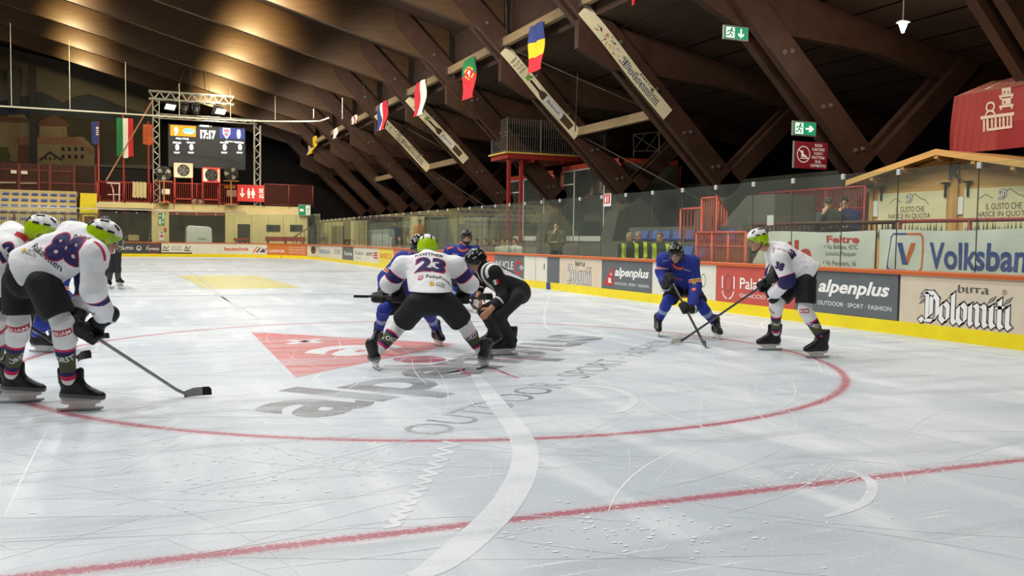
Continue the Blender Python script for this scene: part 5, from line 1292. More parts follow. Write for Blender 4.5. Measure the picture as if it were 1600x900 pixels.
b = MB(); b.box(fx(132, ys-.1), fx(148, ys-.1), ys-.12, ys-.03, 0.4, fz(140, 338, ys-.1)); tag(b.build('door_6', DOORR), 'small red-brown door at the foot of the yellow stair', 'door', kind='structure')
far_rail(-60, 152, 67.2, 0.0, fz(75, 333, 67.2), 'thin red railing in front of the far left seats', 60, 8)
YFN = 77.0; za, zb = fz(60, 303, YFN), fz(60, 256, YFN)
root = thing('fence', 'dark red barred gate fence above the far left seats', 'fence', (fx(75, YFN), YFN, za)); b = MB(); xL = -12.0; xR_ = fx(152, YFN)
n = 80
for i in range(n+1): x = xL+(xR_-xL)*i/n; b.box(x-.03, x+.03, YFN, YFN+.06, za, zb if x < fx(60, YFN) else (zb-.05 if x < fx(117, YFN) else fz(130, 287, YFN)))
b.build('bars', mat('fence_red_brown', (84, 44, 38), .6, var=.12), root)
for pz in (300, 285, 266):
    b = MB(); z = fz(60, pz, YFN); b.box(xL, xR_ if pz > 284 else fx(117, YFN), YFN-.03, YFN+.0, z-.05, z+.05); b.build('cross_rail', R_DK, root)
for px in (0, 31, 62, 79, 117, 150):
    b = MB(); x = fx(px, YFN); b.box(x-.08, x+.08, YFN-.06, YFN+.1, za, zb); b.build('post', R_DK, root)
b = MB(); b.box(-14, xR_, YFN+.3, YFN+.4, za, fz(60, 256, YFN)); tag(b.build('wall_fence', mat('fence_back', (52, 34, 30), .8)), 'dark wall behind the far left fence', 'wall', kind='structure')
for (p0, p1, pt, pb, lab) in ((18, 27, 266, 271, 'left'), (34, 44, 267, 272, 'right')):
    box_thing('notice', p0, p1, pt, pb, YFN-.15, .03, M_WHITE, 'small white notice on the far left fence, %s one' % lab, 'notice', 0)
for (p0, p1, pz, lab) in ((0, 25, 285.5, 'left'), (32, 57, 286.5, 'right')):
    b = MB(); b.tube([on_y(p0, pz, YFN-.2), on_y(p1, pz, YFN-.2)], .05, 6); tag(b.build('push_bar', M_ALU), 'pale push bar across the far left gate, %s one' % lab, 'push bar')
b = MB(); b.box(fx(118, 77.4), fx(232, 77.4), 77.44, 77.5, fz(150, 286, 77.4), fz(150, 262, 77.4)); tag(b.build('dark_screen', BLK), 'black screen under the painted backdrop', 'screen')
# painted backdrop
YM = 82.6
P_SKY = mat('mural_sky', (78, 74, 72), .9, var=.35, scale=.35); P_MT = mat('mural_mountain', (38, 45, 56), .9, var=.3, scale=.3); P_GR = mat('mural_forest', (44, 43, 32), .9, var=.4, scale=.6); P_ROOF = mat('mural_roof', (98, 70, 54), .9, var=.2); P_WALL = mat('mural_wall', (98, 88, 68), .9, var=.2); P_DK = mat('mural_dark', (26, 24, 22), .9); P_RED = mat('mural_brick', (76, 52, 44), .9, var=.25); P_GN = mat('mural_meadow', (56, 58, 34), .9, var=.3)
PM = [P_SKY, P_MT, P_GR, P_ROOF, P_WALL, P_DK, P_RED, P_GN]
xa, xb = -16.0, fx(240, YM); z0, z1 = fz(60, 257, YM), 17.5
root = thing('painted_backdrop', 'large dark painted backdrop of mountains and old town houses at far left', 'backdrop', ((xa+xb)/2, YM, z0))
b = MB(); b.prism([V(xa, YM, z0), V(xb, YM, z0), V(xb, YM, beam_low(xb)+1.3), V(xa, YM, z1)], (0, .06, 0)); b.build('canvas', P_SKY, root)
S = fsurf(YM, 0, 0); t = MB()
def mp(px, py): p = on_y(px, py, YM); return (p[0], p[2])
def msh(pts, mi, off): shape(t, S, [mp(*p) for p in pts], mi, off)
msh([(-40, 250), (-40, 165), (0, 158), (40, 150), (62, 143), (78, 149), (98, 160), (118, 150), (140, 147), (165, 155), (190, 166), (240, 182), (240, 258), (-40, 252)], 1, .01)
msh([(-40, 250), (-40, 185), (0, 180), (60, 178), (120, 184), (240, 196), (240, 258), (-40, 252)], 2, .02)
msh([(-40, 240), (-40, 186), (10, 186), (12, 180), (38, 179), (46, 190), (46, 240)], 4, .03); msh([(-40, 190), (-40, 178), (12, 182), (40, 184), (46, 192)], 6, .035)
msh([(60, 238), (62, 196), (104, 196), (108, 238)], 4, .03); msh([(58, 197), (64, 188), (84, 180), (104, 189), (110, 198)], 6, .035)
msh([(-40, 256), (-40, 230), (12, 230), (18, 256)], 7, .032)
msh([(16, 252), (18, 222), (26, 214), (130, 214), (148, 232), (148, 262)], 4, .04); msh([(20, 224), (26, 214), (118, 214), (132, 227)], 3, .045)
msh([(16, 252), (17, 224), (21, 220), (26, 226), (26, 252)], 4, .05); msh([(28, 240), (29, 226), (50, 226), (50, 256), (28, 256)], 6, .05)
msh([(128, 228), (138, 229), (150, 240), (140, 240)], 3, .055); msh([(62, 262), (64, 248), (78, 238), (96, 250), (96, 262)], 4, .055); msh([(60, 250), (78, 236), (98, 250), (96, 252), (78, 240), (64, 252)], 5, .06)
for r_ in range(2):
    for k in range(4): x = 96+10*k; msh([(x, 236+12*r_), (x+5, 236+12*r_), (x+5, 230+12*r_), (x, 230+12*r_)], 5, .06)
for k in range(3): msh([(70+7*k, 250), (73+7*k, 250), (73+7*k, 246), (70+7*k, 246)], 5, .062)
t.build('painting', PM, root, keepn=True)
b = MB(); b.box(fx(48, 80), fx(59, 80), 80, 80.3, fz(54, 257, 80), fz(54, 100, 80)); tag(b.build('dark_post', BLK), 'tall black post in front of the painted backdrop', 'post')
b = MB(); b.box(fx(16, 80.5), fx(34, 80.5), 80.5, 80.8, fz(25, 168, 80.5), fz(25, 103, 80.5)); tag(b.build('speaker_tower', mat('speaker_black', (26, 24, 26), .7)), 'dark box tower at the upper far left', 'tower')
# ------------------------------------------------------------------ bodies and clothes: signed-distance shapes turned into one skin each
_rs = np.random.RandomState(5); _LAT = _rs.rand(32, 32, 32)
def vnoise(P, f):
    q = P*f; i = np.floor(q).astype(int); t = q-i; t = t*t*(3-2*t); o = 0
    for dx in (0, 1):
        for dy in (0, 1):
            for dz in (0, 1):
                w = (t[:, 0] if dx else 1-t[:, 0])*(t[:, 1] if dy else 1-t[:, 1])*(t[:, 2] if dz else 1-t[:, 2])
                o = o+w*_LAT[(i[:, 0]+dx) % 32, (i[:, 1]+dy) % 32, (i[:, 2]+dz) % 32]
    return o-.5
def cap(a, b, ra, rb):
    a = np.asarray(a, float); b = np.asarray(b, float); ba = b-a; L2 = ba@ba+1e-12
    def f(P):
        pa = P-a; t = np.clip(pa@ba/L2, 0, 1); return np.linalg.norm(pa-t[:, None]*ba, axis=1)-(ra+(rb-ra)*t)
    f.box = (np.minimum(a-ra, b-rb), np.maximum(a+ra, b+rb)); return f
def ecap(a, b, side, r0, r1):
    a = np.asarray(a, float); b = np.asarray(b, float); ba = b-a; L = np.linalg.norm(ba); d = ba/L
    s = nrm(side-d*(np.asarray(side)@d)); n_ = np.cross(d, s); m = max(*r0, *r1)
    def f(P):
        pa = P-a; h = pa@d; t = np.clip(h/L, 0, 1); q = pa-(t*L)[:, None]*d
        rx = r0[0]+(r1[0]-r0[0])*t; ry = r0[1]+(r1[1]-r0[1])*t; mm = np.minimum(rx, ry)
        k = np.sqrt((q@s/rx)**2+(q@n_/ry)**2+(q@d/mm)**2); return (k-1)*mm
    f.box = (np.minimum(a, b)-m, np.maximum(a, b)+m); return f
def ell(c, R, r):                                    # R rows = axes
    c = np.asarray(c, float); R = np.asarray(R, float); r = np.asarray(r, float); m = r.max()
    def f(P):
        q = ((P-c)@R.T)/r; k = np.linalg.norm(q, axis=1); return (k-1)*r.min() if r.max()/r.min() > 3 else k*(k-1)/(np.linalg.norm(q/r, axis=1)+1e-9)
    f.box = (c-m, c+m); return f
def clipend(f, p, d):                                # cut away what lies beyond p along d
    p = np.asarray(p, float); d = nrm(d)
    def g(P): return np.maximum(f(P), (P-p)@d)
    g.box = f.box; return g
def chain(pts, rr): return [cap(pts[i], pts[i+1], rr[i], rr[i+1]) for i in range(len(pts)-1)]
def union(prims, k=.05, noise=0.0, nf=9.0, cuts=(), fade=None):
    def F(P):
        d = None
        for p in prims:
            e = p(P)
            if d is None: d = e
            elif k > 0:
                h = np.clip(.5+.5*(d-e)/k, 0, 1); d = d+(e-d)*h-k*h*(1-h)
            else: d = np.minimum(d, e)
        for (p, dd) in cuts: d = np.maximum(d, (P-p)@nrm(dd))
        if noise: d = d+(noise if fade is None else noise*fade(P))*(vnoise(P+[3.1, 1.7, 9.2], nf)*1.4+vnoise(P*[1, 1, 1.6], nf*2.2)*.7)
        return d
    lo = np.min([p.box[0] for p in prims], 0); hi = np.max([p.box[1] for p in prims], 0)
    return F, lo, hi
def nets(F, lo, hi, h, pad=2):
    lo = np.asarray(lo)-h*pad; n = np.ceil((np.asarray(hi)+h*pad-lo)/h).astype(int)+1
    ax = [lo[i]+h*np.arange(n[i]) for i in range(3)]
    G = np.stack(np.meshgrid(*ax, indexing='ij'), -1); Pf = G.reshape(-1, 3)
    st = 4; nc = (n+st-1)//st; axc = [lo[i]+h*(st*np.arange(nc[i])+(st-1)/2) for i in range(3)]
    Gc = np.stack(np.meshgrid(*axc, indexing='ij'), -1).reshape(-1, 3); dc = F(Gc).reshape(nc)
    d = np.repeat(np.repeat(np.repeat(dc, st, 0), st, 1), st, 2)[:n[0], :n[1], :n[2]].copy(); near = np.abs(d) < h*st*1.8+.02
    Pn = Pf[near.ravel()]
    if len(Pn): d[near] = np.concatenate([F(Pn[i:i+150000]) for i in range(0, len(Pn), 150000)])
    s = d < 0
    C = [(i, j, k) for i in (0, 1) for j in (0, 1) for k in (0, 1)]
    cnt = sum(s[i:n[0]-1+i, j:n[1]-1+j, k:n[2]-1+k].astype(int) for i, j, k in C)
    cells = np.argwhere((cnt > 0) & (cnt < 8))
    if not len(cells): return np.zeros((0, 3)), np.zeros((0, 4), int)
    idx = -np.ones(np.array(n)-1, int); idx[tuple(cells.T)] = np.arange(len(cells))
    acc = np.zeros((len(cells), 3)); num = np.zeros(len(cells))
    for a in C:
        for ax_ in range(3):
            if a[ax_] == 1: continue
            b = list(a); b[ax_] = 1
            da = d[tuple((cells+a).T)]; db = d[tuple((cells+b).T)]; m = (da < 0) != (db < 0)
            t = da/(da-db+1e-12); p = np.repeat(np.array(a, float)[None], len(cells), 0); p[:, ax_] = t
            acc[m] += p[m]; num[m] += 1
    v = lo+h*(cells+acc/num[:, None]); Q = []
    for ax_ in range(3):
        o1, o2 = [(1, 2), (2, 0), (0, 1)][ax_]
        sl0 = [slice(None)]*3; sl1 = [slice(None)]*3; sl0[ax_] = slice(0, -1); sl1[ax_] = slice(1, None)
        E = np.argwhere(s[tuple(sl0)] != s[tuple(sl1)])
        E = E[(E[:, o1] > 0) & (E[:, o2] > 0) & (E[:, o1] < n[o1]-1) & (E[:, o2] < n[o2]-1)]
        if not len(E): continue
        e1 = np.zeros(3, int); e1[o1] = 1; e2 = np.zeros(3, int); e2[o2] = 1
        q = np.stack([idx[tuple((E-e1-e2).T)], idx[tuple((E-e2).T)], idx[tuple(E.T)], idx[tuple((E-e1).T)]], 1)
        inside = s[tuple(E.T)]; q[~inside] = q[~inside][:, ::-1]; Q.append(q)
    return v, np.concatenate(Q)
def relax(v, f, it=2):
    for _ in range(it):
        acc = np.zeros_like(v); c = np.zeros(len(v))
        for a, b in ((0, 1), (1, 2), (2, 3), (3, 0)):
            np.add.at(acc, f[:, a], v[f[:, b]]); np.add.at(acc, f[:, b], v[f[:, a]]); np.add.at(c, f[:, a], 1); np.add.at(c, f[:, b], 1)
        v = v*.5+.5*acc/np.maximum(c, 1)[:, None]
    return v
def skin_mesh(name, FL, h, mats, it=2, attrs=None):
    F, lo, hi = FL; v, f = nets(F, lo, hi, h); v = relax(v, f, it)
    me = bpy.data.meshes.new(name); me.from_pydata(v.tolist(), [], f.tolist())
    for m in (mats if isinstance(mats, (list, tuple)) else [mats]): me.materials.append(m)
    me.polygons.foreach_set('use_smooth', [True]*len(me.polygons))
    for an, fn in (attrs or {}).items():
        at_ = me.attributes.new(an, 'FLOAT', 'POINT'); at_.data.foreach_set('value', np.ascontiguousarray(fn(v), dtype=np.float32))
    me.update(); return me

def bands(name, base, layers, rough=.75, bump=.25):
    """cloth whose woven colour bands follow a measured coordinate: layers = (attr, lo, hi, [(pos, rgb or None)])"""
    if name in _M: return _M[name]
    m = mat(name, base, rough, var=.06, scale=14, bump=bump, bscale=60); nt = m.node_tree; n = nt.nodes; l = nt.links
    b = n['Principled BSDF']; cur = b.inputs['Base Color'].links[0].from_socket
    for (attr, lo, hi, stops) in layers:
        a = n.new('ShaderNodeAttribute'); a.attribute_name = attr; mr = n.new('ShaderNodeMapRange'); mr.inputs[1].default_value = lo; mr.inputs[2].default_value = hi
        l.new(a.outputs['Fac'], mr.inputs[0]); r = n.new('ShaderNodeValToRGB'); r.color_ramp.interpolation = 'CONSTANT'; e = r.color_ramp.elements
        e[0].position = 0; e[1].position = .999
        st = [(0.0, None)]+[((p-lo)/(hi-lo), c) for p, c in stops]
        while len(e) > 1: e.remove(e[-1])
        for k, (p, c) in enumerate(st):
            el = e[0] if k == 0 else e.new(max(0, min(1, p))); el.position = max(0, min(1, p)); el.color = (rgb(*c)+(1,)) if c else (0, 0, 0, 0)
        l.new(mr.outputs[0], r.inputs[0]); mx = n.new('ShaderNodeMix'); mx.data_type = 'RGBA'; l.new(r.outputs['Alpha'], mx.inputs['Factor']); l.new(cur, mx.inputs['A']); l.new(r.outputs['Color'], mx.inputs['B']); cur = mx.outputs['Result']
    l.new(cur, b.inputs['Base Color'])
    return m
NAVY = (38, 36, 92); MAG = (206, 38, 84); OLV = (78, 84, 52); ROY = (38, 54, 150); ORA = (236, 104, 48); WHI = (232, 232, 232); BLA = (24, 24, 26)
J_WHITE = bands('jersey_white', (240, 241, 244), [('arm', 0, 2.2, [(.80, MAG), (.84, NAVY), (1.22, MAG), (1.27, None)])])
J_BLUE = bands('jersey_blue', (38, 52, 146), [('arm', 0, 2.2, [(.7, WHI), (.74, ORA), (.86, WHI), (.9, None)]), ('hem', 0, 1, [(0.01, ORA), (.045, None)])])
J_REF = bands('jersey_striped', (228, 228, 228), [('lat', -1, 1, [(-.99, BLA), (-.27, WHI), (-.21, BLA), (-.15, WHI), (-.09, BLA), (-.03, WHI), (.03, BLA), (.09, WHI), (.15, BLA), (.21, WHI), (.27, BLA)]), ('arm', 0, 2.2, [(.15, BLA), (1.25, WHI), (1.42, BLA)])])
SOCK_W = bands('sock_white', (238, 238, 238), [('leg', -.4, 1.2, [(.33, MAG), (.37, NAVY), (.44, OLV), (.72, NAVY), (.79, MAG), (.86, None)])])
SOCK_B = bands('sock_blue', (40, 60, 160), [('leg', -.4, 1.2, [(.30, (150, 168, 205)), (.50, None), (.86, WHI)])])
PANT = mat('pants_black', (24, 25, 29), .7, var=.2, scale=9, bump=.3, bscale=40); PANT2 = mat('trousers_black', (34, 34, 36), .75, var=.2, scale=9, bump=.3, bscale=30)
SKIN = mat('skin', (205, 152, 122), .5, var=.06, scale=20); GLOVE = mat('glove_black', (20, 20, 22), .55, var=.2, scale=20, bump=.3); HAIR = mat('hair_dark', (44, 34, 28), .7, var=.3, scale=60, bump=.5); HAIRG = mat('hair_grey', (150, 142, 132), .7, var=.3, scale=60, bump=.5)
EYE = mat('eye_dark', (36, 28, 24), .2); LIP = mat('lip', (170, 100, 88), .5)
BOOT = mat('boot_black', (28, 28, 30), .4, var=.3, scale=14, bump=.15); BOOT2 = mat('boot_grey', (112, 114, 118), .45, var=.3, scale=14, bump=.15); HOLD = mat('holder_white', (244, 244, 242), .35); RUNN = mat('runner_steel', (170, 172, 174), .2, .9); LACE = mat('lace_white', (206, 204, 198), .7)
I3 = np.eye(3)
def join_me(a, b_, mi):
    bm = bmesh.new(); bm.from_mesh(a); k = len(bm.faces); bm.from_mesh(b_); bm.faces.ensure_lookup_table()
    for f in bm.faces[k:]: f.material_index = mi
    bm.to_mesh(a); bm.free(); a.materials.append(b_.materials[0])
# ---- helmet, visor, skate and glove patterns (built once, shared)
def helmet_mesh():
    P = [ell((0, -.012, .045), I3, (.098, .124, .098)), ell((.088, -.015, -.005), I3, (.018, .045, .05)), ell((-.088, -.015, -.005), I3, (.018, .045, .05)), ell((0, -.06, .0), I3, (.088, .075, .075))]
    F, lo, hi = union(P, .02)
    def G(Q):
        d = F(Q); d = np.maximum(d, (Q-[0, .0, -.045])@nrm(V(0, .32, -1))); face = np.linalg.norm((Q-[0, .16, -.06])/[.082, .17, .105], axis=1); d = np.maximum(d, (1-face)*.08)
        ear = np.linalg.norm((Q-[0, .0, -.028])/[.3, .022, .026], axis=1); d = np.maximum(d, (1-ear)*.022)
        rid = np.abs(np.abs(Q[:, 0])-.045)-.004; d = np.where((Q[:, 2] > .07), d+np.clip(.006-np.abs(rid), 0, .006)*.7, d); return d
    return (G, lo, hi)
HEL = helmet_mesh()
def helm_attr(v): return v[:, 2]+.06*v[:, 1]
HM_W = bands('helmet_white_lime', (236, 236, 236), [('hz', -.1, .2, [(-.09, (176, 214, 20)), (.062, None)])], .25, 0); HM_K = bands('helmet_black', (24, 25, 28), [('hz', -.1, .2, [])], .25, 0)
HEL_ME = {'w': skin_mesh('helmet', HEL, .0075, HM_W, 1, {'hz': helm_attr}), 'k': skin_mesh('helmet', HEL, .0075, HM_K, 1, {'hz': helm_attr})}
def _mk(mb, name, mats, smooth=False, keepn=False):
    o = mb.build(name, mats, None, smooth=smooth, keepn=keepn); me = o.data; bpy.data.objects.remove(o); return me
_b = MB()
for (x, y, z, a, L) in ((.05, .06, .115, .5, .03), (-.05, .06, .115, -.5, .03), (.05, -.04, .135, .3, .035), (-.05, -.04, .135, -.3, .035), (.09, .03, .07, 1.2, .03), (-.09, .03, .07, -1.2, .03), (.094, -.05, .07, 1.2, .03), (-.094, -.05, .07, -1.2, .03), (.04, -.115, .08, .3, .03), (-.04, -.115, .08, -.3, .03)):
    c = V(x, y, z); n_ = nrm((c-V(0, -.012, .045))/V(.098, .124, .098)**2); c = V(0, -.012, .045)+(c-V(0, -.012, .045))/np.linalg.norm((c-V(0, -.012, .045))/V(.098, .124, .098))
    t_ = nrm(np.cross(n_, V(1, 0, 0)) if abs(n_[0]) < .8 else np.cross(n_, V(0, 0, 1))); b_ = np.cross(n_, t_)
    _b.obox(c, t_*L*.8, b_*.007, n_*.004)
VENT_ME = _mk(_b, 'vents', mat('vent_dark', (30, 34, 30), .6)); VENT_W = _mk(_b, 'vents', mat('vent_pale', (190, 190, 188), .4))
join_me(HEL_ME['w'], VENT_ME, 1); join_me(HEL_ME['k'], VENT_W, 1)
_b = MB(); vs = []
for j, (z, r) in enumerate(((.048, .128), (.0, .136), (-.045, .132))):
    for i in range(17):
        a = math.radians(-68+136*i/16); vs.append((r*.83*math.sin(a), r*math.cos(a)-.0, z))
_b.add(vs, [(j*17+i, j*17+i+1, (j+1)*17+i+1, (j+1)*17+i) for j in range(2) for i in range(16)])
VIS_ME = _mk(_b, 'visor', glass_mat('visor_clear', (.86, .88, .88), .03, .03), True)
_b = MB()
for s in (-1, 1): _b.tube([(s*.094, -.005, -.03), (s*.075, .03, -.09), (0, .075, -.128)], .006, 6)
STRAP_ME = _mk(_b, 'chin_strap', BLK)
_sk = union([cap((0, -.05, .285), (0, -.045, .14), .063, .058), cap((0, -.075, .125), (0, .14, .112), .043, .040), cap((0, .14, .115), (0, .178, .108), .043, .038), cap((0, .015, .20), (0, .10, .145), .046, .040), cap((0, .02, .23), (0, .035, .315), .040, .026), cap((0, -.085, .24), (0, -.11, .325), .036, .022)], .03, cuts=[(V(0, 0, .078), V(0, 0, -1))])
BOOT_ME = {'k': skin_mesh('boot', _sk, .009, BOOT, 1), 'g': skin_mesh('boot', _sk, .009, bands('boot_two_tone', (26, 26, 28), [('hz', 0, .4, [(.0, (176, 178, 182)), (.105, (96, 98, 102)), (.135, None)])], .4, .1), 1, {'hz': lambda v: v[:, 2]+.10*v[:, 1]})}
_b = MB(); _b.prism([V(-.014, y, z) for y, z in ((-.115, .085), (.185, .085), (.175, .06), (.14, .05), (.135, .026), (.19, .03), (.19, .02), (-.13, .02), (-.135, .03), (-.06, .028), (-.045, .05), (-.10, .062))], (.028, 0, 0)); HOLD_ME = _mk(_b, 'blade_holder', HOLD)
_b = MB(); _b.prism([V(-.003, y, z) for y, z in ((-.14, .025), (.195, .03), (.20, .016), (.17, .002), (.10, 0), (-.10, 0), (-.135, .005))], (.006, 0, 0)); RUN_ME = _mk(_b, 'runner', RUNN)
_b = MB()
for k in range(6):
    t = k/5; y = .035+.085*t; z = .222-.072*t; _b.tube([(-.035, y-.02, z-.01), (0, y+.008, z+.012), (.035, y-.02, z-.01)], .006, 5); 
_b.prism([V(-.022, .01, .28), V(.022, .01, .28), V(.022, .03, .235), V(-.022, .03, .235)], (0, .012, .01)); LACE_ME = _mk(_b, 'laces', LACE)
_gl = [cap((-.045, .045, .015), (.045, .045, .015), .036, .036), cap((-.03, .05, .07), (.03, .05, .07), .042, .042), cap((0, .05, .09), (0, .045, .20), .058, .070)]
for k, (x, r_, e) in enumerate(((-.052, .019, -.038), (-.018, .021, -.046), (.018, .021, -.044), (.052, .0195, -.036))):
    _gl += chain([(x, .055, -.012), (x, .018, -.047), (x, -.028, -.036), (x, e, .004)], [.024, r_+.002, r_, r_-.003])
_gl += chain([(.052, .035, .06), (.062, -.015, .042), (.035, -.044, .026)], [.024, .022, .018])
GLOVE_ME = skin_mesh('glove', union(_gl, .012), .0085, GLOVE, 1)
GLOVE_STRIPE = MB(); GLOVE_STRIPE.lathe((0, .046, .175), (0, -.04, 1), [(0, .072), (.02, .076), (.022, .05)], 16); STRIPE_ME = _mk(GLOVE_STRIPE, 'cuff_stripe', mat('cuff_white', (214, 214, 214), .6))

def frame4(c, X, Y, Z, s=1.0):
    M_ = Matrix.Identity(4)
    for i in range(3): M_[i][0] = X[i]*s; M_[i][1] = Y[i]*s; M_[i][2] = Z[i]*s; M_[i][3] = c[i]
    return M_
def inst(name, me, M_, root, parent=None):
    o = bpy.data.objects.new(name, me); COL.objects.link(o)
    if parent is None:
        o.parent = root; o.matrix_parent_inverse = Matrix.Translation(root.location).inverted(); o.matrix_basis = M_
    else: o.parent = parent
    return o
class Decals:
    def __init__(s, obj):
        me = obj.data; s.b = BVHTree.FromPolygons([v.co[:] for v in me.vertices], [tuple(p.vertices) for p in me.polygons]); s.obj = obj
    def hit(s, px, py):
        d = nrm(ray(px, py)); h = s.b.ray_cast(Vector(CAMP), Vector(d), 60); return (np.array(h[0]), np.array(h[1])) if h[0] is not None else (None, None)
    def put(s, name, items, px, py, u, layers_off=.0025, mx=.02, roll=0):
        """items: (2-D verts, faces, ink index) in metres, centred on the hit point; u = image direction of the text"""
        P, n_ = s.hit(px, py)
        if P is None: return None
        if n_@ray(px, py) > 0: n_ = -n_
        acc = n_*0
        for dx in (-4, 0, 4):
            for dy in (-4, 0, 4):
                h = s.hit(px+dx, py+dy)
                if h[0] is not None: acc = acc+(h[1] if h[1]@ray(px, py) < 0 else -h[1])
        n_ = nrm(acc); uu = RGT*u[0]+UPV*u[1]; uu = nrm(uu-n_*(uu@n_)); vv = np.cross(n_, uu); mb = MB()
        for k, (vs, fs, ink) in enumerate(items):
            vs, fs = refine(vs, fs, mx); pos = []; ok = []
            for x, y in vs:
                o = P+uu*x+vv*y; h = s.b.ray_cast(Vector(o+n_*.12), Vector(-n_), .3)
                ok.append(h[0] is not None); pos.append(np.array(h[0])+n_*(layers_off*(k+1)) if ok[-1] else o)
            mb.add(pos, [f for f in fs if all(ok[i] for i in f)], ink)
        if not mb.f: return None
        return mb.build(name, DINK, s.obj, keepn=True, smooth=True)
DINK = [mat('cloth_white', (236, 236, 236), .7, var=.03), mat('cloth_navy', NAVY, .7, var=.05), mat('cloth_magenta', MAG, .7, var=.05), mat('cloth_black', (26, 26, 28), .7), mat('cloth_orange', ORA, .7, var=.05), mat('cloth_red', (196, 40, 50), .7, var=.05), mat('cloth_green', (40, 130, 70), .7), mat('cloth_yellow', (226, 186, 50), .7), mat('cloth_sky', (150, 178, 214), .7)]
def dtext(s, w=None, h=None, ink=3, bold=.0, dx=0, dy=0, shear=0.0):
    vs, fs = text2d(s, bold, shear); q = fit2d(vs, 0, 0, w, h); q = q-(q.max(0)+q.min(0))/2+[dx, dy]; return (q.tolist(), fs, ink)
def dpoly(pts, ink): return ([tuple(p) for p in pts], [tuple(range(len(pts)))], ink)

RH = V(math.cos(YAW), -math.sin(YAW), 0); FH = V(math.sin(YAW), math.cos(YAW), 0); UP = V(0, 0, 1)
def camdir(a, up, c): return nrm(RH*a+UP*up+FH*c)
def head_prims(c, R, s):                             # R rows: right, forward, up
    def L(x, y, z): return c+s*(R[0]*x+R[1]*y+R[2]*z)
    return [ell(L(0, -.015, .03), R, V(.076, .095, .092)*s), ell(L(0, .022, -.045), R, V(.060, .070, .072)*s), ell(L(0, .062, -.100), R, V(.030, .026, .024)*s),
            cap(L(0, .088, .012), L(0, .112, -.026), .009*s, .015*s), cap(L(-.03, .078, .024), L(.03, .078, .024), .014*s, .014*s), ell(L(0, .086, -.062), R, V(.026, .013, .012)*s),
            ell(L(.080, -.008, -.008), R, V(.012, .020, .032)*s), ell(L(-.080, -.008, -.008), R, V(.012, .020, .032)*s)], L
def hand_prims(c, u, d, s=1.0, thumb=1):             # c palm centre, u finger direction, d palm normal (towards what it rests on)
    u = nrm(u); d = nrm(d-u*(d@u)); x = np.cross(u, d)*thumb
    P = [ell(c, np.array([np.cross(u, d), u, d]), V(.042, .048, .016)*s)]
    for k, (o, L) in enumerate(((-.031, .058), (-.010, .072), (.011, .078), (.031, .070))):
        a = c+s*(x*o+u*.04); b_ = a+s*(u*L*.5+d*.004); e = b_+s*(u*L*.42+d*.022); P += chain([a, b_, e], [.0105*s, .0095*s, .008*s])
    a = c+s*(x*.035-u*.015); b_ = a+s*(x*.03+u*.03+d*.008); e = b_+s*(x*.004+u*.032+d*.012); P += chain([a, b_, e], [.013*s, .011*s, .009*s])
    return P
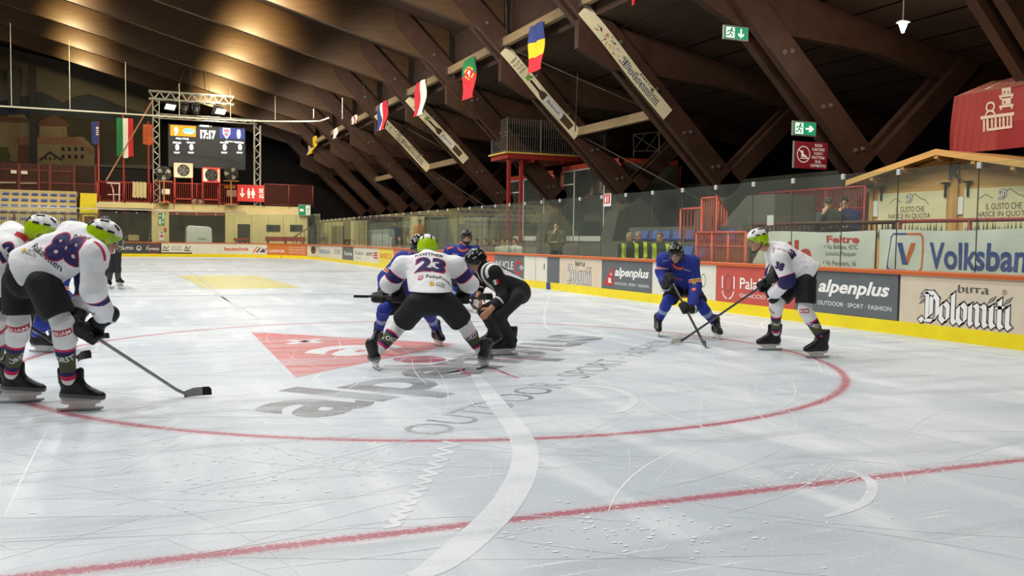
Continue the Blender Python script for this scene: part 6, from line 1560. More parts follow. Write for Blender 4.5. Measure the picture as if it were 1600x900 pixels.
# ------------------------------------------------------------------ people
def tparam(v, a, b):
    ba = b-a; return (v-a)@ba/(ba@ba)
LOG = []
def person(sp):
    k = sp['kind']; S = sp.get('s', 1.0); hk = k in ('white', 'blue'); w0 = sp['w']
    J = {n: at(p[0], p[1], w0+p[2]) for n, p in sp['j'].items()}
    pel, nk = J['pel'], J['nk']; root = thing('person', sp['label'], 'person', (pel[0], pel[1], sp.get('base', 0.0)), sp.get('group'))
    sd = nrm(J['shr']-J['shl']); spine = nrm(nk-pel); fr = nrm(np.cross(spine, sd)); 
    look = camdir(*sp['look'])
    if fr@look < 0: fr = -fr
    hr = nrm(np.cross(look, UP)); hu = np.cross(hr, look); R = np.array([hr, look, hu]); hc = J['hd']
    roll = sp.get('roll', 0)
    if roll: c_, s_ = math.cos(roll), math.sin(roll); hr, hu = hr*c_+hu*s_, hu*c_-hr*s_; R = np.array([hr, look, hu])
    hp, L = head_prims(hc, R, S)
    # hands: on the stick or free
    hands = {}; st = sp.get('stick')
    if st:
        P0, P1 = at(*st['p0'][:2], w0+st['p0'][2]), (gnd(*st['p1'][:2], .02) if len(st['p1']) == 2 else at(*st['p1'][:2], w0+st['p1'][2])); sdir = nrm(P1-P0)
    for side in ('l', 'r'):
        e = J['el'+side]
        if st and side in st['hands']:
            c = P0+(P1-P0)*st['hands'][side]; X = sdir; Z = nrm((e-c)-X*((e-c)@X)); Y = np.cross(Z, X)
            hands[side] = ('grip', c, X, Y, Z); J['wr'+side] = c+Z*.155*S+Y*.045*S
        elif 'wr'+side not in J: J['wr'+side] = J['hn'+side]+nrm(e-J['hn'+side])*.07*S
    seat_ = sp.get('upper')
    # feet
    feet = {}
    if not seat_:
        for side in ('l', 'r'):
            if 'ft'+side in sp:
                g_ = gnd(*sp['ft'+side], sp.get('base', 0.0)); td = nrm(RH*sp['toe'][side][0]+FH*sp['toe'][side][1]); feet[side] = (g_, td)
                J['an'+side] = g_+UP*(.20 if k != 'spect' else .09)*S-td*.045*S
    for a, b in (('shl', 'ell'), ('ell', 'wrl'), ('shr', 'elr'), ('elr', 'wrr'), ('hpl', 'knl'), ('knl', 'anl'), ('hpr', 'knr'), ('knr', 'anr'), ('pel', 'nk'), ('nk', 'hd'), ('shl', 'shr')):
        if a in J and b in J: LOG.append((sp['id'], a+'-'+b, round(float(np.linalg.norm(J[a]-J[b])), 2)))
    bulk = sp.get('bulk', 1.0)*S
    hres = sp.get('h', .009)
    body = list(hp)+[cap(L(0, -.03, -.07), nk+spine*.0, .056*S, .064*S), ecap(nk-spine*.10, pel, sd, (.13*S, .085*S), (.11*S, .09*S))]
    for s_ in ('l', 'r'):
        body += [cap(nk-spine*.05, J['sh'+s_], .05*S, .05*S)]+chain([J['sh'+s_], J['el'+s_], J['wr'+s_]], [.05*S, .042*S, .033*S if not hk else .03*S])
        if 'kn'+s_ in J and 'an'+s_ in J: body += chain([pel, J['hp'+s_], J['kn'+s_], J['an'+s_]], [.08*S, .075*S, .045*S, .036*S])
        if s_ not in hands and not sp.get('gloves'):
            hd = J['hn'+s_]; u = nrm(hd-J['wr'+s_]); body += [cap(J['wr'+s_], hd-u*.02, .030*S, .034*S)]+hand_prims(hd, u, camdir(*sp.get('palm', {}).get(s_, (0, -1, .3))), S, 1 if s_ == 'l' else -1)
    bo = mesh_obj('body', skin_mesh('body', union(body, .018*S), hres, sp.get('skin', SKIN), 1), root)
    for q in (-1, 1):
        b = MB(); c = L(q*.031, .084, .006); b.lathe(c, look, [(-.006, .010), (.002, .013), (.006, .008)], 8); b.build('eye', EYE, root, smooth=True)
        b = MB(); b.bar(L(q*.018, .092, .026), L(q*.045, .080, .027), .012, .008); b.build('eyebrow', HAIR, root)
    b = MB(); b.bar(L(-.022, .096, -.062), L(.022, .096, -.062), .012, .010); b.build('mouth', LIP, root, bevel=.003)
    if sp.get('beard'): mesh_obj('beard', skin_mesh('beard', union([ell(L(0, .040, -.088), R, V(.060, .058, .042)*S), ell(L(.05, .02, -.06), R, V(.018, .035, .045)*S), ell(L(-.05, .02, -.06), R, V(.018, .035, .045)*S)], .02), .009, HAIR, 1), root)
    # hair or helmet
    if sp.get('helmet'):
        M_ = frame4(hc, hr, look, hu, S*1.06); h_ = inst('helmet', HEL_ME[sp['helmet']], M_, root); inst('visor', VIS_ME, None, root, h_); inst('chin_strap', STRAP_ME, None, root, h_); sp['helm_obj'] = h_; sp['helm_M'] = M_
        if sp.get('hair'): mesh_obj('hair', skin_mesh('hair', union([ell(L(0, -.075, -.055), R, V(.062, .04, .055)*S)], .02), .010, sp['hair'], 1), root)
    else:
        hm = sp.get('hair', HAIR); big = union([ell(L(0, -.022, .042), R, V(.086, .100, .092)*S), ell(L(0, -.06, -.01), R, V(.074, .06, .08)*S)], .02); F0 = big[0]; pf = L(0, .14, -.01)
        def FH_(P, F0=F0): return np.maximum(F0(P), (.105*S-np.linalg.norm((P-pf)@R.T/[1.0, 1, .92], axis=1)))
        mesh_obj(sp.get('hatname', 'hair'), skin_mesh('hair', (FH_, big[1], big[2]), .009, hm, 1), root)
        if sp.get('cap_brim'):
            b = MB(); vs = [L(.075*math.cos(a), .07+.085*math.sin(a), .055-.012*math.sin(a)) for a in np.linspace(0, PI, 11)]; b.prism(vs, hu*.006); b.build('cap_brim', hm, root)
    # upper garment
    tor = [ecap(pel-spine*sp.get('hemlen', .10)*1.7, nk-spine*.13, sd, (.205*bulk, .195*bulk) if hk else (.185*bulk, .155*bulk), (.215*bulk, .150*bulk)), cap(J['shl']-sd*.0, J['shr'], .098*bulk, .098*bulk), cap(nk-spine*.06, nk+spine*.0, .095*bulk, .085*bulk)]
    r_ = (.092, .083, .072) if hk else (.072, .064, .052)
    arms = {s_: [cap(J['sh'+s_], J['el'+s_], r_[0]*bulk, r_[1]*bulk), clipend(cap(J['el'+s_], J['wr'+s_]+nrm(J['wr'+s_]-J['el'+s_])*.1, r_[1]*bulk, r_[2]*bulk), J['wr'+s_]-nrm(J['wr'+s_]-J['el'+s_])*.015, J['wr'+s_]-J['el'+s_])] for s_ in ('l', 'r')}
    hem = pel-spine*sp.get('hemlen', .10); hd_ = spine
    if 'hem' in sp: hem = at(sp['hem'][0], sp['hem'][1], w0+sp['hem'][2]); hd_ = UP
    Ftor = union(tor, .06)
    Ft, lo, hi = Ftor
    def torso_cut(P): return np.maximum(Ft(P), (P-hem)@(-hd_))
    torso_cut.box = (lo, hi)
    FL = union([torso_cut]+arms['l']+arms['r'], .05*S, sp.get('fold', .013), fade=lambda P: np.clip(((P-hem)@hd_-.01)/.07, 0, 1))
    def a_arm(v):
        out = np.full(len(v), -.0); dt = Ft(v)
        for s_ in ('l', 'r'):
            a, e, w = J['sh'+s_], J['el'+s_], J['wr'+s_]; t1 = tparam(v, a, e); t2 = tparam(v, e, w); d1 = cap(a, e, .09, .085)(v); d2 = cap(e, w, .085, .07)(v)
            L1 = np.linalg.norm(e-a); L2 = np.linalg.norm(w-e)
            val = np.where(d2 < d1, 1+np.clip(t2, -.3, 1.2), np.clip(t1, 0, 1.1)); bl = np.clip((d1-d2)/.04*.5+.5, 0, 1); val = (np.clip(t1, 0, 1.0))*(1-bl)+(1+np.clip(t2, 0, 1.2))*bl
            m = np.minimum(d1, d2) < dt+.01; out = np.where(m & (val > out), val, out)
        return np.where(out > .12, out+sp.get('bshift', 0), out)
    def a_lat(v): return (v-nk)@sd+np.where(a_arm(v) > .12, 5, 0)*0
    mats = {'white': J_WHITE, 'blue': J_BLUE, 'ref': J_REF}.get(k, sp.get('top'))
    gj = mesh_obj('jersey' if k != 'spect' else sp.get('topname', 'jacket'), skin_mesh('jersey', FL, sp.get('hj', .012), mats, 2, {'arm': a_arm, 'lat': a_lat, 'hem': lambda v: (v-hem)@hd_}), root)
    sp['top_obj'] = gj
    if k == 'blue':
        b = MB(); ring = []; n1 = nrm(spine*.9+fr*.35); a_ = sd; c_ = np.cross(n1, a_)
        for r0, m_ in ((.098, 'collar'),):
            b.tube([nk+spine*.01+fr*.03+(a_*math.cos(t)*r0+c_*math.sin(t)*r0*1.15) for t in np.linspace(0, 2*PI, 21)], .020, 6)
        b.build('collar', mat('collar_orange', ORA, .7), root, smooth=True)
    # trousers and legs
    if not seat_:
        if hk:
            pp = [ell(pel-spine*.02, np.array([sd, fr, spine]), V(.180, .160, .135)*bulk)]
            for s_ in ('l', 'r'):
                h0, k0 = J['hp'+s_], J['kn'+s_]; d_ = nrm(k0-h0); Lh = np.linalg.norm(k0-h0); pp.append(clipend(cap(h0, k0+d_*.1,   .120*bulk, .116*bulk), h0+d_*max(.12, Lh-.075*S), d_))
            mesh_obj('hockey_pants', skin_mesh('hockey_pants', union(pp, .05, .006), .012, PANT, 2), root); sp['pants_obj'] = root.children[-1]
            for s_ in ('l', 'r'):
                k0, a0 = J['kn'+s_], J['an'+s_]; d_ = nrm(a0-k0); h0 = J['hp'+s_]; dk_ = nrm(h0-k0)
                fwd_ = nrm(feet[s_][1]) if s_ in feet else fr
                pr = [cap(k0+dk_*.10*S, k0, .080*S, .078*S), cap(k0, k0+d_*.12*S+fwd_*.012, .079*S, .074*S), cap(k0+d_*.10*S, a0+d_*.0, .073*S, .050*S), cap(k0+d_*.10*S-fwd_*.022, k0+d_*.24*S-fwd_*.018, .060*S, .05*S)]
                o = mesh_obj('hockey_sock', skin_mesh('hockey_sock', union(pr, .03, .003), .010, SOCK_W if k == 'white' else SOCK_B, 2, {'leg': (lambda v, k0=k0, a0=a0: tparam(v, k0, a0))}), root); sp['sock'+s_] = o
        else:
            hipz = [ell(pel-spine*.02, np.array([sd, fr, spine]), V(.165, .145, .15)*bulk)]
            for s_ in ('l', 'r'):
                h0, k0, a0 = J['hp'+s_], J['kn'+s_], J['an'+s_]; hipz += [cap(h0, k0, .102*bulk, .080*bulk), cap(k0, a0+nrm(a0-k0)*.04, .078*bulk, .066*bulk)]
            mesh_obj('trousers', skin_mesh('trousers', union(hipz, .045, .007), .012, sp.get('bottom', PANT2), 2), root)
        for s_, (g_, td) in feet.items():
            tl = sp.get('tilt', {}).get(s_, 0.0); zz = UP; xx = nrm(np.cross(td, zz))
            if k == 'spect':
                b = skin_mesh('shoe', union([cap((0, -.05, .05), (0, .15, .04), .042, .036), cap((0, -.04, .10), (0, -.03, .05), .042, .042)], .02, cuts=[(V(0, 0, 0), V(0, 0, -1))]), .011, BOOT, 1); inst('shoe', b, frame4(g_, xx, td, zz, S), root); continue
            if tl: zz = nrm(UP*math.cos(tl)+xx*math.sin(tl)); xx = nrm(np.cross(td, zz))
            M_ = frame4(g_, xx, td, zz, S); bt_ = inst('skate', BOOT_ME[sp.get('boot', 'k')], M_, root); inst('blade_holder', HOLD_ME, None, root, bt_); inst('runner', RUN_ME, None, root, bt_); inst('laces', LACE_ME, None, root, bt_)
    for s_, h_ in hands.items():
        gl = inst('glove', GLOVE_ME, frame4(h_[1], h_[2], h_[3], h_[4], S), root); inst('cuff_stripe', STRIPE_ME, None, root, gl)
    for s_ in ('l', 'r'):
        if s_ not in hands and sp.get('gloves'):
            c = J['hn'+s_]; Z = nrm(J['el'+s_]-c); X = nrm(np.cross(Z, fr)); Y = np.cross(Z, X); inst('glove', GLOVE_ME, frame4(c, X, Y, Z, S), root)
    if st:
        sr = thing('hockey_stick', st['label'], 'hockey stick', (P0+P1)/2, 'hockey sticks'); b = MB(); xx = nrm(np.cross(sdir, UP)); yy = np.cross(xx, sdir)
        def bar_(a, c, m, nm_, w=.030, t=.022):
            b = MB(); b.obox((a+c)/2, (c-a)/2, xx*w/2, yy*t/2); b.build(nm_, m, sr, bevel=.004)
        Pb = P0-sdir*st.get('over', .05); bar_(Pb, Pb+sdir*.16, mat('grip_tape', st.get('tape', (40, 40, 42)), .8), 'grip_tape', .036, .028); sc = st.get('shaft', (44, 44, 46))
        bar_(Pb+sdir*.16, P1-sdir*.10, mat('shaft_%d_%d_%d' % sc, sc, .35, var=.25, scale=5), 'shaft')
        tip = gnd(*st['tip'][:2], .035) if len(st['tip']) == 2 else at(*st['tip'][:2], w0+st['tip'][2]); bd = nrm(tip-P1); bl = np.linalg.norm(tip-P1); up_ = nrm(UP-bd*(bd@UP)); sn = np.cross(bd, up_)
        if st.get('flat'): up_ = nrm(yy-bd*(bd@yy)); sn = np.cross(bd, up_)
        b = MB(); vs = []; n = 12
        for i in range(n+1):
            t = i/n; c = P1+bd*bl*t+sn*.03*(t-.5)**2*2; hh = .020+.022*min(1, t*3); top = c+up_*(hh+.012)*(1 if t < .93 else .6); bot = c-up_*(.018 if t > .06 else .03)
            for off in (.005, -.005): vs += [top+sn*off, bot+sn*off]
        fs = [];
        for i in range(n):
            a = 4*i; fs += [(a, a+1, a+5, a+4), (a+2, a+6, a+7, a+3), (a, a+4, a+6, a+2), (a+1, a+3, a+7, a+5)]
        fs += [(0, 2, 3, 1), (4*n, 4*n+1, 4*n+3, 4*n+2)]; b.add(vs, fs); b.m = [1 if (j//4)/n > st.get('tapefrac', .5) else 0 for j in range(4*n)]+[0, 1]
        b.build('blade', [mat('shaft_%d_%d_%d' % sc, sc, .35), mat('blade_tape_%d' % st.get('btape', (24, 24, 26))[0], st.get('btape', (24, 24, 26)), .8)], sr)
        b = MB(); b.prism([P1-sdir*.10+xx*.015+yy*.011, P1-sdir*.10-xx*.015+yy*.011, P1-sdir*.10-xx*.015-yy*.011, P1-sdir*.10+xx*.015-yy*.011], (P1+bd*.02)-(P1-sdir*.10)); b.build('heel', mat('shaft_%d_%d_%d' % sc, sc, .35), sr)
    sp['J'] = J; sp['root'] = root
    return sp
def sock_logos(sp, kits):
    for s_, lst in kits.items():
        if 'sock'+s_ not in sp: continue
        D = Decals(sp['sock'+s_])
        for it in lst: D.put(*it)
FORST = lambda w=.17, s='FORST': [dtext(s, w, .048, 0, .02)]
BURM = lambda w=.13: [dpoly([(-w/2, -.026), (w/2, -.026), (w/2, .026), (-w/2, .026)], 5), dtext('BUAM', w*.86, .034, 0, .02)]
TB = {'l': (.05, 0), 'r': (.05, 0)}
# white 88, nearest on the left, bent forward with his stick on the ice
A = person(dict(id='A', kind='white', w=6.80, label='player in white number 88 jersey bent over his stick, nearest on the left', boot='g', h=.007, hj=.010,
  j=dict(pel=(48, 424, .05), nk=(146, 372, .02), hd=(162, 374, .02), shl=(112, 366, .20), shr=(146, 398, -.16), ell=(138, 446, .26), elr=(146, 452, -.14), hpl=(30, 440, .14), hpr=(68, 444, -.08), knl=(30, 506, .16), knr=(99, 508, -.08)),
  look=(.86, -.36, .32), ftl=(27, 629), ftr=(119, 642), toe={'l': (.93, .3), 'r': (.95, .25)}, helmet='w', hair=HAIR, bulk=1.04, hemlen=.03, bshift=-.30,
  stick=dict(p0=(128, 513, .0), p1=(288, 617), tip=(331, 613), hands={'l': -.02, 'r': .075}, label='silver and black hockey stick with black taped blade, held by the white number 88 player', shaft=(150, 148, 150), tapefrac=.62, over=.14)))
# white 13 behind him, cut by the left edge
B = person(dict(id='B', kind='white', w=7.25, label='player in white number 13 jersey cut off by the left edge of the photo', h=.008, hj=.011,
  j=dict(pel=(-62, 424, .05), nk=(40, 374, .0), hd=(68, 364, .0), shl=(18, 366, .20), shr=(12, 392, -.18), ell=(30, 440, .3), elr=(8, 446, -.12), hpl=(-66, 440, .14), hpr=(-40, 444, -.06), knl=(-66, 500, .16), knr=(-2, 506, -.02)),
  look=(.92, -.22, .25), ftl=(-74, 618), ftr=(2, 614), toe={'l': (.93, .3), 'r': (.95, .25)}, helmet='w', hair=mat('hair_fair', (176, 138, 92), .7, var=.3, scale=50, bump=.4), hemlen=.04, bshift=-.3,
  stick=dict(p0=(20, 492, .1), p1=(120, 560, .6), tip=(140, 556, .75), hands={'l': .0, 'r': .11}, label='hockey stick of the white number 13 player, mostly hidden behind number 88')))
# blue player hidden behind the two, only a skate, a sock and a blade tip show
K = person(dict(id='K', kind='blue', w=10.25, label='blue player hidden behind the two white players at the left, one skate showing', h=.014, hj=.016,
  j=dict(pel=(66, 468, .05), nk=(88, 424, .0), hd=(98, 412, .0), shl=(74, 424, .16), shr=(96, 430, -.12), ell=(84, 455, .2), elr=(94, 458, -.15), hpl=(60, 470, .1), hpr=(70, 472, -.05), knl=(82, 500, .12), knr=(66, 504, -.05)),
  look=(.9, -.3, .1), ftl=(92, 545), ftr=(62, 550), toe={'l': (.95, .2), 'r': (.95, -.15)}, helmet='k',
  stick=dict(p0=(98, 478, .0), p1=(158, 527), tip=(172, 526), hands={'l': .0, 'r': .3}, label='hockey stick whose black blade tip shows right of the number 88 glove')))
# white 23, seen from behind in the middle
D = person(dict(id='D', kind='white', w=9.25, label='player in white number 23 jersey crouching at the face-off, seen from behind', h=.009, hj=.010,
  j=dict(pel=(674, 468, .0), nk=(668, 402, .36), hd=(668, 388, .50), shl=(629, 416, .30), shr=(712, 416, .30), ell=(608, 444, .36), elr=(734, 444, .36), hpl=(654, 474, .0), hpr=(696, 474, .0), knl=(624, 508, .22), knr=(726, 508, .22)),
  look=(-.05, -.35, .93), ftl=(590, 577), ftr=(752, 575), toe={'l': (-.35, .94), 'r': (.35, .94)}, tilt={'l': -.28, 'r': .28}, helmet='w', hair=HAIR, bulk=1.08, hemlen=.15, hem=(674, 457, -.1), bshift=.45, boot='g',
  stick=dict(p0=(560, 463, .38), p1=(747, 466, .40), tip=(770, 466, .42), hands={'l': .33, 'r': .87}, label='black hockey stick held level across the thighs of the white number 23 player', shaft=(60, 60, 62), tape=(66, 66, 68), over=.05, flat=True)))
# blue player facing him
E = person(dict(id='E', kind='blue', w=10.95, label='blue player bending at the face-off, half hidden behind white number 23', h=.011, hj=.012,
  j=dict(pel=(640, 462, .25), nk=(651, 402, -.18), hd=(655, 386, -.28), shl=(629, 407, -.12), shr=(676, 407, -.12), ell=(602, 434, -.15), elr=(694, 440, -.2), hpl=(628, 466, .22), hpr=(654, 466, .22), knl=(600, 484, -.05), knr=(670, 488, -.02)),
  look=(.1, -.45, -.9), ftl=(590, 543), ftr=(683, 540), toe={'l': (-.15, -1), 'r': (.45, -.9)}, helmet='k', bulk=1.0,
  stick=dict(p0=(582, 463, -.5), p1=(738, 472, -.75), tip=(748, 479, -.82), hands={'l': .06, 'r': .62}, label='hockey stick with white blade tip held by the half-hidden blue player', btape=(214, 214, 210), tapefrac=.1)))
# blue player further back
F_ = person(dict(id='F', kind='blue', w=17.4, label='bearded blue player farther back above the linesman, facing the camera', h=.012, hj=.014, beard=True,
  j=dict(pel=(722, 428, .2), nk=(724, 385, -.1), hd=(729, 371, -.2), shl=(703, 391, -.08), shr=(742, 391, -.08), ell=(696, 408, -.05), elr=(748, 414, -.1), hpl=(716, 430, .2), hpr=(730, 430, .2), knl=(708, 455, -.1), knr=(738, 455, -.1)),
  look=(.05, -.12, -1), ftl=(706, 489), ftr=(742, 489), toe={'l': (-.2, -1), 'r': (.2, -1)}, helmet='k',
  stick=dict(p0=(708, 424, -.3), p1=(742, 486), tip=(750, 487), hands={'l': .0, 'r': .3}, label='hockey stick of the bearded blue player, hidden behind the linesman')))
# linesman crouching at the dot
G = person(dict(id='G', kind='ref', w=10.65, label='linesman in black and white striped shirt crouching at the face-off dot', h=.008, hj=.010,
  j=dict(pel=(809, 455, .05), nk=(756, 421, .05), hd=(744, 408, .02), shl=(752, 424, .22), shr=(771, 425, -.14), ell=(748, 447, .10), elr=(786, 463, -.18), hnl=(748, 466, .0), hnr=(763, 487, -.28), hpl=(803, 460, .14), hpr=(808, 464, -.10), knl=(758, 487, .06), knr=(778, 494, -.20)),
  look=(-.72, -.55, -.38), ftl=(769, 547), ftr=(792, 555), toe={'l': (-.97, -.2), 'r': (-.93, -.3)}, helmet='k', hair=HAIR, palm={'l': (0, -1, 0), 'r': (-.6, -.5, .3)}, fold=.005, hemlen=.0))
# blue 47
H = person(dict(id='H', kind='blue', w=12.85, label='blue number 47 player bending with stick down beside the red board', h=.009, hj=.011,
  j=dict(pel=(1071, 444, .28), nk=(1062, 407, -.08), hd=(1056, 396, -.18), shl=(1037, 405, -.04), shr=(1082, 410, -.06), ell=(1033, 424, .0), elr=(1087, 447, -.10), hpl=(1060, 450, .25), hpr=(1080, 450, .22), knl=(1043, 471, .0), knr=(1096, 478, -.08)),
  look=(-.35, -.42, -.85), ftl=(1028, 525), ftr=(1119, 529), toe={'l': (-.1, -1), 'r': (.1, -1)}, helmet='k', beard=False,
  stick=dict(p0=(1046, 433, -.28), p1=(1100, 537), tip=(1104, 541), hands={'l': .02, 'r': .46}, label='thin dark hockey stick pointing down in front of the blue number 47 player', shaft=(50, 50, 54))))
# white 38
I_ = person(dict(id='I', kind='white', w=10.95, label='player in white number 38 jersey leaning left with long stick, right of the blue player', h=.008, hj=.010,
  j=dict(pel=(1256, 424, .02), nk=(1205, 388, .05), hd=(1183, 376, .0), shl=(1209, 392, .20), shr=(1219, 404, -.16), ell=(1207, 430, .22), elr=(1231, 438, -.18), hpl=(1246, 436, .14), hpr=(1259, 440, -.10), knl=(1213, 473, .14), knr=(1258, 484, -.14)),
  look=(-.93, -.22, -.25), ftl=(1206, 547), ftr=(1280, 559), toe={'l': (-.97, -.12), 'r': (-.95, -.22)}, helmet='w', hair=HAIR, bulk=1.04, hemlen=.09,
  stick=dict(p0=(1212, 432, -.05), p1=(1066, 532), tip=(1050, 536), hands={'l': .02, 'r': .12}, label='long dark hockey stick with white taped blade reaching left from the white number 38 player', shaft=(58, 54, 54), btape=(226, 224, 214), tapefrac=.05)))
# far linesman
C_ = person(dict(id='C', kind='ref', w=22.6, label='standing linesman far away behind the white number 88 player', h=.014, hj=.016,
  j=dict(pel=(178, 396, .0), nk=(170, 357, .0), hd=(164, 347, -.05), shl=(160, 364, -.05), shr=(183, 364, .05), ell=(157, 382, -.05), elr=(188, 382, .05), hnl=(162, 396, -.15), hnr=(184, 398, -.05), hpl=(173, 398, .0), hpr=(183, 398, .0), knl=(173, 422, -.05), knr=(184, 422, -.05)),
  look=(-.35, .0, -.93), ftl=(171, 449), ftr=(186, 446), toe={'l': (.5, -.8), 'r': (.8, -.5)}, helmet='k', hemlen=.02))

# ---- lettering on the clothes
def D2(s, w, h, dy=0, big=.004):                     # navy figure with magenta edge
    return [dtext(s, w*1.10, h*1.10, 2, .055, 0, dy), dtext(s, w, h, 1, .045, 0, dy)]
d = Decals(A['top_obj'])
d.put('back_number', D2('88', .30, .22), 103, 388, (.93, -.28))
d.put('name_lettering', [dtext('NIM', .13, .04, 3)], 128, 371, (.95, -.35))
d.put('sponsor_lettering', [dtext('RaikaRitten', .30, .05, 3, .005)], 70, 398, (.75, -.62)); d.put('sponsor_badge', [dtext('RITTEN', .10, .022, 3, 0, .03, .014), dtext('RENON', .10, .022, 3, 0, .03, -.014), dpoly(disc(-.055, 0, .02, 12), 7)], 46, 394, (.85, -.42))
d.put('sleeve_number', D2('8', .055, .085), 168, 425, (.75, -.5)); d.put('side_panel', [dpoly([(-.05, -.10), (.05, -.10), (.075, .10), (-.02, .10)], 1)], 118, 435, (.9, -.2)); d.put('sleeve_print', [dtext('alp', .07, .035, 3, .01)], 143, 489, (1, .1))
d.put('shoulder_stripe', [dpoly([(-.08, -.012), (.08, -.012), (.08, .012), (-.08, .012)], 2)], 160, 390, (.62, -.78))
d = Decals(A['pants_obj']); d.put('pants_print', [dtext('alps', .07, .03, 0, .01), dpoly(disc(.075, 0, .017, 14), 0)], 77, 494, (1, .02)); d.put('pants_stripe', [dpoly([(-.02, -.12), (.02, -.12), (.02, .12), (-.02, .12)], 0)], 112, 482, (1, .1)); d.put('pants_patch', [dpoly([(-.05, -.045), (.05, -.045), (.05, .045), (-.05, .045)], 8), dpoly([(-.05, -.045), (.05, -.045), (.05, -.02), (-.05, -.02)], 7)], 18, 493, (1, -.05))
sock_logos(A, {'l': [('sock_lettering', FORST(.20, 'FORST F'), 29, 560, (1, .02)), ('sock_badge', BURM(.16), 27, 516, (1, -.12))], 'r': [('sock_lettering', FORST(.20, 'FORST F'), 102, 562, (1, .02)), ('sock_badge', BURM(.13), 97, 521, (1, .05))]})
d = Decals(B['top_obj']); d.put('sleeve_number', D2('13', .13, .13), 10, 394, (.9, .38)); d.put('shoulder_patch', [dpoly([(-.05, -.025), (.05, -.025), (.05, .025), (-.05, .025)], 5)], 34, 369, (.95, -.25))
sock_logos(B, {'r': [('sock_lettering', FORST(.20, 'FORST'), 3, 560, (1, .02)), ('sock_badge', BURM(.15), 6, 518, (1, .02))]})
d = Decals(D['top_obj'])
d.put('back_number', D2('23', .30, .19), 673, 413, (1, -.02)); d.put('name_lettering', [dtext('KOSTNER', .30, .045, 3, .02)], 671, 397, (1, -.02))
d.put('sponsor_lettering', [dtext('RaikaRitten', .28, .05, 3, .01, .02)], 684, 433, (1, -.08)); d.put('sponsor_badge', [dpoly(disc(0, 0, .032, 14), 5), dpoly(disc(0, 0, .022, 14), 0), dtext('B', .02, .026, 5, .01)], 657, 434, (1, 0))
d.put('sponsor_small', [dtext('RITTEN', .09, .024, 3, 0, .035, .016), dtext('RENON', .09, .024, 3, 0, .035, -.016), dpoly(disc(-.055, 0, .027, 14), 7)], 683, 444, (1, -.02))
d = Decals(D['pants_obj']); d.put('pants_patch', [dpoly([(-.055, -.045), (.055, -.045), (.055, .045), (-.055, .045)], 0), dpoly([(-.02, -.045), (.03, -.045), (.03, -.015), (-.02, -.015)], 7)], 637, 494, (.95, -.28)); d.put('pants_print', [dtext('alps', .07, .025, 0, .01, -.01), dpoly(disc(.06, 0, .016, 12), 0)], 710, 495, (.96, .28))
sock_logos(D, {'l': [('sock_lettering', FORST(.15, 'FORST'), 611, 530, (.94, -.34)), ('sock_badge', BURM(.12), 628, 508, (.94, -.3))], 'r': [('sock_lettering', FORST(.15, 'FORST'), 736, 527, (.94, .34)), ('sock_badge', BURM(.12), 722, 507, (.95, .3))]})
d = Decals(E['top_obj']); d.put('sleeve_badge', [dpoly(disc(0, 0, .04, 14), 4), dpoly(disc(0, 0, .022, 10), 5)], 600, 436, (1, .1)); d.put('sleeve_number', [dtext('17', .09, .10, 0, .03)], 614, 420, (.8, .5))
for s_, px, py in (('l', 597, 491), ('r', 670, 492)): sock_logos(E, {s_: [('sock_lettering', [dtext('alpen', .09, .025, 8)], px, py, (1, 0))]})
d = Decals(F_['top_obj']); d.put('chest_number', [dtext('17', .14, .12, 0, .03)], 722, 406, (1, 0)); d.put('chest_print', [dtext('alpen', .12, .035, 0)], 711, 397, (1, 0)); d.put('shoulder_patch', [dpoly([(-.06, -.02), (.06, -.02), (.06, .02), (-.06, .02)], 4)], 703, 387, (.9, .3))
d = Decals(G['top_obj']); d.put('sleeve_flag', [dpoly([(-.04, -.03), (-.013, -.03), (-.013, .03), (-.04, .03)], 6), dpoly([(-.013, -.03), (.013, -.03), (.013, .03), (-.013, .03)], 0), dpoly([(.013, -.03), (.04, -.03), (.04, .03), (.013, .03)], 5)], 774, 441, (.95, .3))
d = Decals(H['top_obj']); d.put('sleeve_number', [dtext('47', .085, .085, 7, .04)], 1085, 440, (1, .1)); d.put('sleeve_badge', [dpoly(disc(0, 0, .032, 14), 4), dtext('o', .02, .02, 0, .02)], 1084, 452, (1, .1)); d.put('chest_print', [dtext('alpen', .09, .03, 0, 0)], 1074, 422, (1, -.3)); d.put('chest_badge', [dtext('FELTRE', .12, .03, 4, .01)], 1060, 436, (1, -.1)); d.put('shoulder_print', [dtext('birra', .08, .03, 8)], 1040, 407, (1, .2))
for s_, px, py in (('l', 1037, 490), ('r', 1104, 494)): sock_logos(H, {s_: [('sock_lettering', [dtext('alpen', .10, .03, 8)], px, py, (1, -.1))]})
d = Decals(I_['top_obj']); d.put('sleeve_number', D2('38', .10, .09), 1218, 416, (.96, -.2)); d.put('shoulder_lettering', [dtext('RITTEN', .13, .03, 5, .01)], 1209, 391, (.5, -.85)); d.put('name_lettering', [dtext('KOSP', .11, .04, 3)], 1222, 390, (.55, -.8)); d.put('back_number', D2('3', .10, .13), 1237, 397, (.6, -.8)); d.put('sleeve_print', [dtext('alperia', .09, .03, 3, .01)], 1215, 444, (.9, -.35)); d.put('sleeve_badge', [dpoly(disc(0, 0, .03, 14), 3), dpoly(disc(0, 0, .02, 12), 0)], 1206, 424, (1, 0))
d = Decals(I_['pants_obj']); d.put('pants_stripe', [dpoly([(-.045, -.14), (.045, -.14), (.045, .14), (-.045, .14)], 0), dtext('TRANSPORT', .24, .05, 5, .01)], 1260, 448, (.05, 1)); d.put('pants_patch', [dpoly([(-.03, -.05), (.03, -.05), (.03, .05), (-.03, .05)], 8)], 1245, 463, (1, 0))
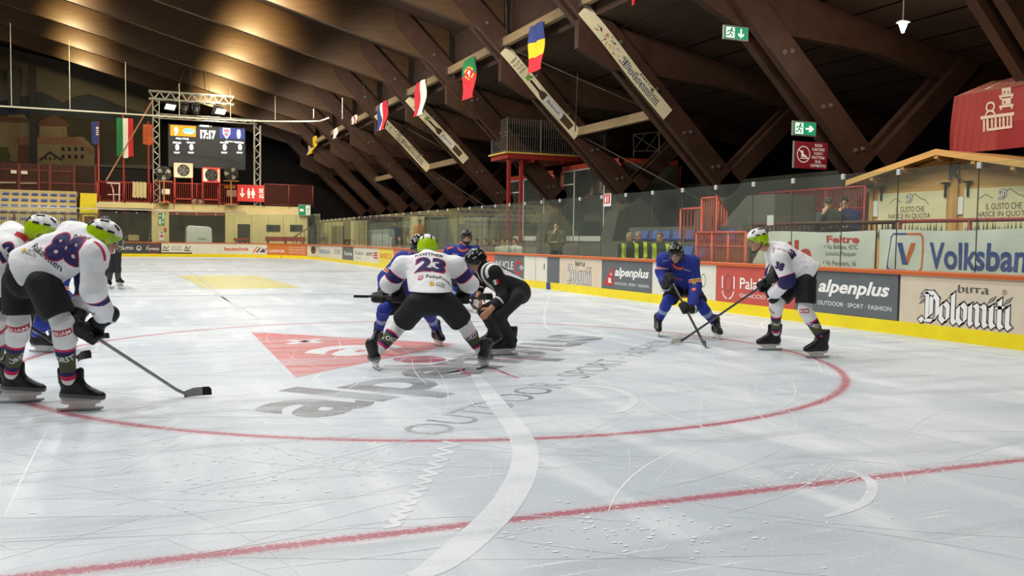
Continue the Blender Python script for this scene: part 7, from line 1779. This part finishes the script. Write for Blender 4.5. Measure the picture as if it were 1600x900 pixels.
sock_logos(I_, {'l': [('sock_lettering', FORST(.13, 'FORST'), 1211, 507, (1, -.05)), ('sock_badge', BURM(.10), 1204, 486, (1, -.2))], 'r': [('sock_lettering', FORST(.15, 'FORST'), 1272, 509, (.98, -.15)), ('sock_badge', BURM(.11), 1256, 486, (.97, .1))]})
# ------------------------------------------------------------------ spectators
def spectator(id, px, py, w, label, top, hair, look, arms='down', sc=1.0, base=0.0, hat=None, bottom=PANT2, upper=False, lean=0.0, group=None, sitting=False, skin=SKIN):
    f = FPX/w; q = lambda dx, dz, dw=0: (px+dx*f, py-dz*f, dw)
    tl = -.95 if not sitting else -.72
    j = dict(hd=q(0, 0), nk=q(.01-lean*.3, -.17), shl=q(-.19-lean*.3, -.25), shr=q(.19-lean*.3, -.25), pel=q(-lean, -.72), hpl=q(-.09-lean, -.76), hpr=q(.09-lean, -.76))
    if arms == 'down': j.update(ell=q(-.24, -.52, .05), elr=q(.24, -.52, .05), hnl=q(-.22, -.76, -.1), hnr=q(.22, -.76, -.1))
    elif arms == 'chin': j.update(ell=q(-.20, -.52, -.1), elr=q(.22, -.52, -.05), hnl=q(-.05, -.17, -.14), hnr=q(-.05, -.50, -.16))
    elif arms == 'rail': j.update(ell=q(-.24, -.50, -.12), elr=q(.22, -.50, -.12), hnl=q(-.07, -.15, -.15), hnr=q(-.02, -.50, -.26))
    elif arms == 'lap': j.update(ell=q(-.23, -.50, .0), elr=q(.23, -.50, .0), hnl=q(-.08, -.62, -.22), hnr=q(.08, -.62, -.22))
    if sitting: j.update(knl=q(-.13-lean, -.80, -.42), knr=q(.13-lean, -.80, -.42))
    else: j.update(knl=q(-.10-lean, -1.15, -.02), knr=q(.10-lean, -1.15, -.02))
    sp = dict(id=id, kind='spect', w=w, j=j, look=look, label=label, top=top, hair=hair, s=sc, base=base, group=group, bottom=bottom, h=.012, hj=.014, hemlen=.06, skin=skin, upper=True)
    if hat: sp['hatname'] = hat; sp['cap_brim'] = hat == 'cap'
    r = person(sp); root = r['root']
    # trousers and shoes set on the floor below
    J = {k_: at(p[0], p[1], w+p[2]) for k_, p in j.items()}; prims = [ell(J['pel'], np.array([nrm(J['shr']-J['shl']), nrm(np.cross(UP, J['shr']-J['shl'])), UP]), V(.17, .15, .15)*sc)]
    d_ = camdir(look[0], 0, look[2])
    for s_ in ('l', 'r'):
        a = J['kn'+s_].copy(); a[2] = base+.10
        if not sitting: pass
        prims += [cap(J['hp'+s_], J['kn'+s_], .10*sc, .08*sc), cap(J['kn'+s_], a, .08*sc, .065*sc)]
        xx = nrm(np.cross(d_, UP)); inst('shoe', SHOE, frame4((a[0], a[1], base), xx, d_, UP, sc), root)
    mesh_obj('trousers', skin_mesh('trousers', union(prims, .04, .006), .015, bottom, 1), root)
    root.location.z = root.location.z
    return r
SHOE = skin_mesh('shoe', union([cap((0, -.05, .05), (0, .15, .04), .042, .036), cap((0, -.04, .10), (0, -.03, .05), .042, .042)], .02, cuts=[(V(0, 0, 0), V(0, 0, -1))]), .011, BOOT, 1)
def cl(name, c): return mat('cloth_'+name, c, .8, var=.12, scale=9, bump=.3, bscale=40)
OLI = cl('olive_navy', (64, 66, 58)); NVY = cl('navy', (34, 36, 48)); HIV = bands('hivis', (40, 42, 40), [('lat', -.3, .3, [(-.21, (196, 214, 40)), (-.11, None), (.11, (196, 214, 40)), (.21, None)])])
spectator('S1', 1294, 318, 18.6, 'spectator in dark vest and cap leaning on the counter, chin in hand, left of two', OLI, cl('cap_olive', (62, 64, 50)), (-.35, -.1, -.9), 'rail', base=ZC, hat='cap', lean=-.12, upper=True)
spectator('S2', 1319, 318, 18.95, 'spectator in dark navy jacket leaning on the counter beside the wooden hut', NVY, HAIR, (-.5, -.1, -.85), 'rail', base=ZC, lean=-.22)
BB = XB+.55
for id, px, py, lab, hair, sit in (('S3', 983, 371, 'bald man in yellow hi-vis vest, left of the three behind the glass', HAIRG, 1), ('S4', 997, 369, 'grey-haired man in dark and yellow hi-vis vest, middle of the three behind the glass', HAIRG, 1), ('S5', 1031, 371, 'person in yellow hi-vis vest sitting apart, right of the three behind the glass', mat('hair_brown', (112, 82, 58), .7, var=.3, scale=50, bump=.4), 1)):
    p = on_x(px, py, BB+(.55 if id == 'S4' else 0)); w_ = float((p-CAMP)@FWD); spectator(id, px, py, w_, lab, HIV, hair, (-.45, -.1, -.88), 'lap', base=0.0, sitting=True)
p = on_x(869, 353, 12.0); spectator('S6', 869, 353, float((p-CAMP)@FWD), 'standing man in olive jacket with hand at his chin behind the glass', cl('olive', (84, 82, 62)), HAIR, (-.2, -.1, -.95), 'chin')
for i, (px, c, lab) in enumerate(((786, (196, 190, 172), 'left'), (794, (206, 200, 184), 'middle'), (804, (214, 208, 196), 'right'))):
    p = on_x(px, 378, 11.45+.55*i); spectator('S7%d' % i, px, 378, float((p-CAMP)@FWD), 'seated spectator in pale shirt behind the glass, %s of three' % lab, cl('pale_%d' % i, c), HAIR, (-.4, -.1, -.9), 'lap', sitting=True)
for i, (px, lab) in enumerate(((744, 'left'), (758, 'middle'), (773, 'right'))):
    p = on_x(px, 378, 11.5+.6*(i%2)); spectator('S8%d' % i, px, 378, float((p-CAMP)@FWD), 'dim seated spectator in dark clothes right of the bearded blue player, %s of three' % lab, cl('dark_%d' % i, (58, 54, 52)), HAIR, (-.4, -.1, -.9), 'lap', sitting=True)
for id, px, py, c, lab in (('S9', 617, 350, (46, 52, 78), 'standing person in dark navy striped jersey behind the corner glass'), ('S10', 631, 352, (50, 48, 48), 'standing person in dark grey jacket beside the navy jersey behind the corner glass'), ('S11', 655, 347, (176, 112, 44), 'standing person in orange-brown jacket behind the glass above the white 23 player')):
    p = on_x(px, py, 12.6 if id != 'S10' else 13.3); spectator(id, px, py, float((p-CAMP)@FWD), lab, cl('c_'+id, c), HAIR, (-.2, -.05, -.97), 'down')
if False:
    for l_ in LOG: print(l_)
